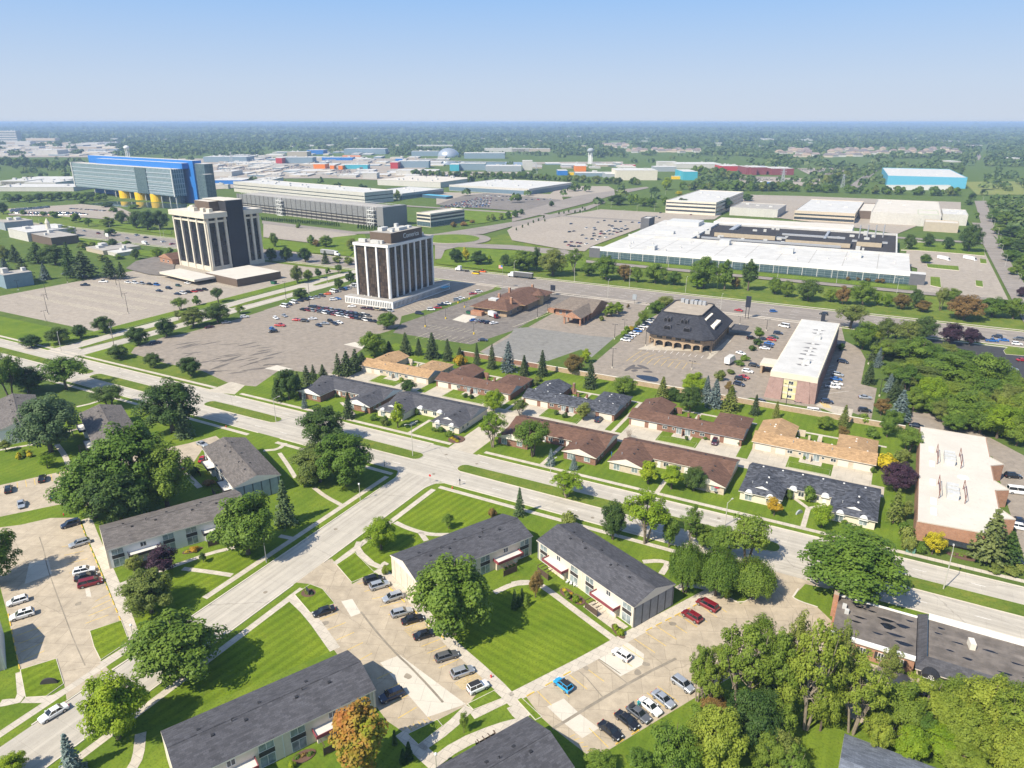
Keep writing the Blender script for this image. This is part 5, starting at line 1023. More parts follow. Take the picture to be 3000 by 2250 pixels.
# dome, water towers, pylons, masts
x, y = P('A1', 1560, 332); r = root('dome', 'silver dome in the far campus', 'dome', (x, y, 0)); MB().tube((0, 0, 0), (0, 0, 3), 33, 33, 40).build('drum', m_bg, r); MB().dome(0, 0, 3, 32.5, 32.5, 23, 40, 10).build('shell', plain('dome metal', (.42, .46, .50), .35, .05, .05, .5), r, smooth=True)
for cr, x, yb, yt, lab, m in (('A0', 1040, 345, 238, 'white ball water tower behind the blue topped office', m_white), ('A2', 633, 390, 258, 'dark topped water tower on slim legs beyond the campus', m_greyg)):
    px_ = P(cr, x, yb); h = min(60, hgt(px_, cr, x, yt)); r = root('water_tower', lab, 'water tower', (*px_, 0)); k = h * .2
    for dx, dy in ((-1, -1), (1, -1), (1, 1), (-1, 1), (0, 0)): MB().tube((dx * k * .45, dy * k * .45, 0), (dx * k * .45, dy * k * .45, h - k * 1.1), 1.2, 1.0, 6).build('leg', m_white, r)
    MB().dome(0, 0, h - k * .8, k * 1.1, k * 1.1, k * .8, 18, 10, full=True).build('tank', m, r, smooth=True)
def pylon(cr, x, yb, yt, lab):
    p = P(cr, x, yb); h = min(55, hgt(p, cr, x, yt)); b = MB(); w = h * .13
    for sx_, sy_ in ((-1, -1), (1, -1), (1, 1), (-1, 1)): b.tube((sx_ * w, sy_ * w, 0), (sx_ * w * .15, sy_ * w * .15, h), .35, .2, 4)
    for i in range(5):
        z0, z1 = h * i / 5, h * (i + 1) / 5; a0, a1 = w * (1 - .85 * i / 5), w * (1 - .85 * (i + 1) / 5)
        for s in (-1, 1): b.tube((-a0, s * a0, z0), (a1, s * a1, z1), .16, .16, 4); b.tube((a0, s * a0, z0), (-a1, s * a1, z1), .16, .16, 4)
    for z in (.72, .84, .95): b.tube((-w * 1.3, 0, h * z), (w * 1.3, 0, h * z), .25, .25, 4)
    tag(b.build('power_pylon', m_metal, None, (*p, 0), R(20)), lab, 'pylon', 'lattice pylons')
for a in (('A3', 740, 580, 470, 'lattice pylon in front of the far access road'), ('A3', 250, 575, 425, 'lattice pylon beside the blue substation shed'), ('A1', 1295, 410, 320, 'lattice pylon above the long dark glazed block'), ('A2', 195, 465, 385, 'lattice pylon beside the white tower block'), ('A2', 2190, 560, 440, 'lattice pylon by the far maroon block'), ('A0', 1880, 400, 290, 'lattice pylon right of the blue office')): pylon(*a)
# housing beyond the woods
m_hr = [plain(f'far roof {i}', c, .9, .15) for i, c in enumerate(((.20, .155, .14), (.25, .20, .18), (.16, .14, .14), (.32, .24, .18)))]
rn = random.Random(3); HN = [0]
def houses(cr, x0, x1, y0, y1, n, where, sz=1.0, m=None):
    for i in range(n):
        x, y = rn.uniform(x0, x1), rn.uniform(y0, y1); p = P(cr, x, y); OBST.append((*p, 20)); L, W_ = rn.uniform(9, 15) * sz, rn.uniform(8, 10) * sz; b = MB(); b.box(-L, -W_, 0, L, W_, 6, 0); roofprism(b, 'x', -L - .6, L + .6, -W_ - .6, W_ + .6, 6, 11, L * .4, L * .4, mr=1, mg=0); HN[0] += 1
        o = b.build('distant_house', [m_crm2 if i % 3 else m_wpan, m or m_hr[i % 4]], None, (*p, 0), YAW + rn.choice((0, .3, 1.57, -.2))); tag(o, f'hip roofed house {where}', 'house', 'houses ' + where)
houses('A3', 220, 940, 275, 335, 44, 'in the brown roofed estate before the far woods', .95); houses('A3', 950, 1700, 268, 315, 24, 'strung out along the far wood edge at the right', .9); houses('A2', 930, 1520, 275, 300, 26, 'in the far estate beyond the tree belt', .95); houses('A2', 700, 940, 230, 262, 10, 'on the far hill of roofs left of the estate', .9)
def pale(cr, s, lab):
    for i, t in enumerate(s.split()):
        x0, x1, y = map(float, t.split(',')); FB('distant_building', lab, cr, x0, x1, y, y - 9, 50, m_wpan, grp='pale roofs in the far woods')
pale('A2', '380,470,170 520,560,172 780,810,135 890,965,135 1045,1110,136 1180,1230,120 1070,1090,55 2010,2110,192 470,480,50 340,350,108', 'pale building among the far middle woods'); pale('A1', '60,560,90 400,470,245 530,650,242 2070,2110,110 1300,1590,245 0,60,120', 'pale building among the far left woods'); pale('A3', '80,190,195 380,500,200 860,870,195 1580,1690,210 1845,1990,108 1580,1640,95 2000,2090,130 1625,1700,375 2080,2212,350 1750,1800,100', 'pale building among the far right woods'); pale('A0', '720,810,170 890,950,190 1320,1350,195 2130,2212,85 20,110,180', 'pale building among the far hazy woods')
for k_ in range(90):
    cr, x, y = rn.choice([('A2', rn.uniform(0, 2212), rn.uniform(105, 250)), ('A3', rn.uniform(0, 2212), rn.uniform(95, 250)), ('A1', rn.uniform(0, 2212), rn.uniform(90, 250)), ('A0', rn.uniform(0, 2212), rn.uniform(80, 200))]); w = rn.uniform(12, 70) * (1 if y > 130 else .6)
    FB('distant_building', 'small pale building scattered in the far woods', cr, x, x + w, y, y - rn.uniform(4, 9), rn.uniform(15, 40), rn.choice([m_wpan, m_conc, m_crm2, m_wpan]), rn.choice([m_wroof, m_croof]), grp='small pale buildings scattered in the far woods')
# the rest of the works: pale roofs packed to the woods
rn = random.Random(21)
for cr, ys, xr, nn in (('A1', (345, 360, 385, 405, 455, 475, 492), (-200, 1500), 10), ('A0', (330, 350, 375, 395, 410, 430), (1680, 2250), 5), ('A0', (225, 245, 262, 280, 300, 322), (-100, 900), 6), ('A2', (395, 410, 425), (100, 900), 5), ('A1', (300, 318), (0, 1000), 6)):
    for y in ys:
        for i in range(nn):
            x = xr[0] + (xr[1] - xr[0]) * (i + rn.random()) / nn; w = rn.uniform(40, 150)
            FB('distant_building', 'pale low roof packed among the far works', cr, x, x + w, y, y - rn.uniform(7, 15), rn.uniform(30, 70), rn.choice([m_wpan, m_conc, m_greyg, m_beige, m_bg, m_wpan]), rn.choice([m_wroof, m_croof, m_wroof, m_groof]), grp='pale roofs packed among the far works', unit=rn.randrange(3))
FARZ[0] = 1
for s in ('A1 -1100,345 1450,345 1450,395 1250,470 1000,520 600,505 0,508 -700,540 -700,420', 'A0 1650,330 2212,330 2212,560 1700,600', 'A0 -100,215 950,215 950,335 -100,335', 'A1 1100,450 2212,455 2212,480 1100,500'): sheet('works_yard', m_lotp, s, .0058)
# roads and bare ground of the far side
sheet('east_road', m_art, rect(66, 428, 78, 900), .0072); sheet('east_road', m_art, 'A3 1810,690 1905,690 2000,1000 1870,900', .0073)
sheet('far_road', m_art, 'A3 1745,168 1765,168 1830,260 1865,330 1845,362 1815,330', .006)
sheet('access_road', m_art, rect(-320, 497, 60, 506), .0072); sheet('access_road', m_art, rect(-560, 741, 900, 752), .0074); sheet('lawn', m_lawn, rect(-205, 507, 12, 519), .0073)
sheet('parking_lot', m_lotp, 'A2 -40,930 40,880 720,758 1300,790 1700,800 1640,840 1240,850 1030,915 640,1060 590,1100 420,1085 0,1010', .0065)
sheet('factory_yard', m_lotp, '@16,505 @64,505 @64,700 @8,740 @8,600 @16,590', .0066); sheet('factory_yard', m_lotp, 'A3 0,640 400,650 1700,700 1700,760 1500,830 1180,960 940,920 0,800 -300,760', .0064)
for t in ('A3 1215,1090 1340,1030 1700,1045 1890,1080 1895,1140 1680,1120 1340,1095', 'A3 1420,1205 1680,1225 1685,1260 1430,1235', 'A3 1815,1340 1875,1345 1880,1395 1820,1385', 'A3 1850,1160 1905,1170 1910,1205 1855,1200', 'A3 1450,1310 1530,1315 1540,1400 1450,1380'): island('lawn', m_lawn, t, .1)
sheet('access_road', m_art, 'A2 0,800 520,650 860,600 1090,575 1110,585 780,655 620,705 0,860', .0075); sheet('access_road', m_art, 'A2 0,870 600,735 730,690 760,700 620,760 0,905', .0075)
sheet('parking_lot', m_asphd, 'Vd 90,190 330,110 560,85 850,110 1270,150 1250,200 1000,265 640,235 180,205', .0067); sheet('parking_lot', m_lotp, 'Vd 90,75 1250,95 1270,150 850,112 560,90 330,115 90,192', .0066); sheet('parking_lot', m_lotp, 'A2 390,570 780,570 850,610 640,660 120,650 300,640', .0066)
sheet('parking_lot', m_lotp, 'A1 60,870 400,900 700,935 820,965 640,985 440,1030 60,985', .0066); sheet('access_road', m_art, 'A1 50,850 800,940 960,935 960,955 780,960 50,875', .0076)
a = P('A1', 1580, 1000); ring = lambda r_, n=28: [(a[0] + r_ * math.cos(6.283 * i / n), a[1] + r_ * math.sin(6.283 * i / n)) for i in range(n)]
sheet('roundabout_road', m_art, ring(36), .0077); island('lawn', m_lawn, ring(26), .1); sheet('access_road', m_art, 'A1 1450,1040 1520,1010 1640,1035 A2 0,1050 420,1088 560,1122 560,1152 0,1086 A1 1640,1065 1530,1090 1500,1160 1450,1165', .0078); sheet('access_road', m_art, 'A1 1450,960 1640,930 2212,840 2212,860 1840,960 1640,960 1450,990', .0078)
sheet('lawn', m_lawn, 'A1 1660,765 2212,770 2212,790 1850,870 1660,890', .0068); sheet('lawn', m_lawn, 'A1 1460,1170 1540,1090 1650,1065 2212,1100 A2 600,1160 600,1250 A2 0,1275 A1 1460,1200', .0069); sheet('lawn', m_lawn, 'A1 60,1000 440,1040 640,985 880,960 900,1000 760,1140 60,1080', .0068)
sheet('parking_lot', m_lotp, 'Ve 40,60 60,50 540,20 800,45 900,90 880,135 560,110 60,95', .0066); sheet('parking_lot', m_lotp, 'A1 0,395 900,385 1000,440 900,475 0,475', .0066); sheet('lawn', m_lawn, 'A0 0,785 400,810 900,900 1390,965 1390,930 900,860 0,760', .0067)
m_mead = grass('meadow grass', (.16, .20, .05), (.23, .24, .08), 0, 0, dry=.5); sheet('meadow', m_mead, 'A3 1720,535 2212,530 2212,640 1830,640', .0066); sheet('bare_ground', m_lotp, 'A1 1400,360 2212,375 A2 0,375 900,370 900,390 0,388 A1 1400,375', .0066); sheet('lake_water', m_pond, 'A1 1380,365 2160,375 2160,400 1400,395', .0068)
sheet('parking_lot', m_lotp, 'A3 370,425 760,420 770,470 480,480', .0066); sheet('parking_lot', m_lotp, 'A2 1830,490 2212,495 A3 180,500 560,510 560,570 0,560 A2 1850,535', .0066); sheet('access_road', m_art, 'A3 780,580 1000,420 1050,420 870,585', .0067)
sheet('lawn', m_lawn, '@-700,380 @-480,352 @-480,366 @-700,394', .0067); sheet('parking_lot', m_asphd, 'A0 1020,1240 1100,1180 1270,1140 1420,1190 1400,1300 1210,1290', .0068)

FARZ[0] = 0
def belt(cr, s, n, w, hh, where, cols='g d g o'):
    """trees one can still tell apart, strung along a line"""
    p = smoothline(tk(f'{cr} {s}'), 1); seg = [math.dist(a, b_) for a, b_ in zip(p, p[1:])]; tot = sum(seg); cols = cols.split()
    for i in range(n):
        t = (i + random.random() * .8) / n * tot; k = 0
        while k < len(seg) - 1 and t > seg[k]: t -= seg[k]; k += 1
        f = t / seg[k]; x = p[k][0] + (p[k + 1][0] - p[k][0]) * f + random.uniform(-w, w); y = p[k][1] + (p[k + 1][1] - p[k][1]) * f + random.uniform(-w, w); c = random.choice(cols)
        h = random.uniform(*hh); cl = dict(g='green', d='dark', o='olive', l='lime', r='rust')[c]; tree_at('far', cl, x, y, h, h * random.uniform(.42, .6), f'{CW[cl]} tree {where}', f'{CW[cl]} trees {where}')
KK.update(Va=(800, 820, 3.175), Vb=(2080, 900, 2.1167), Vc=(1650, 480, 3.175), Vd=(1250, 540, 3.175), Ve=(0, 590, 2.268), Vf=(2700, 900, 3.173))
# ------------------------------------------------------------ painted bays
def bays(m, s, n, z=.0155, w=.13):
    """n bay lines from the first line (a-b) to the last (c-d)"""
    a, b_, c, d = tk(s); b = MB()
    for i in range(n):
        t = i / max(1, n - 1); p = Vector(a).lerp(Vector(c), t); q = Vector(b_).lerp(Vector(d), t); strip(b, [p, q], w, z)
    return tag(b.build('parking_marking', m), kind='structure')
for s, n in (('C1 1265,1060 1070,1110 915,840 820,860', 5), ('C1 1640,1470 1480,1540 1265,1060 1130,1105', 9), ('C1 485,1160 660,1095 830,1480 940,1420', 5), ('D1 980,660 1100,605 1150,980 1300,890', 4),
             ('D2 205,760 320,875 690,490 880,620', 5), ('D2 690,490 880,620 1350,140 1500,240', 8), ('D2 780,1215 625,1060 1350,850 1180,720', 7), ('C2 1340,1105 1500,1210 1660,1030 1740,1090', 4),
             ('C0 770,1000 960,905 690,1180 880,1110', 4), ('C0 500,560 650,530 560,770 740,720', 4), ('C0 130,1280 330,1210 190,1480 360,1400', 4), ('B0 560,1520 545,1460 0,1640 -5,1590', 9)): bays(m_yel, s, n)
for s in ('C1 1200,1235 1365,1170 1250,1290 1400,1230', 'D1 1610,700 1780,600 1670,750 1830,660', 'D1 1190,1060 1220,1100 1390,970 1420,1000', 'D2 470,1130 510,1110 640,1270 690,1270'): bays(m_yel, s, 6, .0155, .1)
for k in range(9): bays(m_pale, f'@{-468 + k * 0},{232 + k * 13} @{-468},{237 + k * 13} @{-372},{232 + k * 13} @{-372},{237 + k * 13}', 36, .012, .34)
for s, n, m in (('B1 1290,390 1400,340 1700,430 1780,400', 9, m_pale), ('B1 1340,310 1420,280 1780,350 1840,330', 10, m_pale), ('B2 925,575 985,530 1380,640 1420,590', 9, m_yel), ('B2 985,530 1050,490 1440,590 1530,600', 9, m_yel), ('B2 1090,490 1115,465 1530,550 1550,530', 10, m_whi), ('B2 0,300 60,280 300,190 360,170', 12, m_pale), ('A1 1190,1560 1240,1590 1540,1440 1580,1460', 12, m_pale)): bays(m, s, n, .014, .16)
bays(m_whi, 'Vb 640,395 770,360 690,540 860,520', 8, .012); bays(m_yel, 'B3 560,905 600,950 620,925 650,960', 4, .0155, .3)
sheet('parking_lot', m_lotp, rect(-478, 206, -352, 352), .0055)
sheet('parking_lot', m_lotp, '@-470,352 @-352,352 @-346,386 @-460,386', .0056)
island('lawn', m_lawn, '@-352,180 @-343,180 @-343,372 @-352,340', .1)
bm = MB().box(-.9, -.1, 0, .9, .1, .14).mesh('parking_bumper', [m_yel])
def bumpers(s, n, lab):
    a, b_ = tk(s); ang = math.atan2(b_[1] - a[1], b_[0] - a[0])
    for i in range(n):
        p = Vector(a).lerp(Vector(b_), i / max(1, n - 1)); tag(obj('parking_bumper', bm, None, (p.x, p.y, .012), ang), lab, 'parking bumper', lab)
bumpers('C2 1110,1228 1490,1030', 6, 'yellow kerb bumper along the walk by the shaded boarded gable'); bumpers('D2 150,785 445,620', 3, 'yellow kerb bumper along the court lawn pavement'); bumpers('C0 665,395 970,1140', 15, 'faded yellow bumper along the west car park walk')
bumpers('C1 1095,905 1500,1280', 5, 'yellow kerb bumper beside the cream gable car park'); bumpers('D2 740,1255 1000,1095', 3, 'yellow kerb bumper behind the black sedans'); bumpers('C0 70,1120 155,1530', 7, 'weathered bumper at the photo edge car park')
# ------------------------------------------------------------ cars
PT = {k: paint('car paint ' + k, c, mt) for k, c, mt in (('white', (.78, .78, .77), 0), ('silver', (.46, .48, .50), .5), ('grey', (.13, .135, .14), .3), ('black', (.012, .012, .014), .1), ('navy', (.015, .025, .055), .2), ('blue', (.02, .13, .42), .2),
    ('sky', (.02, .33, .66), .1), ('red', (.42, .02, .02), .1), ('wine', (.20, .012, .02), .2), ('plum', (.07, .015, .03), .2), ('orange', (.66, .12, .02), 0), ('yellow', (.80, .52, .01), 0), ('green', (.02, .07, .04), .1), ('tan', (.36, .30, .20), .3))}
m_base = PT['white']; m_cgl = glass('car glass', (.012, .016, .02), .06, .8); m_tyre = plain('tyre rubber', (.02, .02, .02), .9, .1); m_rim = plain('wheel rim', (.40, .41, .42), .35, .1, 3, .6); m_hl = glass('headlamp lens', (.55, .58, .6), .1); m_tl = paint('tail lamp red', (.35, .01, .01)); m_plas = plain('black plastic', (.025, .025, .027), .6, .1)
SPEC = dict(sedan=(4.8, .92, 1.45, .92, (-1.55, 1.05, -1.0, .35), .88, .95), suv=(4.65, .95, 1.70, 1.05, (-2.15, 1.15, -1.85, .5), 1.0, 1.02), hatch=(4.1, .90, 1.58, .98, (-1.9, 1.05, -1.6, .45), .95, .98), wagon=(4.8, .92, 1.52, .95, (-2.2, 1.05, -1.8, .4), .9, .95),
            minivan=(5.1, 1.0, 1.78, 1.05, (-2.4, 1.75, -2.15, .9), 1.0, .98), van=(5.7, 1.02, 2.25, 1.25, (-2.8, 2.0, -2.7, 1.2), 1.25, 1.2), pickup=(5.7, 1.0, 1.85, 1.10, (-.7, 1.25, -.5, .55), 1.1, 1.12), jeep=(4.2, .94, 1.85, 1.1, (-1.95, .75, -1.9, .45), 1.05, 1.1))
def carparts(kind):
    L, w, Hh, zb, (xr0, xf0, xr1, xf1), zt, zh = SPEC[kind]; h = L / 2; b = MB()
    st = [(-h, .80, .80 * zt), (-h + .12, .94, zt), (xr0, 1.0, zb), (-.2, 1.0, zb), (xf0, 1.0, zb), (h - .55, .98, zh * .88), (h - .1, .88, zh * .76), (h, .74, .60)]
    if kind in ('van', 'suv', 'minivan', 'hatch', 'wagon', 'jeep'): st[0] = (-h, .88, zb * .96); st[1] = (-h + .1, .97, zb)
    for i, (x, k, zt_) in enumerate(st):
        W_ = w * k; b.v += [(x, -W_ * .92, .26), (x, -W_, .5), (x, -W_ * .99, zt_ - .14), (x, -W_ * .86, zt_), (x, W_ * .86, zt_), (x, W_ * .99, zt_ - .14), (x, W_, .5), (x, W_ * .92, .26)]
    for i in range(len(st) - 1):
        for j in range(8): a = i * 8 + j; c = i * 8 + (j + 1) % 8; b.f.append((a, a + 8, c + 8, c)); b.m.append(0)
    b.f += [tuple(range(8)), tuple(range(len(st) * 8 - 1, len(st) * 8 - 9, -1))]; b.m += [0, 0]
    wb, wr = w * .86, w * .68 if kind != 'van' else w * .8
    q = [(xr0, -wb, zb), (xf0, -wb, zb), (xf0, wb, zb), (xr0, wb, zb)]; t = [(xr1, -wr, Hh - .06), (xf1, -wr, Hh - .06), (xf1, wr, Hh - .06), (xr1, wr, Hh - .06)]
    k = len(b.v); xm = (xr1 + xf1) / 2; b.v += [(x, y * 1.02, z) for x, y, z in t] + [(xr1 + .12, -wr * .85, Hh), (xf1 - .12, -wr * .85, Hh), (xf1 - .12, wr * .85, Hh), (xr1 + .12, wr * .85, Hh)]
    for i in range(4): j = (i + 1) % 4; b.f.append((k + i, k + j, k + 4 + j, k + 4 + i)); b.m.append(0)
    b.f.append((k + 4, k + 5, k + 6, k + 7)); b.m.append(0)
    for p, e in zip(q, t): b.tube(p, e, .055, .05, 4)
    for s in (0, 1): 
        p = Vector(q[3 - 3 * s]).lerp(Vector(q[2 - s]), .5); e = Vector(t[3 - 3 * s]).lerp(Vector(t[2 - s]), .5); b.tube(p, e, .05, .05, 4)
    if kind == 'pickup': b.box(-h + .15, -w * .74, zb - .02, xr0 - .1, w * .74, zb + .006, 1)
    b.box(-h - .02, -w * .8, .3, -h + .15, w * .8, .55, 1); b.box(h - .2, -w * .72, .28, h + .01, w * .72, .46, 1)
    for s in (-1, 1): b.box(xf0 - .35, s * (w + .16) - .09, zb - .05, xf0 - .15, s * (w + .16) + .09, zb + .12, 0)
    body = b.mesh('body', [m_base, m_plas])
    sh = lambda p, f: tuple(p[i] + f[i] for i in range(3)); gl = {}
    for nm, i, j in (('side_window', 0, 1), ('windscreen', 1, 2), ('side_window', 2, 3), ('rear_window', 3, 0)): gl[(nm, i)] = MB().poly([q[i], q[j], t[j], t[i]]).mesh(nm, [m_cgl])
    wr_ = .34 if kind in ('sedan', 'hatch', 'wagon') else .38
    wm = MB(); wm.tube((0, -.11, 0), (0, .11, 0), wr_, wr_, 14, 0); wm.tube((0, -.118, 0), (0, .118, 0), wr_ * .62, wr_ * .62, 10, 1); wm = wm.mesh('wheel', [m_tyre, m_rim])
    wx = h * .62; hl = MB().box(-.1, -.2, -.09, .06, .2, .09).mesh('headlight', [m_hl]); tl = MB().box(-.05, -.17, -.12, .06, .17, .12).mesh('tail_light', [m_tl])
    return dict(body=body, glass=gl, wheel=wm, hl=hl, tl=tl, wx=wx, w=w, wr=wr_, h=h, zh=zh, zt=zt, full=None)
CP = {k: carparts(k) for k in SPEC}
def lowcar(kind):
    c = CP[kind]; L, w, Hh, zb, (xr0, xf0, xr1, xf1), zt, zh = SPEC[kind]; h = L / 2; b = MB(); b.box(-h, -w, .3, h, w, .6); k = len(b.v)
    b.v += [(-h, -w, .6), (h, -w * .95, .6), (h, w * .95, .6), (-h, w, .6), (-h + .1, -w * .92, zt), (h - .15, -w * .88, zh * .78), (h - .15, w * .88, zh * .78), (-h + .1, w * .92, zt)]
    b.f += [(k, k + 1, k + 5, k + 4), (k + 1, k + 2, k + 6, k + 5), (k + 2, k + 3, k + 7, k + 6), (k + 3, k, k + 4, k + 7), (k + 4, k + 5, k + 6, k + 7)]; b.m += [0] * 5; k = len(b.v)
    b.v += [(xr0, -w * .9, zt - .05), (xf0, -w * .9, zt - .08), (xf0, w * .9, zt - .08), (xr0, w * .9, zt - .05), (xr1, -w * .72, Hh), (xf1, -w * .72, Hh), (xf1, w * .72, Hh), (xr1, w * .72, Hh)]
    b.f += [(k, k + 1, k + 5, k + 4), (k + 1, k + 2, k + 6, k + 5), (k + 2, k + 3, k + 7, k + 6), (k + 3, k, k + 4, k + 7), (k + 4, k + 5, k + 6, k + 7)]; b.m += [1, 1, 1, 1, 0]
    for s in (-1, 1):
        for x in (-h * .62, h * .62): b.tube((x, s * w * .8, .33), (x, s * w * 1.01, .33), .33, .33, 8, 2)
    return b.mesh('parked_car', [m_base, m_cgl, m_tyre])
LOW = {k: lowcar(k) for k in SPEC}
NMK = dict(sedan='car', suv='car', hatch='car', wagon='car', minivan='minivan', van='van', pickup='pickup', jeep='car')
def car_at(kind, col, x, y, ang, label, group=None, detail=True):
    if not detail:
        o = obj('parked_' + NMK[kind], LOW[kind], None, (x, y, .012), ang); o.material_slots[0].link = 'OBJECT'; o.material_slots[0].material = PT[col]; return tag(o, label, NMK[kind], group)
    c = CP[kind]; r = root('parked_' + NMK[kind], label, NMK[kind], (x, y, .012), ang, group)
    o = obj('body', c['body'], r); o.material_slots[0].link = 'OBJECT'; o.material_slots[0].material = PT[col]
    for (nm, i), me in c['glass'].items(): obj(nm, me, r)
    for sx_ in (-1, 1):
        for sy_ in (-1, 1): obj('wheel', c['wheel'], r, (sx_ * c['wx'], sy_ * (c['w'] - .10), c['wr']))
    for s in (-1, 1): obj('headlight', c['hl'], r, (c['h'] - .12, s * c['w'] * .58, c['zh'] * .70)); obj('tail_light', c['tl'], r, (-c['h'] + .03, s * c['w'] * .68, c['zt'] * .80))
    if 'black top' in label or 'black roof' in label: block(r, 'roof_panel', m_plas, SPEC[kind][4][2] + .1, SPEC[kind][4][3] - .1, -c['w'] * .62, c['w'] * .62, SPEC[kind][2] + .002, SPEC[kind][2] + .05)
    if 'sunroof' in label: block(r, 'sunroof', m_cgl, -.9, -.2, -.42, .42, SPEC[kind][2] + .002, SPEC[kind][2] + .02)
    return r
def C(s, label, detail=True, group=None):
    """'kind colour crop rearx,reary frontx,fronty'"""
    k, col, cr, a, f = s.split(); p, q = tk(f'{cr} {a} {f}', .55); return car_at(k, col, (p[0] + q[0]) / 2, (p[1] + q[1]) / 2, math.atan2(q[1] - p[1], q[0] - p[0]), label, group or ('cars in the near car parks' if detail else 'cars further off'), detail)
for s, lab in (('suv black C1 870,845 1030,805', 'black suv nearest the round grass island by the cream gable'), ('suv silver C1 930,890 1070,850', 'silver suv beside the black suv at the cream gable'), ('suv silver C1 1180,945 1035,990', 'silver suv with roof hatch, nose out, alone by the cream gable'),
    ('wagon silver C1 1095,1110 1265,1065', 'silver wagon beside the black car under the huge bright tree'), ('sedan black C1 1190,1165 1345,1125', 'black sedan between the silver wagon and the striped bay'), ('sedan black C1 1285,1290 1450,1245', 'black sedan partly under the huge bright tree'),
    ('wagon grey C1 1455,1470 1635,1415', 'dark grey car by the court lawn walk'), ('suv silver C1 1590,1600 1755,1545', 'silver boxy suv with rear spare wheel beside the striped bay'), ('jeep white D1 1715,765 1880,692', 'white off-roader with black top nearest the grass strip'), ('sedan black C1 625,1055 475,1105', 'black sedan beside the sign island'),
    ('suv navy D1 1190,755 1005,832', 'dark blue suv in the shadow of the bottom flats'), ('hatch white C2 960,1478 815,1385', 'white hatchback on the pale concrete patch'), ('suv wine C2 1530,1165 1385,1075', 'dark red suv nearest the striped bays by the shaded gable'), ('minivan wine C2 1655,1068 1510,990', 'dark red minivan by the corner of the shaded boarded gable'),
    ('hatch sky D2 485,765 345,655', 'bright blue hatchback with black roof'), ('sedan black D2 712,1010 885,1150', 'black sedan at the lower end of the bottom row'), ('sedan black D2 850,930 1015,1062', 'black sedan second from the lower end of the bottom row'), ('sedan grey D2 945,880 1110,1005', 'dark grey sedan with its boot open'),
    ('sedan white D2 1045,825 1195,945', 'white sedan beside the car with the open boot'), ('sedan silver D2 1165,775 1290,875', 'silver sedan half hidden by the leaning branches'), ('suv silver D2 1310,650 1460,760', 'silver suv under branches apart from the bottom row'),
    ('suv navy C0 652,350 490,398', 'dark suv with its front door open in the west car park'), ('wagon silver C0 720,505 565,552', 'silver wagon alone by the corner of the long grey flats'), ('suv white C0 595,772 770,733', 'white suv with black sunroof beside the red minivan'), ('sedan black C0 620,818 770,778', 'black car squeezed between white suv and red minivan'),
    ('minivan wine C0 640,872 822,826', 'dark red minivan in the tree shadow of the west car park'), ('hatch white C0 235,968 45,1028', 'white hatchback in shade at the photo edge'), ('suv white C0 280,1080 75,1142', 'white suv with sunroof at the photo edge below the white hatchback'), ('sedan white D0 545,868 315,1005', 'white sedan driving on the street at the bottom left'),
    ('suv black C0 65,125 72,60', 'black car in the dappled shade by the courtyard lawn'), ('suv black B0 335,1560 350,1495', 'black car beside the courtyard lawn, right of another black car'), ('sedan silver C0 165,178 178,248', 'silver sedan nose down below the courtyard lawn'), ('sedan green C0 428,180 440,108', 'dark green car half under the dense tree clump'),
    ('sedan silver B0 1605,1232 1670,1262', 'silver sedan on the small court by the blue-grey gable flats'), ('sedan red B0 1630,1385 1650,1350', 'red car tail by the blue-grey gable flats'), ('sedan blue B0 1490,1430 1525,1405', 'blue car in shade under the dense tree clump'),
    ('suv navy B2 680,1070 725,1025', 'dark blue car on the drive of the navy roofed house'), ('minivan plum B2 1655,1190 1632,1262', 'plum minivan on the drive of the long brown roofed house')): C(s, lab)
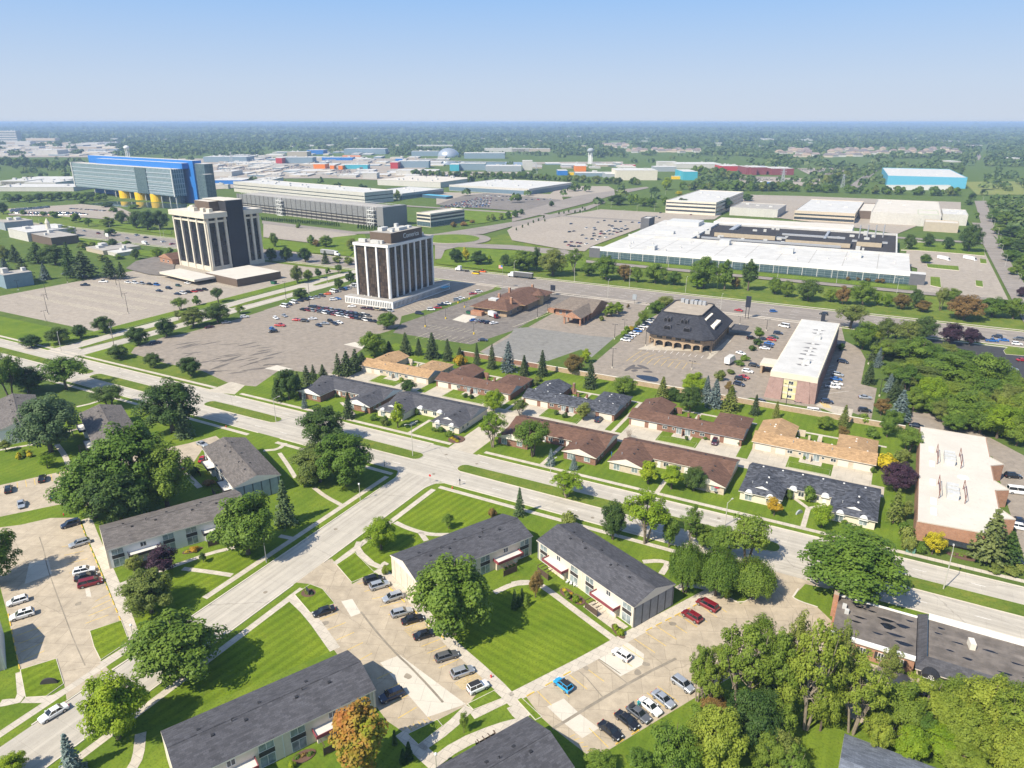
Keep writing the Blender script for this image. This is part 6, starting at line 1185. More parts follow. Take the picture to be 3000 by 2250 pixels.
for s, lab in (('suv navy B0 1215,430 1290,420', 'dark suv in tree shade at the edge of the big asphalt lot'), ('sedan plum B0 1660,305 1735,290', 'dark car under the trees of the big asphalt lot'), ('sedan silver B0 1800,266 1865,256', 'silver car under the trees by the street'), ('suv white B0 1950,220 2012,212', 'white car alone at the lot kerb by the small tree'),
    ('hatch blue Va -25,450 10,465', 'blue hatchback at the far side of the big asphalt lot'), ('hatch white Va 5,345 45,365', 'white hatchback alone on the big asphalt lot'), ('sedan silver Va 80,320 130,345', 'slate silver sedan alone on the big asphalt lot'), ('pickup red Va 10,420 120,425', 'red pickup truck on the big asphalt lot'), ('sedan red Va 190,370 250,372', 'red sedan behind a black suv'), ('suv black Va 252,378 338,385', 'black suv nose to tail with a red sedan'), ('sedan white Va 325,365 408,358', 'white sedan beyond the black suv'),
    ('sedan navy Va 395,410 455,435', 'dark slate sedan at the front of the small loose cluster'), ('sedan silver Va 445,408 512,405', 'silver tan sedan in the small loose cluster'), ('suv black Va 510,375 560,395', 'black suv in the small loose cluster'), ('hatch navy Va 555,398 605,420', 'dark blue hatchback in the small loose cluster'), ('sedan white Va 585,390 640,400', 'white sedan at the right of the small loose cluster'), ('suv black B1 175,332 100,338', 'lone black car in the middle of the big asphalt lot'),
    ('van white Va 150,255 55,235', 'white passenger van at the street kerb'), ('van white Va 235,220 145,200', 'second white passenger van right of the first by the street'), ('sedan navy Va 130,215 180,235', 'dark car between the two white vans'), ('van white Va 780,60 720,50', 'white van beside the left foot of the bronze tower'), ('suv orange Va 545,130 470,130', 'bright orange car near the street by the bronze tower'), ('van white Va 595,115 525,100', 'white van behind the bright orange car'), ('suv blue Va 690,85 630,85', 'bright blue car in the kerb row by the bronze tower'),
    ('suv white Va 525,185 600,180', 'white car near the red flower bed'), ('sedan blue Va 570,175 625,175', 'blue car right of the white car by the red flower bed'), ('sedan white Va 765,245 700,245', 'white car alone on the bare bays before the white podium'),
    ('sedan blue B1 1745,245 1785,240', 'blue car leftmost of five by the delivery truck'), ('sedan silver B1 1785,250 1820,245', 'silver car second of five by the delivery truck'), ('sedan navy B1 1825,255 1860,250', 'navy car third of five by the delivery truck'), ('suv navy B1 1860,265 1900,260', 'dark car fourth of five by the delivery truck'), ('sedan white B1 1900,270 1950,262', 'white car rightmost of five by the delivery truck'), ('sedan navy B1 1800,402 1875,405', 'dark blue car alone on the restaurant lot'),
    ('suv navy A1 1295,1595 1350,1600', 'dark car at the head of the restaurant lot row'), ('suv white A1 1385,1565 1450,1565', 'white suv in the kerb line by the restaurant lot'), ('sedan red A1 1440,1550 1505,1550', 'red car in the kerb line by the restaurant lot'), ('pickup navy A1 1465,1530 1550,1525', 'dark pickup in the kerb line by the restaurant lot'), ('sedan white A1 1520,1515 1580,1518', 'white car behind the dark pickup'), ('suv silver A1 1600,1490 1655,1488', 'silver suv up the kerb line'), ('sedan white A1 1630,1475 1690,1472', 'white car up the kerb line'), ('sedan red A1 1725,1440 1790,1435', 'red car near the highway end of the kerb line'), ('suv white A1 1770,1425 1840,1418', 'white car nearest the highway in the kerb line'),
    ('sedan white Vb 155,275 228,295', 'white suv on the aisle between mansard office and hotel'), ('suv black Vb 235,192 280,190', 'black car under trees by the mansard office'), ('van white Vb 498,125 420,110', 'white and green passenger van by the hotel'), ('suv navy Vb 385,158 460,165', 'navy car nearest the passenger van at the hotel'), ('sedan green Vb 365,180 425,188', 'dark green car second from the passenger van at the hotel'), ('suv red Vb 350,195 415,205', 'red car in the hotel row'), ('sedan blue Vb 340,220 395,230', 'blue car beside the red one in the hotel row'), ('sedan navy Vb 330,235 390,245', 'dark car near the hotel entrance canopy'), ('sedan white Vb 310,250 370,258', 'white car touching the hotel entrance canopy'),
    ('suv black Vb 235,355 312,368', 'black suv left of the hotel beside trees'), ('suv white Vb 190,390 278,405', 'big white suv left of the hotel'), ('sedan red Vb 180,425 243,440', 'red car behind a black car left of the hotel'), ('suv black Vb 155,440 220,448', 'black car in front of the red car left of the hotel'), ('suv navy Vb 150,470 212,485', 'navy car lowest in the row left of the hotel'), ('suv grey Vb 300,580 350,600', 'dark grey car on the lane below the hotel end'),
    ('suv navy Vb 790,330 860,345', 'dark car topmost in the row right of the hotel'), ('suv silver Vb 755,412 830,425', 'silver suv right of the hotel'), ('sedan blue Vb 745,440 820,450', 'bright blue sedan right of the hotel'), ('sedan white Vb 750,470 820,478', 'white sedan behind the white pickup right of the hotel'), ('pickup white Vb 712,485 812,500', 'white pickup right of the hotel'), ('sedan silver Vb 920,555 1005,562', 'silver sedan alone across the hotel right lot'), ('suv navy Vb 680,580 770,590', 'navy car by the yellow hatching at the hotel corner'), ('suv black Vb 918,635 1002,645', 'black suv at the lower corner of the hotel lot'), ('van white Vb 630,650 670,655', 'white van roof behind the tan wall'),
    ('pickup blue Vf 590,305 720,315', 'blue pickup queueing on the highway at the right'), ('sedan blue Vf 805,310 715,300', 'bright blue car queueing behind the blue pickup'), ('suv navy Vf 750,280 655,265', 'dark suv queueing on the highway beside the blue car'), ('suv white Vf 830,335 940,345', 'white car on the highway at the right'), ('suv grey Vf 950,300 855,290', 'dark grey car on the highway at the photo edge'), ('sedan silver Vf 785,570 895,580', 'silver car on the black lot behind the wood'), ('sedan red Vf 910,490 960,490', 'red car at the photo edge on the black lot'), ('suv black Vf 520,290 600,290', 'dark car on the highway behind purple trees'),
    ('suv black A2 1475,1500 1545,1500', 'black car on the highway behind the mansard office'), ('sedan red Vb 200,22 155,15', 'red car on the highway near the tall pylon sign'), ('hatch blue Vb 370,25 418,25', 'blue car on the highway left of the hotel'), ('suv black Vb 735,45 675,38', 'black car on the highway behind the hotel'),
    ('suv black B3 2050,1500 2200,1510', 'black suv beside the white building notch'), ('van white B3 2100,1625 2230,1640', 'white van below the black suv by the notched building'), ('sedan navy C3 2130,340 2230,355', 'navy car by the lowest notch'), ('suv white C3 2130,390 2230,410', 'white car by the lowest notch, below the navy car'), ('sedan navy C3 2120,670 2230,690', 'dark blue car behind the low junipers'), ('sedan navy B3 1300,1090 1385,1105', 'car nose hidden at the top corner of the white building'),
    ('suv white D3 1490,770 1560,790', 'white car under the trees by the numbered awning'), ('sedan navy D3 1300,760 1360,770', 'dark blue car under the trees by the numbered awning'), ('sedan silver A2 570,495 600,495', 'x')): 
    if lab != 'x': C(s, lab, s.split()[2] in ('B0', 'Vb', 'Vf', 'B3', 'C3', 'D3', 'B1', 'Va'))
def CR(where, cr, cols, pts, ln, kinds='sedan suv hatch', low=True):
    """a row of parked cars with their colours in order; pts first and last centre, ln half length vector in pixels"""
    cols = cols.split(); kd = kinds.split(); seen = {}
    for cl in cols: seen[cl] = seen.get(cl, 0) + 1
    cnt = {}
    for i, cl in enumerate(cols):
        t = i / max(1, len(cols) - 1); x = pts[0] + (pts[2] - pts[0]) * t; y = pts[1] + (pts[3] - pts[1]) * t; k = cnt[cl] = cnt.get(cl, -1) + 1; o = ordinal(k, seen[cl])
        C(f'{kd[i % len(kd)]} {cl} {cr} {x - ln[0]:.1f},{y - ln[1]:.1f} {x + ln[0]:.1f},{y + ln[1]:.1f}', (f"{o}{'of the ' if 'most' in o else 'among the ' if o else ''}{cl} car{'s' if o else ''} {where}"), not low, 'cars ' + where)
CR('in the back row before the white podium', 'Va', 'black navy wine navy wine silver grey navy plum silver wine navy green white grey', (360, 248, 885, 333), (34, 6))
CR('in the middle row before the white podium', 'Va', 'black wine silver wine black silver plum wine grey plum black navy black', (280, 275, 820, 330), (30, 8))
CR('in the front row before the white podium', 'Va', 'grey white navy wine white silver white wine navy black white navy black', (440, 298, 945, 385), (32, 7))
CR('beside the podium shrubs', 'Va', 'plum plum tan black silver', (848, 262, 1090, 285), (26, 5))
CR('in the kerb row behind the white vans', 'Va', 'navy black white silver grey', (250, 192, 455, 148), (28, 4))
CR('in the kerb row nearest the bronze tower', 'Va', 'silver black silver silver', (600, 102, 750, 62), (26, 3))
CR('along the left edge of the mansard office', 'B2', 'white silver white white blue white white navy white silver', (920, 402, 1140, 238), (34, 5))
CR('on the striped lot by the cream tower', 'A0', 'white white silver black blue', (1035, 1345, 1270, 1365), (24, 4))
CR('in the loose row on the striped lot', 'A0', 'navy white black red plum black', (1440, 1440, 1660, 1405), (28, 3))
CR('under the covered walk of the cream tower', 'A0', 'navy navy green white silver', (1290, 1415, 1600, 1330), (20, 3))
CR('behind the dark park trees', 'A0', 'silver navy black white navy', (525, 1275, 690, 1300), (24, -6))
C('pickup navy A0 645,1368 735,1368', 'dark pickup at the top of the striped lot', False); C('pickup white A0 880,1340 795,1340', 'white pickup at the top of the striped lot', False)
CR('on the highway by the brick cottage', 'A0', 'red white navy black silver', (1395, 1035, 1110, 965), (20, -3)); CR('on the highway left of the pond', 'A0', 'navy grey white silver wine navy silver', (335, 870, 1030, 990), (20, 3))
ROWS = '75,560 645,545 385,530 488,537 325,545 215,597 292,600 300,615 430,573 458,582 580,580 355,630 355,650 180,665 288,650 290,672 342,680 215,697 272,702 322,707 405,632 430,625 475,630 505,640 385,655 435,655 400,685 25,730 55,755 80,730 80,768 135,735 165,740 150,770 220,745 105,770 470,605 495,605 515,615 545,605 575,615 600,608 540,632 460,657 907,457 867,492 897,503 1190,475 60,635 100,628 710,550 535,540'.split()
cl = 'navy black black black grey white silver navy black navy silver black red black navy black black silver navy white white silver navy wine black navy white black red wine navy wine wine navy white navy white black silver silver navy black grey silver navy silver black wine black black blue navy silver black'.split()
seen = {}
for q in cl: seen[q] = seen.get(q, 0) + 1
srt = sorted(range(len(ROWS)), key=lambda i: float(ROWS[i].split(',')[0])); cnt = {}
for i in srt:
    x, y = map(float, ROWS[i].split(',')); q = cl[i]; k = cnt[q] = cnt.get(q, -1) + 1; o = ordinal(k, seen[q])
    C(f"{'suv sedan hatch'.split()[i % 3]} {q} Vc {x - 17},{y + 3} {x + 17},{y - 3}", f"{o}{'of the ' if 'most' in o else 'among the ' if o else ''}{q} car{'s' if o else ''} in the lot behind the glass factory", False, 'cars behind the glass factory')
rn = random.Random(8)
for row in range(8):
    y = 130 + row * 11.5; x0 = 470 - row * 48; x1 = 630 - row * 4; n = int((x1 - x0) / 27)
    for i in range(n):
        x = x0 + (x1 - x0) * i / n + rn.uniform(-4, 4); q = rn.choice('navy black silver white navy grey wine silver black red blue'.split()); k = rn.choice(['suv', 'sedan', 'hatch'])
        C(f'{k} {q} Vd {x - 9},{y + 3 + rn.uniform(-3, 3)} {x + 9},{y - 3}', f'{q} car in the tightly packed lot beyond the garage annex', False, f'packed {q} cars beyond the garage annex')
CR('on the black lot by the factory drive', 'Vd', 'black navy silver navy silver navy navy red navy silver', (650, 150, 1150, 140), (14, 1)); CR('in front of the blue glazed factory', 'Vd', 'silver white silver navy white navy black navy black', (530, 105, 820, 118), (12, 1))
# car parks so far off that their cars run together
def carmass(name, spec):
    b = MB()
    for s, z, nx, ny, f in spec:
        a, e, g, h_ = [Vector(p) for p in tk(s)]
        for i in range(nx):
            for j in range(ny):
                if rn.random() > f: continue
                u, v = (i + rn.uniform(.2, .8)) / nx, (j + .5) / ny; p = a.lerp(e, u).lerp(h_.lerp(g, u), v); d = (e - a).normalized(); n_ = Vector((-d.y, d.x)); k = rn.randrange(5)
                q = lambda s_, t, z_: (*(p + n_ * s_ + d * t), z_)
                for (l, w_, z0, z1, mm) in ((2.3, .9, .3, .85, k), (1.2, .75, .85, 1.45, 5)):
                    i0 = len(b.v); b.v += [q(-l, -w_, z0), q(l, -w_, z0), q(l, w_, z0), q(-l, w_, z0), q(-l * .85, -w_ * .85, z1), q(l * .85, -w_ * .85, z1), q(l * .85, w_ * .85, z1), q(-l * .85, w_ * .85, z1)]
                    b.f += [(i0, i0 + 1, i0 + 5, i0 + 4), (i0 + 1, i0 + 2, i0 + 6, i0 + 5), (i0 + 2, i0 + 3, i0 + 7, i0 + 6), (i0 + 3, i0, i0 + 4, i0 + 7), (i0 + 4, i0 + 5, i0 + 6, i0 + 7)]; b.m += [mm] * 5
    tag(b.build(name, [PT['white'], PT['silver'], PT['navy'], PT['black'], PT['wine'], m_cgl]), kind='stuff')
carmass('distant_parked_cars', [('Ve 80,55 330,35 330,45 60,75', 0, 30, 5, .8), ('Ve 60,72 500,75 600,92 180,95', 0, 40, 4, .75), ('Ve 460,48 740,66 740,72 460,54', 0, 18, 1, .7), ('A1 0,400 420,395 440,425 0,440', 0, 60, 8, .7), ('A1 0,440 120,440 120,460 0,470', 0, 20, 3, .7), ('A1 470,435 760,430 780,465 480,470', 0, 50, 6, .7), ('A0 1760,400 2212,390 2212,440 1750,440', 0, 60, 8, .7), ('A3 380,430 740,430 760,470 500,470', 0, 40, 5, .6), ('A2 1850,495 2000,495 2020,525 1850,525', 0, 20, 4, .6), ('A3 0,500 180,500 180,545 0,525', 0, 20, 3, .5)])
# ------------------------------------------------------------ trucks
def boxtruck(label, cr, a, f, Lb=5.4, cabc='white', boxc='white', Hb=3.2, grp=None):
    p, q = tk(f'{cr} {a} {f}', 1.0); r = root('box_truck', label, 'truck', ((p[0] + q[0]) / 2, (p[1] + q[1]) / 2, .012), math.atan2(q[1] - p[1], q[0] - p[0]), grp); h = (Lb + 2.2) / 2
    MB().box(-h, -1.2, .9, -h + Lb, 1.2, Hb, 0, 1).build('cargo_box', [PT[boxc], m_wroof], r); b = MB(); b.v = [(h - 2, -1.05, .5), (h, -1.05, .5), (h, 1.05, .5), (h - 2, 1.05, .5), (h - 2, -1.0, 2.4), (h - .9, -.95, 2.4), (h - .9, .95, 2.4), (h - 2, 1.0, 2.4), (h, -1, 1.35), (h, 1, 1.35)]
    b.f = [(0, 1, 8, 5, 4), (2, 3, 7, 6, 9), (1, 2, 9, 8), (4, 5, 6, 7), (3, 0, 4, 7), (8, 9, 6, 5)]; b.m = [0, 0, 0, 0, 0, 1]; b.build('cab', [PT[cabc], m_cgl], r)
    for x in (-h + 1.4, h - 1.2):
        for y in (-.95, .95): MB().tube((x, y - .14, .45), (x, y + .14, .45), .45, .45, 10).build('wheel', m_tyre, r)
    return r
boxtruck('white box truck with blue roof parked on the mansard office lot', 'B2', '1745,590', '1790,560', 6, 'white', 'white', 3.6); boxtruck('white delivery truck with red cab behind the restaurant', 'B1', '1880,190', '1970,225', 5.5, 'wine')
boxtruck('left white box truck on the lane beside the glass factory', 'A3', '1525,1150', '1600,1165', 8); boxtruck('right white box truck near the east road', 'A3', '1735,1150', '1815,1165', 8); boxtruck('small white box truck on the highway left of the tower', 'A0', '1160,1030', '1190,1035', 4); boxtruck('white box truck on the highway at the far left', 'A0', '165,855', '210,862', 6)
def semi(label, x, y, ang, trail, cab='white', L=14):
    r = root('semi_truck', label, 'truck', (x, y, .012), ang, 'lorries on the highway'); 
    if trail: MB().box(-L, -1.25, 1.2, 0, 1.25, 4.0, 0, 1).build('trailer', [trail, m_wroof], r)
    MB().box(.4, -1.2, .7, 2.6, 1.2, 3.6).box(2.6, -1.15, .7, 4.6, 1.15, 2.1).build('cab', PT[cab], r); block(r, 'windscreen', m_cgl, 2.6, 2.64, -1.05, 1.05, 2.15, 3.1); MB().box(-6 if not trail else -3, -.5, .7, .4, .5, 1.1).build('chassis', m_dark, r)
    for xx in (-L + 1, -L + 2.2, -2, -.8, 3.4) if trail else (-5, -3.8, 3.4):
        for yy in (-1.05, 1.05): MB().tube((xx, yy - .15, .5), (xx, yy + .15, .5), .5, .5, 10).build('wheel', m_tyre, r)
    return r
x, y = P('A2', 20, 1305); semi('white tractor pulling a long dark trailer on the highway', x, y, R(180), PT['grey']); x, y = P('A1', 640, 1130); semi('pale trailer truck behind the trees between the towers', x, y, R(0), PT['silver']); x, y = P('A1', 1665, 1255); semi('white tractor without trailer on the highway', x, y, R(180), None)
x, y = P('A1', 1780, 1280); car_at('van', 'yellow', x, y, R(180), 'bright yellow van on the highway behind the bare tractor', None, False); x, y = P('A1', 1835, 1265); car_at('pickup', 'orange', x, y, R(180), 'orange crane lorry behind the yellow van', None, False)
# ------------------------------------------------------------ lamps, signs, street things
m_lpole = plain('lamp pole', (.52, .50, .44), .5, .1, 2, .2); m_yb = plain('yellow concrete base', (.72, .5, .04), .8, .1)
def lamp(kind, cr, x, y, ytop, label, ang=0.0, grp=None):
    p = P(cr, x, y); h = max(3., min(16, hgt(p, cr, x, ytop))); r = root('street_lamp', label, 'street lamp', (*p, 0), ang, grp); dk = kind in ('lot', 'lotyellow', 'black'); m = m_dark if dk else m_lpole
    w = .10 if h > 6 else .07
    if kind == 'lotyellow': MB().tube((0, 0, 0), (0, 0, .9), .38, .38, 10).build('base', m_yb, r)
    elif dk: MB().tube((0, 0, 0), (0, 0, .7), .3, .3, 10).build('base', m_conc, r)
    MB().tube((0, 0, 0), (0, 0, h), w * 1.4, w * .8, 7).build('pole', m, r)
    arms = {'cobra': ((1.8, .5),), 'cobra2': ((1.8, .5), (-1.8, .5)), 'lot': ((.8, 0), (-.8, 0)), 'lotyellow': ((.8, 0), (-.8, 0)), 'black': ((.7, 0),), 'post': ()}[kind]
    for ax, up in arms:
        MB().tube((0, 0, h - .15), (ax, 0, h - .15 + up), w * .6, w * .45, 5).build('arm', m, r); s = 1 if ax > 0 else -1
        b = MB(); x0, x1 = sorted((ax - .1 * s, ax + .65 * s)); b.box(x0, -.18, h - .22 + up, x1, .18, h - .05 + up); b.build('lamp_head', m if dk else m_lpole, r)
    if kind == 'post': MB().dome(0, 0, h, .28, .28, .32, 10, 6, full=True).build('lamp_globe', m_white, r)
    return r
for kd, cr, x, y, yt, lab, an in (('cobra', 'B0', 497, 495, 355, 'pale bent lamp in front of the round trees by the striped car park', 2.6), ('cobra', 'B1', 163, 1068, 880, 'street lamp at the median nose left of the big trees', 1.2), ('cobra2', 'B1', 1270, 1345, 1085, 'double armed street lamp on the median nose at the crossing', 1.2),
    ('cobra', 'B2', 312, 1515, 1382, 'street lamp beside the blue spruce on the boulevard kerb', 1.2), ('cobra', 'C3', 1558, 903, 590, 'tall street lamp on the right hand median', 1.5), ('post', 'C1', 845, 185, 50, 'short white post lamp on the street verge near the corner', 0), ('post', 'C1', 85, 685, 490, 'white post lamp on the verge under the big round tree', 0), ('post', 'C0', 2155, 685, 490, 'x', 0),
    ('cobra', 'C2', 1725, 385, 200, 'street lamp among the trees right of the tall lime tree', 1.2), ('post', 'C0', 1080, 1290, 1205, 'small black headed lamp at the west lawn corner', 0), ('post', 'D1', 1460, 1382, 1335, 'small lamp by the bottom path', 0)):
    if lab != 'x': lamp(kd, cr, x, y, yt, lab, an, 'street lamps near the flats')
def lamps(kind, cr, s, where, an=0.0):
    L = sorted([tuple(map(float, t.split(','))) for t in s.split()])
    for i, (x, y, yt) in enumerate(L):
        o = ordinal(i, len(L)); lamp(kind, cr, x, y, yt, f"{o}{'of the ' if 'most' in o else 'among the '}lamp posts {where}", an, 'lamp posts ' + where)
lamps('lot', 'A0', '945,1378,1235 990,1475,1325 1040,1600,1435 385,1490,1335 390,1605,1445 372,1660,1575 548,1350,1250 150,1410,1330', 'on the empty striped car park', 1.57)
lamps('lotyellow', 'B1', '1372,297,205 1537,232,145 1765,357,265 1690,140,95 1728,72,10 1637,105,35', 'with yellow bases on the restaurant lot')
lamps('lot', 'B2', '812,632,470 1455,642,572 1082,452,310 1605,520,380 830,398,275 910,325,238 205,228,125 287,182,110 1845,280,210 1100,150,118', 'around bank and mansard office')
lamps('cobra', 'A2', '505,1338,1200 775,1468,1330 950,1385,1230 1405,1430,1310 1690,1565,1450 18,1300,1180', 'along the highway kerb', 1.57); lamps('cobra2', 'A2', '875,1175,1100 1265,1230,1130', 'before the glass factory west half'); lamps('cobra2', 'A3', '215,1310,1205 690,1360,1250 1180,1435,1315', 'before the glass factory east half')
lamps('cobra', 'A3', '1918,800,725 1942,870,800 1968,895,840 1990,1010,905 2005,1060,960 2025,1130,1040 2055,1230,1125 2180,1340,1280 1880,690,650 1900,740,690', 'along the east road', 2.9); lamps('lot', 'A1', '245,1490,1340 430,1440,1310 578,1350,1260 435,1545,1430', 'by the bronze tower kerb row'); lamps('cobra', 'Vc', '320,440,350 445,410,350 550,500,430 685,450,385 850,440,370 950,445,380 170,470,400 15,545,450 950,290,250 285,745,650', 'on the lot behind the glass factory')
lamps('cobra', 'A0', '110,870,790 265,860,810 330,920,830 900,960,860 1305,1000,880 1340,1050,930', 'along the highway at the far left', 1.57); lamps('lot', 'B3', '280,955,760 125,330,235 1040,860,720 950,600,520 1390,870,790', 'around the hotel')
def sign(name, cr, x, y, yt, label, w, hs, m, legs=1, tk_=.25, ang=0.0, cat='sign', base=None):
    p = P(cr, x, y); h = max(.6, hgt(p, cr, x, yt)); r = root(name, label, cat, (*p, 0), ang)
    for i in range(legs): xx = 0 if legs == 1 else (i - .5) * w * .6; MB().tube((xx, 0, 0), (xx, 0, h - hs + .05), .09 * max(1, h / 6), .09 * max(1, h / 6), 6).build('post', m_dark, r)
    block(r, 'panel', m, -w / 2, w / 2, -tk_ / 2, tk_ / 2, h - hs, h); return r
m_stop = plain('stop sign red', (.55, .03, .03), .5, .05); m_sblk = plain('black sign panel', (.03, .035, .05), .4, .1)
p = P('B1', 1412, 1562); r = root('stop_sign', 'red stop sign at the street corner by the striped lawn', 'sign', (*p, 0), R(10)); MB().tube((0, 0, 0), (0, 0, 2.2), .04, .04, 6).build('post', m_metal, r)
b = MB(); pg = [(.38 * math.cos(R(22.5 + 45 * i)), .38 * math.sin(R(22.5 + 45 * i))) for i in range(8)]; b.v = [(x, -.06, 2.5 + z) for x, z in pg] + [(x, -.03, 2.5 + z) for x, z in pg]; b.f = [tuple(range(8)), tuple(range(15, 7, -1))] + [(i, (i + 1) % 8, 8 + (i + 1) % 8, 8 + i) for i in range(8)]; b.m = [0] * 10; b.build('panel', m_stop, r)
sign('pylon_sign', 'A2', 1900, 1640, 1460, 'tall dark pylon sign behind the mansard office', 2.6, 6, m_sblk, 2, .6); sign('pylon_sign', 'A2', 330, 1450, 1370, 'black pylon sign by the restaurant drive', 3, 3.2, m_sblk, 2, .6); sign('pylon_sign', 'A2', 990, 1522, 1445, 'grey pylon sign by the bank drive', 2.4, 3, m_greyg, 1, .5); sign('pylon_sign', 'B3', 580, 258, 188, 'black slab sign behind the hotel roof', 2, 5, m_sblk, 1, .6)
sign('board_sign', 'C1', 422, 940, 895, 'black board sign in a flower ring on the lot island', 1.8, 1.2, m_sblk, 2, .15, R(-25)); sign('street_sign', 'B1', 1652, 1580, 1530, 'dark sign post by the boulevard pavement corner', .5, .7, m_sblk, 1, .05); sign('street_sign', 'B1', 1042, 1430, 1375, 'small green sign post at the tree corner', .5, .5, m_gglass, 1, .05)
sign('roadside_sign', 'A0', 875, 1010, 950, 'white and red roadside sign by the highway', 4, 3, m_white, 2, .5)
p = P('A1', 1998, 1395); r = root('flagpole', 'flagpole with a striped flag by the restaurant', 'flagpole', (*p, 0)); MB().tube((0, 0, 0), (0, 0, 15), .09, .05, 6).build('pole', m_metal, r)
b = MB()
for i in range(7): b.box(0, -.04, 12.6 + .3 * i, -2.8, .04, 12.9 + .3 * i, i % 2)
b.box(0, -.06, 13.7, -1.2, .06, 14.7, 2); b.build('flag', [m_stop, m_white, m_blue], r)
for cr, x, y, lab in (('C1', 1590, 88, 'red hydrant on the striped corner lawn'), ('D1', 1905, 650, 'red and white hydrant by the court lawn walk'), ('C0', 517, 305, 'red hydrant beside the dark suv with open door'), ('B0', 1832, 1112, 'red hydrant on the boulevard verge in tree shade')):
    r = root('fire_hydrant', lab, 'fire hydrant', (*P(cr, x, y), 0)); MB().tube((0, 0, 0), (0, 0, .6), .14, .13, 8).dome(0, 0, .6, .15, .15, .16, 8, 3).tube((-.24, 0, .42), (.24, 0, .42), .07, .07, 6).build('barrel', m_stop, r); MB().tube((0, 0, .74), (0, 0, .82), .05, .05, 6).build('cap', m_white, r)
r = root('utility_pole', 'wooden utility pole with crossarms on the street median', 'utility pole', (*P('B0', 922, 442), 0), R(60)); MB().tube((0, 0, 0), (0, 0, 11), .17, .12, 8).build('pole', m_bark2, r)
for z in (9.9, 10.6): block(r, 'crossarm', m_bark2, -1.3, 1.3, -.08, .08, z, z + .14)
for y in (-.4, .4): MB().tube((y, .25, 8.2), (y, .25, 9.2), .22, .22, 8).build('transformer', m_metal, r)
b = MB(); n = 10; pr = [(1.6 * math.cos(math.pi * i / n), 1.3 * math.sin(math.pi * i / n)) for i in range(n + 1)]
def arc_stone(cr, x, y, ang, lab, k=1.0):
    b = MB(); b.v = [(u * k, -.2, w_ * k) for u, w_ in pr] + [(u * k, .2, w_ * k) for u, w_ in pr]; b.f = [tuple(range(n + 1)), tuple(range(2 * n + 1, n, -1))] + [(i, i + 1, n + 2 + i, n + 1 + i) for i in range(n)]; b.m = [0] * (n + 2)
    tag(b.build('entrance_sign', m_dkd if 'dark' in lab else m_greyg, None, (*P(cr, x, y), 0), ang), lab, 'sign')
arc_stone('D0', 400, 700, R(35), 'dark arched stone sign on the west lawn island'); arc_stone('C3', 390, 288, R(60), 'pale curved stone on the shingled house lawn', .8); arc_stone('B1', 1270, 1090, R(60), 'grey curved stone on the cream house lawn', .8)
r = root('flower_bed', 'round flower bed with dark sign and yellow flowers at the side street corner', 'flower bed', (*P('B1', 1625, 1210), 0), R(-25)); MB().tube((0, 0, 0), (0, 0, .2), 2.9, 2.8, 18).build('bed', plain('mulch', (.12, .07, .05), .95), r); block(r, 'sign_board', m_sblk, -1.3, 1.3, -.15, .15, .2, 1.3)
for x, m in ((-1.8, LF['yellow']), (1.7, LF['yellow']), (0, LF['gold'])):
    rng = np.random.default_rng(5); d, q = ball(rng, 260, .5); d[:, 2] = np.abs(d[:, 2]); obj('flowers', quadmesh('flowers', leaves(rng, d * q * np.array([.9, .7, .6]) + np.array([x, -.8, .2]), d, .13), [m]), r)
for cr, x, y, lab, sz in (('B3', 1500, 1005, 'green rubbish skip in a brick corner behind the white building', 1), ('B1', 1725, 190, 'green rubbish skip behind the restaurant', 1), ('A1', 145, 1360, 'dark skip beside the street left of the bronze tower', 1.3)):
    r = root('rubbish_skip', lab, 'skip', (*P(cr, x, y), 0)); b = MB(); b.v = [(-1.2 * sz, -.8 * sz, .1), (1.2 * sz, -.8 * sz, .1), (1.2 * sz, .8 * sz, .1), (-1.2 * sz, .8 * sz, .1), (-1.4 * sz, -1 * sz, 1.5 * sz), (1.4 * sz, -1 * sz, 1.5 * sz), (1.4 * sz, 1 * sz, 1.5 * sz), (-1.4 * sz, 1 * sz, 1.5 * sz)]
    b.f = [(0, 1, 5, 4), (1, 2, 6, 5), (2, 3, 7, 6), (3, 0, 4, 7)]; b.m = [0] * 4; b.build('bin', plain('skip green', (.02, .12, .06), .6), r); block(r, 'lid', m_dark, -1.42 * sz, 1.42 * sz, -1.02 * sz, 1.02 * sz, 1.5 * sz, 1.58 * sz)
r = root('utility_box', 'green utility box in front of the yellow tree', 'utility box', (*P('C3', 1290, 598), 0)); block(r, 'cabinet', plain('utility green', (.10, .22, .17), .6), -1.0, 1.0, -.7, .7, 0, 1.25); block(r, 'lid', MATS['utility green'], -1.05, 1.05, -.75, .75, 1.25, 1.33)
r = root('patio_umbrella', 'red patio parasol behind the cream walled ranch house gable', 'parasol', (*P('B2', 1662, 1635), 0)); MB().tube((0, 0, 0), (0, 0, 2.5), .04, .04, 6).build('pole', m_white, r); b = MB(); b.tube((0, 0, 2.0), (0, 0, 2.7), 1.6, .05, 8, cap=False); b.build('canopy', plain('red canvas', (.55, .04, .07), .8), r); r2 = root('patio_table', 'round dark table under the red parasol', 'table', (*P('B2', 1650, 1648), 0)); MB().tube((0, 0, .68), (0, 0, .74), .6, .6, 12).build('tabletop', m_dark, r2); MB().tube((0, 0, 0), (0, 0, .68), .06, .06, 6).build('leg', m_dark, r2)
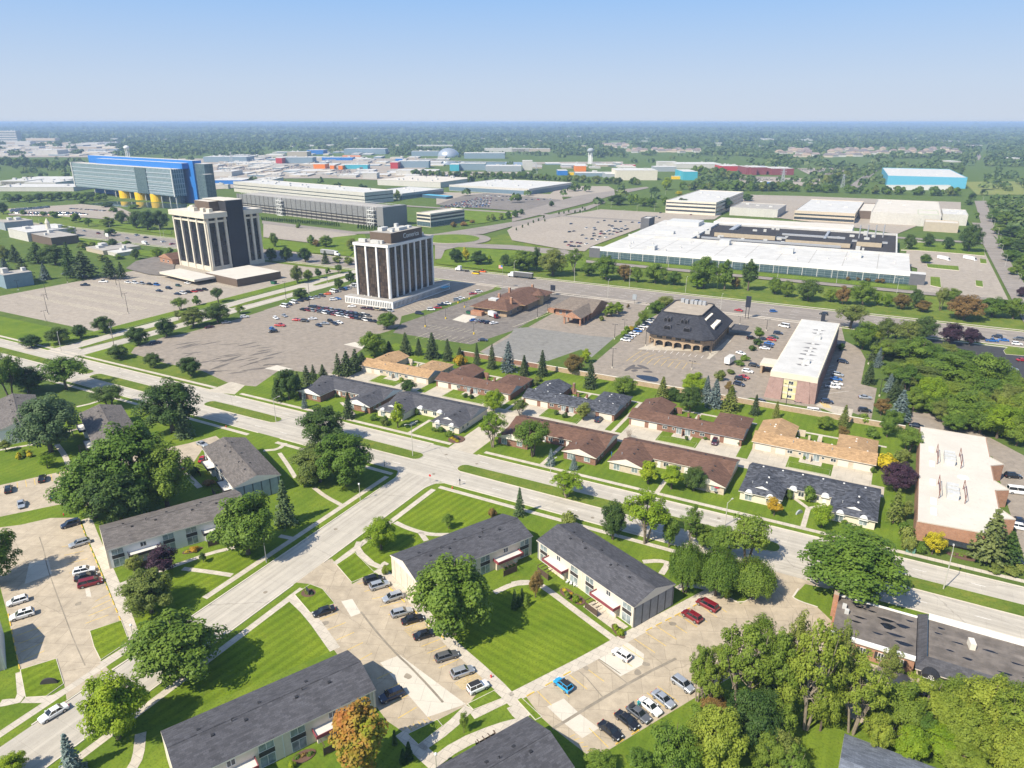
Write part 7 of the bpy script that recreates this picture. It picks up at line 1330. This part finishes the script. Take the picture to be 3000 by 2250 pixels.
def person(cr, x, y, ang, shirt, label):
    me = bpy.data.meshes.new('person'); J = [((0, 0, .92), .14), ((0, 0, 1.2), .15), ((0, 0, 1.42), .13), ((.03, 0, 1.52), .06), ((.04, 0, 1.66), .105), ((0, .2, 1.40), .06), ((.08, .26, 1.12), .045), ((.28, .2, 1.02), .035), ((0, -.2, 1.40), .06), ((.1, -.26, 1.12), .045), ((.3, -.18, 1.05), .035), ((0, .1, .88), .095), ((.06, .12, .48), .06), ((0, .13, .06), .045), ((.14, .14, .03), .035), ((0, -.1, .88), .095), ((-.02, -.12, .48), .06), ((-.08, -.13, .06), .045), ((.06, -.14, .03), .035)]
    me.from_pydata([j[0] for j in J], [(0, 1), (1, 2), (2, 3), (3, 4), (2, 5), (5, 6), (6, 7), (2, 8), (8, 9), (9, 10), (0, 11), (11, 12), (12, 13), (13, 14), (0, 15), (15, 16), (16, 17), (17, 18)], []); me.materials.append(shirt)
    o = obj('person', me, None, (*P(cr, x, y), .012), ang); md = o.modifiers.new('skin', 'SKIN'); sv = me.skin_vertices[0].data
    for v, j in zip(sv, J): v.radius = (j[1], j[1])
    sv[0].use_root = True; o.modifiers.new('sub', 'SUBSURF').levels = 1; tag(o, label, 'person')
    MB().dome(.03, 0, 1.68, .115, .11, .11, 10, 4).build('hair', m_timber, o); return o
m_sk = plain('teal clothes', (.03, .35, .38), .8); person('D2', 1022, 890, R(-50), m_sk, 'person in a teal top beside the open boot'); person('B2', 806, 1345, R(20), plain('blue clothes', (.03, .14, .42), .8), 'person in blue on the grass beside the brown brick house')
x, y = tk('D2 962,868', .9)[0]; bl = MB().box(-.05, -.75, 0, .06, .75, .7).build('open_boot_lid', PT['grey'], None, (x, y, .95), R(120)); 
for o in list(S.objects):
    if o.get('label') == 'dark grey sedan with its boot open':
        bl.parent = o; bl.location = (-1.55, 0, .98); bl.rotation_euler = (0, R(-25), 0)

def bed(cr, x, y, rx, ry, ang, cols, lab):
    """planted bed: edged mulch with clumps of flowers"""
    r = root('flower_bed', lab, 'flower bed', (*P(cr, x, y), .02), ang); b = MB(); b.prism([(rx * math.cos(t), ry * math.sin(t)) for t in np.linspace(0, 5.9, 16)], 0, .14); b.build('soil', MATS['mulch'], r); rng = np.random.default_rng(int(x))
    for i, c in enumerate(cols.split()):
        d, q = ball(rng, 150, .4); d[:, 2] = np.abs(d[:, 2]); a = (i + .5) / len(cols.split()) * 2 - 1; obj('flowers', quadmesh('flowers', leaves(rng, d * q * np.array([.7, .5, .55]) + np.array([a * rx * .75, rng.uniform(-.3, .3) * ry, .12]), d, .12), [LF[c]]), r)
for a in (('C2', 445, 935, 2.0, 1.3, R(-24), 'yellow green gold', 'flower bed with stones in front of the left flats canopy in the court'), ('C2', 525, 985, 2.2, 1.4, R(-24), 'green lime yellow', 'stone edged bed below the left canopy of the right hand flats'), ('C2', 860, 1245, 2.4, .9, R(-40), 'lime lime green', 'bed of bright hostas at the shaded gable corner'), ('C0', 1560, 590, 2.4, 1.0, R(60), 'yellow rust gold', 'yellow and red flower bed before the long grey flats'), ('D1', 390, 1290, 2.0, 1.2, R(64), 'green rust green', 'shrub bed by the bottom flats patio'), ('C1', 425, 935, 1.7, 1.5, 0, 'olive olive silver', 'low planting ring round the black board sign'), ('C3', 1700, 640, 3.2, 1.2, R(-5), 'olive green rust', 'weedy bed below the white roofed brick wall'), ('B2', 1590, 1615, 2.2, 1.2, R(10), 'rust green gold', 'planted bed left of the red parasol')): bed(*a)
def chair(cr, x, y, ang, lab):
    r = root('patio_chair', lab, 'chair', (*P(cr, x, y), .03), ang, 'white patio chairs in the court'); block(r, 'seat', m_white, -.25, .25, -.25, .25, .4, .46); block(r, 'backrest', m_white, -.25, -.2, -.25, .25, .46, .95)
    for sx_ in (-.22, .18):
        for sy_ in (-.22, .18): block(r, 'leg', m_white, sx_, sx_ + .05, sy_, sy_ + .05, 0, .4)
for i, (x, y) in enumerate(((445, 855), (475, 868), (505, 880), (530, 885))): chair('C2', x, y, R(-110 + 25 * i), f"white patio chair by the right hand flats, {('leftmost', 'second from left', 'third from left', 'rightmost')[i]} of four")
# ------------------------------------------------------------ every tree and bush where it stands
KN = dict(m='maple', e='elm', k='small', v='oval', s='spruce', L='locust', w='willow', b='bush', P='pine', t='twiggy', c='column', f='far')
CL = dict(g='green', d='dark', l='lime', o='olive', y='yellow', G='gold', O='orange', r='rust', p='purple', s='spruce', b='blue', S='silver', w='willow', P='pine', B='bare')
def TG(where, s, grp=None, k=1.0):
    """a stand of plants: 'crop kindcolour,x,y,ytop,w ...', told apart by look and by their order from the left"""
    L = []; c = None
    for t in s.split():
        if t in KK: c = t; continue
        a = t.split(','); L.append((a[0], c, *map(float, a[1:])))
    key = lambda e: src(e[1], e[2], e[3])[0]
    L.sort(key=key)
    nouns = {'b': 'bush', 'c': 'columnar shrub', 's': 'spruce', 'P': 'pine', 'w': 'weeping tree', 't': 'twiggy little tree'}
    byk = {}
    for e in L: byk.setdefault(e[0], []).append(e)
    for e in L:
        m = byk[e[0]]; n = len(m); i = m.index(e)
        nm = nouns.get(e[0][0], 'tree'); cw = CW[CL[e[0][1]]]
        o = ordinal(i, n)
        o = o and (o + ('of the ' if 'most' in o else 'among the '))
        lab = f"{o}{cw} {nm + ('s' if o and nm != 'bush' else 'es' if o else '')} {where}"
        T(KN[e[0][0]], CL[e[0][1]], e[1], e[2], e[3], e[3] - (e[3] - e[4]) * k, e[5] * k, lab, grp or ('plants ' + where))
def TS(s):
    for ln in s.strip().splitlines():
        a, lab = ln.split(';'); c, t = a.split(); t = t.split(',')
        T(KN[t[0][0]], CL[t[0][1]], c, *map(float, t[1:]), lab.strip())
TS('''
B0 eg,540,800,490,480; wide spreading tree over the boulevard verge behind the silvery tree
B0 eg,90,880,440,330; tall spreading tree at the photo edge beside the boulevard
B0 md,235,830,590,330; dull dark tree between two spreading trees by the boulevard
B0 mS,415,1310,780,560; silvery green tree with forked trunk on the courtyard lawn
B0 ed,890,955,735,340; low dark spreading tree behind the ridge of the grey roof
B0 md,1400,1150,670,520; big dark round tree hiding the boulevard median nose
B0 sS,1500,1190,915,180; thin grey-green spruce beside the big dark round tree
F mg,300,1095,890,205; tallest crown of the dense tree clump between the grey roofs
F mg,205,1118,960,170; leftmost crown of the dense tree clump by the west car park
F md,265,1130,985,165; lowest crown of the dense tree clump behind the long grey roof
F mg,362,1095,945,140; rightmost crown of the dense tree clump between grey roofs
B0 kl,385,1440,1320,165; small umbrella-shaped tree on the lawn by the yellow bushes
B0 ko,50,1305,1200,125; small bare-stemmed tree beside the flats at the photo edge
B0 bd,1565,1500,1415,110; dark clipped bush beside a parked blue car under trees
C0 mg,2010,615,60,620; big round tree beside the street lamp in front of the long flats
C0 kp,1330,790,540,310; dark purple tree in front of the long grey flats
C0 mo,1230,1090,715,470; olive tree on the lawn below the purple tree
C0 ko,1090,770,620,170; small olive tree between purple tree and the flats wall
D0 mg,1480,640,90,830; very wide tree over the street at the lower left
D0 ml,960,1140,580,580; yellow-green tree overhanging the street beside the bottom flats
D0 sb,600,1430,1105,210; blue-grey spruce at the bottom beside the street
D0 ml,110,1450,1255,280; lime tree cut by the bottom left corner
C0 mg,-30,860,350,500; leafy tree cut by the photo edge over the west car park
C0 kd,1650,685,598,80; little clipped lollipop tree on the flats lawn
B1 md,555,1260,895,430; dark tall tree standing in the boulevard median gap
B1 mg,730,1580,1100,520; big bright tree at the street corner shading the lawn
B1 mo,520,1550,1190,460; duller tree left of the big corner tree
B1 ss,755,1035,825,120; dark spruce in front of the blue-grey U-shaped house
B1 sb,395,955,830,65; narrow bluish spruce in front of the white gable
B1 vl,1150,1115,868,150; yellow-green egg-shaped tree on the ranch house lawn
B1 md,1237,832,708,150; dark round tree alone beside the alley driveway
B1 mg,960,540,300,250; tall feathery tree at the corner of the big asphalt lot
B1 mg,1062,312,155,190; tree at the kerb between the two asphalt lots
B1 ml,1925,985,780,205; lime tree at the mouth of the alley
B1 Ll,1920,1270,940,270; lime tree beside the side street corner
B1 Lo,2140,1015,860,175; thin olive tree by the garage of the dark roofed house
B2 eg,170,1345,1000,390; broad loose tree in front of the brown roofed corner house
B2 sb,315,1418,1282,90; blue spruce by the pavement at the brown brick house
B2 sb,500,1452,1335,78; small grey spruce below the brown brick gable
B2 sb,-30,660,415,150; large blue spruce beside the brick boundary wall
B1 ko,390,1595,1440,175; round olive tree beside the blue-grey gable wall
C1 sS,245,375,15,205; silvery spruce on the lawn between flats and street
C1 ml,1015,580,292,290; bright round tree beside the street by the flats lawn
C1 kg,1560,410,270,135; small tree alone on the striped corner lawn
C1 mg,1610,1262,575,800; huge bright tree over the parked cars by the court lawn
C1 br,1915,318,238,80; reddish bush beside the corner lawn path
C1 sS,2135,305,78,115; small grey-green spruce by the boulevard pavement
C2 kr,190,965,715,175; thin reddish tree in the court between the two flats
B2 Ll,445,1680,1435,330; lime tree standing on the near boulevard verge
C2 md,815,500,150,245; dark dense tree behind the right hand flats
C2 Ll,1075,525,45,450; tall yellow-green tree with pale trunk by the boulevard
C2 kg,1270,560,290,195; young green tree right of the tall yellow-green tree
C2 bo,460,390,262,170; olive bush at the back corner of the flats
C3 mg,780,960,395,880; enormous spreading tree beside the black-roofed brick building
C3 kG,185,305,138,180; golden tree left on the lawn of the dark shingled house
C3 kl,570,400,180,215; lime yellow tree on the lawn of the dark shingled house
C3 bg,465,195,62,145; round green bush in the dark shingled house recess
C3 bd,310,168,90,70; dark bush beside the dark shingled house door
C3 Po,1150,365,82,155; pale pine between shingled house and white roof
B3 mp,1170,1625,1358,300; dark purple tree beside the white flat roof
B3 by,1090,1455,1310,190; yellow bush behind the dark purple tree
C3 ky,1465,620,410,205; yellow tree in front of the brick wall under the white roof
C3 bg,1365,610,510,90; clipped green bush beside the green utility box
C3 bo,1255,580,385,165; round olive bush by the corner of the white roof building
D1 vO,870,1420,772,590; orange and green tree in front of the bottom flats
D1 kg,1685,1098,905,90; staked sapling on the lawn strip between car parks
D1 bl,290,1385,1325,70; round clipped bush in front of the bottom flats patio
B0 ed,1770,100,-45,135; airy tree at the street bend beyond the striped lot
B2 ko,575,1050,882,170; umbrella tree in front of the navy roofed brick house
B2 tB,945,1205,1118,115; leafless brown little tree beside the alley
B2 vl,1100,1565,1350,205; leftmost lime tree in front of the brown roofed cream house
B2 vl,1290,1610,1385,225; middle lime tree in front of the brown roofed cream house
B2 md,1470,1625,1410,215; green tree beside two limes at the cream house
B2 mr,500,675,492,195; reddish olive tree behind the brick wall
B2 vl,595,590,458,105; lime tree beside the reddish olive tree and car park
B2 ss,635,792,572,135; dark spruce in front of the brick wall by navy house
B2 mg,905,838,680,225; bushy green tree in front of the brick wall
B2 ml,1470,840,638,260; bright lime tree at the edge of the mansard office car park
B2 md,1440,990,740,215; dull green tree under the bright lime tree
B3 ss,30,1010,845,95; dark spruce on the lawn below the hotel wall
B3 so,200,1035,898,78; small brown-green spruce below the hotel lot wall
B3 mg,595,1125,1000,170; dense round tree behind the tan ranch house
B3 so,745,1110,930,115; thin pale spruce by the wall behind the tan house
B3 kr,745,1200,1085,125; reddish small tree below the thin pale spruce
A1 my,680,645,548,110; yellow tree in front of the long white factory
A1 vd,862,655,528,115; dark oval tree in front of the long white factory
A1 vy,1700,1185,1045,80; yellow tree on the lawn by the roundabout
A1 ss,565,1195,1088,85; lone spruce beside the highway behind the lawn
A3 mr,1720,1650,1418,310; big rusty tree by the highway at the right
A3 md,1760,1105,848,195; tall dark tree beside the east road
A3 mg,1410,1195,1105,112; round tree beside the white box trucks
A2 mg,1660,1430,1150,10; slim tree by the highway
''')
TG('along the empty striped car park', 'B0 md,260,465,345,190 md,480,435,278,210 md,655,392,255,125 md,848,348,190,190')
TG('along the edge of the big asphalt lot', 'B0 md,1125,445,268,200 md,1350,378,205,200 md,965,555,425,200 md,1250,628,488,172 md,1545,698,518,208 mo,1570,300,118,225 md,1765,262,78,235 ko,1450,240,150,90 eg,1465,165,40,165 kg,1595,122,33,75 kg,1945,192,108,112')
TG('beside the blue-grey U-shaped house', 'B1 md,270,885,605,225 Pd,180,895,715,140 Ps,420,800,608,130 Ps,350,850,660,110 ss,545,712,600,100 Ps,470,740,600,80')
TG('behind the tan house by the asphalt lot', 'B1 Ps,740,695,490,160 Ps,670,698,510,110 Ps,810,655,475,140 Ps,860,610,500,120 Ps,1080,520,410,110')
TG('on the grass behind the ranch houses', 'B1 ss,1215,525,342,130 ss,1320,525,388,82 ss,1430,550,342,150 ss,1555,570,394,102 ss,1650,535,458,70 ss,1790,605,425,75 ss,1912,635,433,100 ss,2170,695,525,90 bG,1655,610,518,130 B2 ss,245,695,483,112 ss,100,685,525,92')
TG('between the mansard office lot and the hotel', 'B2 sb,1570,905,690,110 sb,1640,945,720,155 so,1215,895,700,142 md,1310,900,770,150 so,1765,975,768,170 kr,1750,840,720,95 bo,1690,735,640,110 bg,1840,610,560,90 bg,1880,570,520,90 bo,1770,680,640,90 kg,2000,405,283,115 kd,1990,450,385,90 bd,1945,490,440,70')
TG('around the brick bank and its car park', 'B2 vg,800,215,75,130 vl,860,190,80,110 vg,770,215,130,100 kg,1060,255,148,118 mo,1240,165,30,200 mg,1170,190,70,150 bl,930,350,285,70 bl,905,370,320,70 bG,960,330,285,70 bo,1020,300,240,60 kr,940,150,105,30 bo,725,250,205,55')
TG('screening the bottom right car park', 'D2 Lg,1500,840,330,260 Lw,1560,900,480,330 Lw,1830,910,120,560 eg,1290,1470,1000,540 mw,1620,1410,850,540 md,1920,1250,720,500 Lw,1640,780,345,380 Lw,2090,960,175,460 ew,2000,560,110,330 eo,2150,1400,1040,350 kg,700,1425,1250,300 kg,1010,1420,1210,260 bg,1500,1000,880,170 kr,1640,960,790,260 mg,1560,1200,930,300 ll,0,0,0,0'.replace(' ll,0,0,0,0', ''))
TG('in the bottom right wood', 'D3 Lo,300,900,40,360 Lw,440,1060,75,560 Lo,640,1000,100,330 Lw,810,1100,380,520 Lo,1080,770,350,260 Lw,1350,1010,630,480 mw,1850,1160,610,560 Lw,2100,1340,650,520 ml,1500,1260,1020,420 kl,520,930,780,240 ml,690,1000,830,200 mw,110,1420,1050,330 Lg,300,1470,1170,340 md,120,1000,680,300 mw,1700,1400,1150,420 mw,1620,960,630,380 ml,2140,1470,1200,380 mg,1350,1200,900,300 ed,1080,1090,800,200 mw,2200,1080,780,300 mw,260,960,330,420 mw,560,1080,560,300 mw,700,900,420,300 mw,960,1010,640,330 mw,1180,1080,640,420 mw,1560,1100,720,380 mw,2060,1180,700,420 mw,1000,1260,900,260 ml,1250,1330,1010,300 mw,1720,1260,860,420 mw,2060,1470,1000,420 mw,60,800,420,360 mg,200,1200,820,330 mw,1950,1060,600,380')
TG('by the side street near the flats', 'C2 Lg,1440,560,180,230 eg,1900,680,255,470 mg,1690,640,345,280 wg,1400,930,500,310 wg,1650,945,555,390 wg,1930,965,640,400 bl,1740,975,880,115 mg,1540,560,360,230')
TG('in the wood beside the white hotel', '''B3 eo,800,310,105,270 mg,900,480,240,210 eo,1080,430,220,190 eo,1250,470,228,260 md,1390,410,208,200 mp,1610,440,255,185 mp,1770,445,293,145 eg,1050,570,400,210 eg,1300,610,368,350 sb,1025,625,478,80 ss,990,570,420,95 ss,950,760,600,105
sb,1115,825,690,95 ss,1150,905,740,135 sb,1195,1050,828,172 ss,1205,865,740,75 kr,1050,1015,868,140 eg,1130,750,580,210 eg,1260,810,598,270 mg,1600,770,500,450 ml,1420,960,680,270 mg,1310,980,780,210 eg,1850,810,488,390 mg,1985,790,558,270 mg,1700,1090,800,360 mg,1500,1010,840,250 eg,1900,940,700,330 mg,2025,970,738,210
ml,1990,1200,918,300 mg,1850,1160,898,290 mg,2150,1070,818,260 mg,2150,1260,1000,240 mg,1640,1140,980,220 mg,1450,640,430,250 eo,1170,400,260,150 eg,1700,620,470,260 mg,1100,1190,960,150 eg,1265,1320,1100,240 bg,915,1075,998,92 bg,975,1190,1108,115 bo,1230,1400,1290,130 mg,1750,850,640,280 mg,1540,880,720,230 kg,1180,1100,980,120 mg,2080,900,680,200 bd,730,490,430,70 mw,1380,560,400,260 mw,1200,540,400,220 mo,1560,560,420,230 mw,1780,740,560,300 mo,1400,820,610,300 mw,1600,940,740,330 mw,1760,1000,800,300 mo,2060,1000,760,280 mw,2000,1090,860,260 mo,1560,1060,880,220 mw,1290,740,540,230 ml,2080,1200,940,250 mw,1930,720,560,240 mo,1100,520,380,200 mw,980,420,270,190 mw,2180,900,700,260''', None, 1.1)
TG('on the lawn strip along the highway', '''A2 mg,100,1255,1070,240 mo,330,1295,1070,235 Lg,500,1260,1070,165 mg,620,1295,1180,135 mg,760,1325,1120,205 mr,910,1335,1200,135 mg,1010,1345,1220,95 mg,1160,1355,1190,195 mg,1310,1370,1250,125 mg,1550,1395,1130,225 ml,1500,1395,1280,145 vg,1720,1405,1150,145 vd,1910,1415,1155,165 mr,1810,1400,1300,80 mg,2130,1445,1308,105 md,200,1250,1060,100
A3 mg,190,1435,1300,105 mg,290,1465,1330,125 md,460,1495,1318,205 mg,640,1505,1390,105 mr,740,1525,1370,115 mg,900,1535,1330,205 ml,1025,1535,1428,72 ml,1100,1545,1438,85 mr,1215,1565,1430,135 md,1330,1555,1400,115 mr,1390,1585,1488,125 eo,1530,1575,1380,115 mg,1630,1500,1390,120 mg,1950,1625,1458,235 mg,2120,1645,1468,185 mp,2190,1470,1380,90''', None, 1.12)
TG('between glass factory and east road', 'A3 md,1280,1085,938,112 md,1430,1065,934,104 md,1590,1085,965,104 kr,1060,1355,1310,50 kr,1020,1350,1312,45 kr,945,1340,1308,50 kr,860,1330,1300,45 kr,785,1330,1295,45')
TG('by the roundabout lawn', 'A1 md,1620,1190,1050,120 md,1800,1205,1070,165 vg,1650,1190,1080,60 vl,1890,1190,1120,50 md,2020,1220,1100,100 md,2090,1235,1110,110 md,2165,1245,1088,115')
TG('on the lawns between the two towers', 'A1 mg,150,1065,930,80 kg,450,1050,950,70 mr,490,1060,990,80 mg,570,1065,948,125 mo,780,1095,970,105 md,130,1180,1050,110 md,250,1175,1045,120 md,400,1185,1050,125 eo,660,1190,1125,90 eo,750,1205,1130,100 mo,335,1355,1188,112 mg,425,1335,1230,92 kd,510,1315,1218,80 kg,585,1280,1220,50 eg,670,1275,1190,92 md,670,1395,1298,92 md,362,1485,1378,135 md,770,1355,1238,95 kg,345,910,860,45')
TG('around the blue office pond and car park', 'A0 md,1110,910,750,150 md,1200,925,735,170 md,1300,920,740,170 md,990,875,750,115 mg,880,895,800,135 kg,920,780,730,80 kg,720,895,808,95 kg,620,860,775,90 kg,440,825,760,90 kg,190,800,750,60 kg,350,810,765,60 md,900,970,898,105 mg,545,975,868,195 md,920,1075,975,82 md,1100,1160,1060,85 mg,1035,1065,1000,90 mo,835,1070,1000,80 mo,750,1070,1010,75 mo,670,1080,1010,100 ml,1280,1145,1055,115 mg,1380,1120,1055,65 mg,1090,750,705,110 md,870,740,690,110 mg,670,710,670,80')
TG('in the park beside the striped car park', 'A0 mo,40,1180,1030,120 Ps,130,1185,1040,125 sb,40,1250,1150,100 Ps,200,1335,1150,185 sb,370,1325,1190,105 Pd,310,1190,1020,210 md,450,1205,1010,240 Pd,570,1240,1020,150 Ps,690,1315,1090,260 Ps,900,1315,1150,180 Ps,990,1320,1180,110 mo,830,1180,1110,100 Pd,570,1310,1130,130 mg,960,1160,1110,90')
TG('in front of the low white plant', 'A0 mg,60,690,615,100 md,150,695,620,100 mg,240,700,620,110 md,330,690,610,110 mg,420,690,610,110 md,490,680,605,90 mg,560,680,600,100 mg,640,690,605,90 mg,700,690,605,90 md,750,690,610,90 mg,800,690,610,80 mg,850,680,615,70 md,30,795,680,90 md,100,700,640,80')
TG('in the hedge row below the parking garage', 'A1 ' + ' '.join(f'vd,{50 + 18.3 * i:.0f},{848 + 1.45 * i:.0f},{808 + 1.4 * i:.0f},19' for i in range(35)) + ' ' + ' '.join(f'vd,{830 + 22 * i:.0f},{916 + 1.6 * i:.0f},{870 + 1.5 * i:.0f},22' for i in range(12)), 'young trees below the parking garage')
TG('on the lawn beside the garage annex', 'A1 mo,1880,850,795,40 mo,1920,850,785,50 mo,1985,840,780,55 md,2045,830,760,60 md,2100,825,750,60 md,2150,800,745,55 br,1600,900,850,60 br,1680,890,850,70 br,1750,870,835,60')
TG('by the white office with grey bands', 'A2 md,850,720,620,170 mg,960,720,620,70 ml,1000,710,620,60 mg,1060,730,640,120 mg,1130,740,640,90 mg,1240,720,640,90 md,1380,780,640,140 md,1590,790,700,110 md,1720,770,640,130 md,1800,700,630,110 md,1900,690,620,110 md,1150,640,560,100 ml,1250,600,480,95 ly,1350,640,600,70 md,320,735,680,50'.replace('ly,', 'my,'))
TG('lining the factory entrance drive', 'A2 ' + ' '.join(f'vd,{x},{y},{y - 32},16' for x, y in ((35, 930), (85, 908), (130, 890), (172, 870), (215, 855), (265, 858), (380, 800), (420, 795), (460, 785), (510, 790), (550, 785), (590, 770), (570, 755), (258, 830))), 'saplings along the factory entrance drive')
TG('in the thicket beyond the east road', '''A3 mg,1960,740,665,130 mg,2080,760,680,150 md,2170,780,700,140 mg,1960,860,740,140 mg,2060,880,760,150 mg,2180,900,790,150 mg,2010,960,860,150 md,2110,980,870,170 mg,2200,1010,900,130 mg,2060,1080,960,160 md,2170,1100,980,160 mg,2110,1180,1060,170 mg,2200,1240,1110,150 mg,2130,1290,1190,120 mg,2210,1330,1220,100 md,1760,720,670,80 md,1790,680,610,70 vg,1825,830,770,40 mg,2010,800,720,100 md,2140,850,760,110''')
TG('clipped beside the cream trimmed ranch house', 'B1 bg,955,1052,1000,85 bg,1050,1075,1010,70 bo,1040,1095,1030,80 bd,1305,1010,955,45 bg,1440,1140,1105,60 bg,1500,1150,1100,80 bg,1565,1190,1130,90 bl,330,885,850,45 bd,655,870,833,40 bd,1700,870,830,55 bd,1745,880,840,50 bg,1180,740,700,45')
TG('along the brick ranch garages', 'B2 bd,355,1010,970,50 bd,430,1035,985,55 bd,1410,1215,1178,40 bd,1850,1260,1215,50 bg,1570,1210,1185,60 bo,185,770,720,110 bo,210,740,690,80 B3 bg,985,1480,1425,50 bg,430,1370,1340,35 C3 bg,760,375,335,60')
TG('among the court shrubs between the flats', 'C2 cd,20,1060,900,60 cd,80,1000,890,45 cg,115,1040,945,60 cd,50,1040,960,50 C1 bw,1045,780,705,70 D1 cd,1125,1190,1075,50 cd,1240,1310,1170,80 cd,1195,1340,1225,70 C2 bg,450,980,925,70 bl,520,1010,950,70 bl,840,1240,1180,60 bl,880,1275,1220,70 C0 bG,1570,600,555,80 br,1690,60,10,110')
TG('on the courtyard lawn west', 'B0 by,155,1345,1310,45 by,155,1372,1325,50 by,245,1352,1312,55 by,235,1318,1292,45 bg,195,1320,1290,50 bg,200,1352,1320,45')
TG('below the white building corner', 'C3 Pd,2060,690,430,260 PP,1900,690,250,330 PP,1960,560,300,260 bo,1980,760,700,140 bo,2100,780,710,160 bg,1240,420,350,90 ko,1245,345,150,120 bo,2180,760,700,100')
# ------------------------------------------------------------ woods to the horizon
belt('A1', '1270,480 1700,500 2212,505', 34, 6, (9, 14), 'in the belt behind the wide glazed factory'); belt('A2', '0,500 500,540 1080,560', 34, 8, (9, 15), 'in the belt before the big white topped hall'); belt('A2', '1380,600 1700,600 2212,610', 30, 10, (10, 17), 'in the belt behind the white three storey office'); belt('A3', '0,595 600,620 1700,650', 52, 7, (8, 15), 'in the belt below the sky blue hall')
belt('A3', '590,560 700,530 790,520', 12, 9, (12, 20), 'in the clump by the lattice pylon'); belt('A2', '1500,480 1650,500 1800,520', 14, 10, (14, 22), 'in the clump behind the turquoise walled block'); belt('A0', '0,400 250,410 540,420', 30, 16, (14, 22), 'in the wood left of the blue topped office', 'd d g')
def forest():
    rng = np.random.default_rng(77); V = []; I = []; ob = np.array(OBST); oX = ob[:, 0] * _cy + ob[:, 1] * _sy; oY = -ob[:, 0] * _sy + ob[:, 1] * _cy
    def stand(x, y, rad, h, nq):
        n = len(x); d = unit(rng.normal(size=(n, nq, 3))); d[:, :, 2] = np.abs(d[:, :, 2])
        c = np.stack([x, y, 0 * x], 1)[:, None, :] + d * rng.uniform(.55, 1.05, (n, nq, 1)) * np.stack([rad, rad, h * .62], 1)[:, None, :] + np.array([0, 0, 1]) * (h * .38)[:, None, None]
        N = d + rng.normal(size=d.shape) * .35; s = np.repeat((rad * .5)[:, None], nq, 1).reshape(-1, 1)
        V.append(leaves(rng, c.reshape(-1, 3), N.reshape(-1, 3), s)); I.append(np.repeat(rng.choice(3, n, p=(.5, .35, .15)), nq))
    for d0, d1, sp, nq, hh in ((560, 950, 10, 34, 10), (950, 1700, 13, 26, 11), (1700, 2800, 18, 18, 12), (2800, 4600, 30, 12, 13), (4600, 8000, 55, 10, 15), (8000, 14000, 110, 8, 17), (14000, 26000, 220, 7, 20)):
        X, Y = np.meshgrid(np.arange(-d1 * .8, d1 * .8, sp), np.arange(d0, d1, sp)); X = X.ravel() + rng.uniform(-.5, .5, X.size) * sp; Y = Y.ravel() + rng.uniform(-.5, .5, Y.size) * sp
        k = np.abs(X) < Y * .76 + 60; X, Y = X[k], Y[k]; t = X / Y; x = X * _cy - Y * _sy; y = X * _sy + Y * _cy
        f = np.sin(x * .0043 + 1.3) * np.sin(y * .0051 + x * .0011) + .6 * np.sin(x * .011 - y * .006) + rng.normal(size=len(x)) * .35; u = rng.random(len(x))
        keep = f > (-.55 if d0 > 4000 else -.3)
        if d0 < 950: keep = (x > 96) & (y > 470)
        elif d0 < 3000:   # the campus and its car parks lie open left of the woods
            campus = (t < .30 + .05 * np.sin(Y * .004)) & (Y < 2350); keep &= ~campus | (u < .035); keep &= ~((t >= .2) & (Y < 1180) & (x < 92)); keep &= ~((t >= .28) & (Y < 1750) & (x < 340)) | (u < .12) | (x > 240); keep &= ~((t < .25) & (Y >= 2350)) | (u < .7)
            keep &= ~((x > 60) & (x < 300) & (np.abs(x - 70 - (y - 1160) * .075) < 16) & (y > 1100)); keep &= ~((y > 1060) & (y < 1330) & (x > 100) & (x < 460))
        for a, b_, r_ in zip(oX, oY, ob[:, 2]):
            if b_ < d0 - 300 or b_ > d1 + 600: continue
            keep &= ~((np.abs(X - a * Y / b_) < r_) & (Y > b_ - .10 * b_) & (Y < b_ + 60))
        x, y = x[keep], y[keep]; stand(x, y, sp * rng.uniform(.38, .7, len(x)), hh * rng.uniform(.6, 1.3, len(x)), nq)
    o = obj('forest', quadmesh('forest', np.concatenate(V), [leafmat('far wood leaves', (.040, .085, .022), (.075, .125, .034), .2), LF['dark'], leafmat('far pale leaves', (.07, .11, .03), (.11, .155, .042), .2)], np.concatenate(I))); tag(o, kind='stuff')
plant_all()
forest()
# ------------------------------------------------------------ the air
m, nt_, b_ = newmat('haze air'); nt_.nodes.remove(b_)
pv = nt_.nodes.new('ShaderNodeVolumePrincipled'); pv.inputs['Density'].default_value = .00012; pv.inputs['Color'].default_value = (.50, .70, 1.0, 1); pv.inputs['Anisotropy'].default_value = 0.0
nt_.links.new(pv.outputs[0], nt_.nodes['Material Output'].inputs['Volume'])
hz = MB().box(-33000, -33000, -1, 33000, 33000, 104).build('haze', m); tag(hz, kind='stuff')
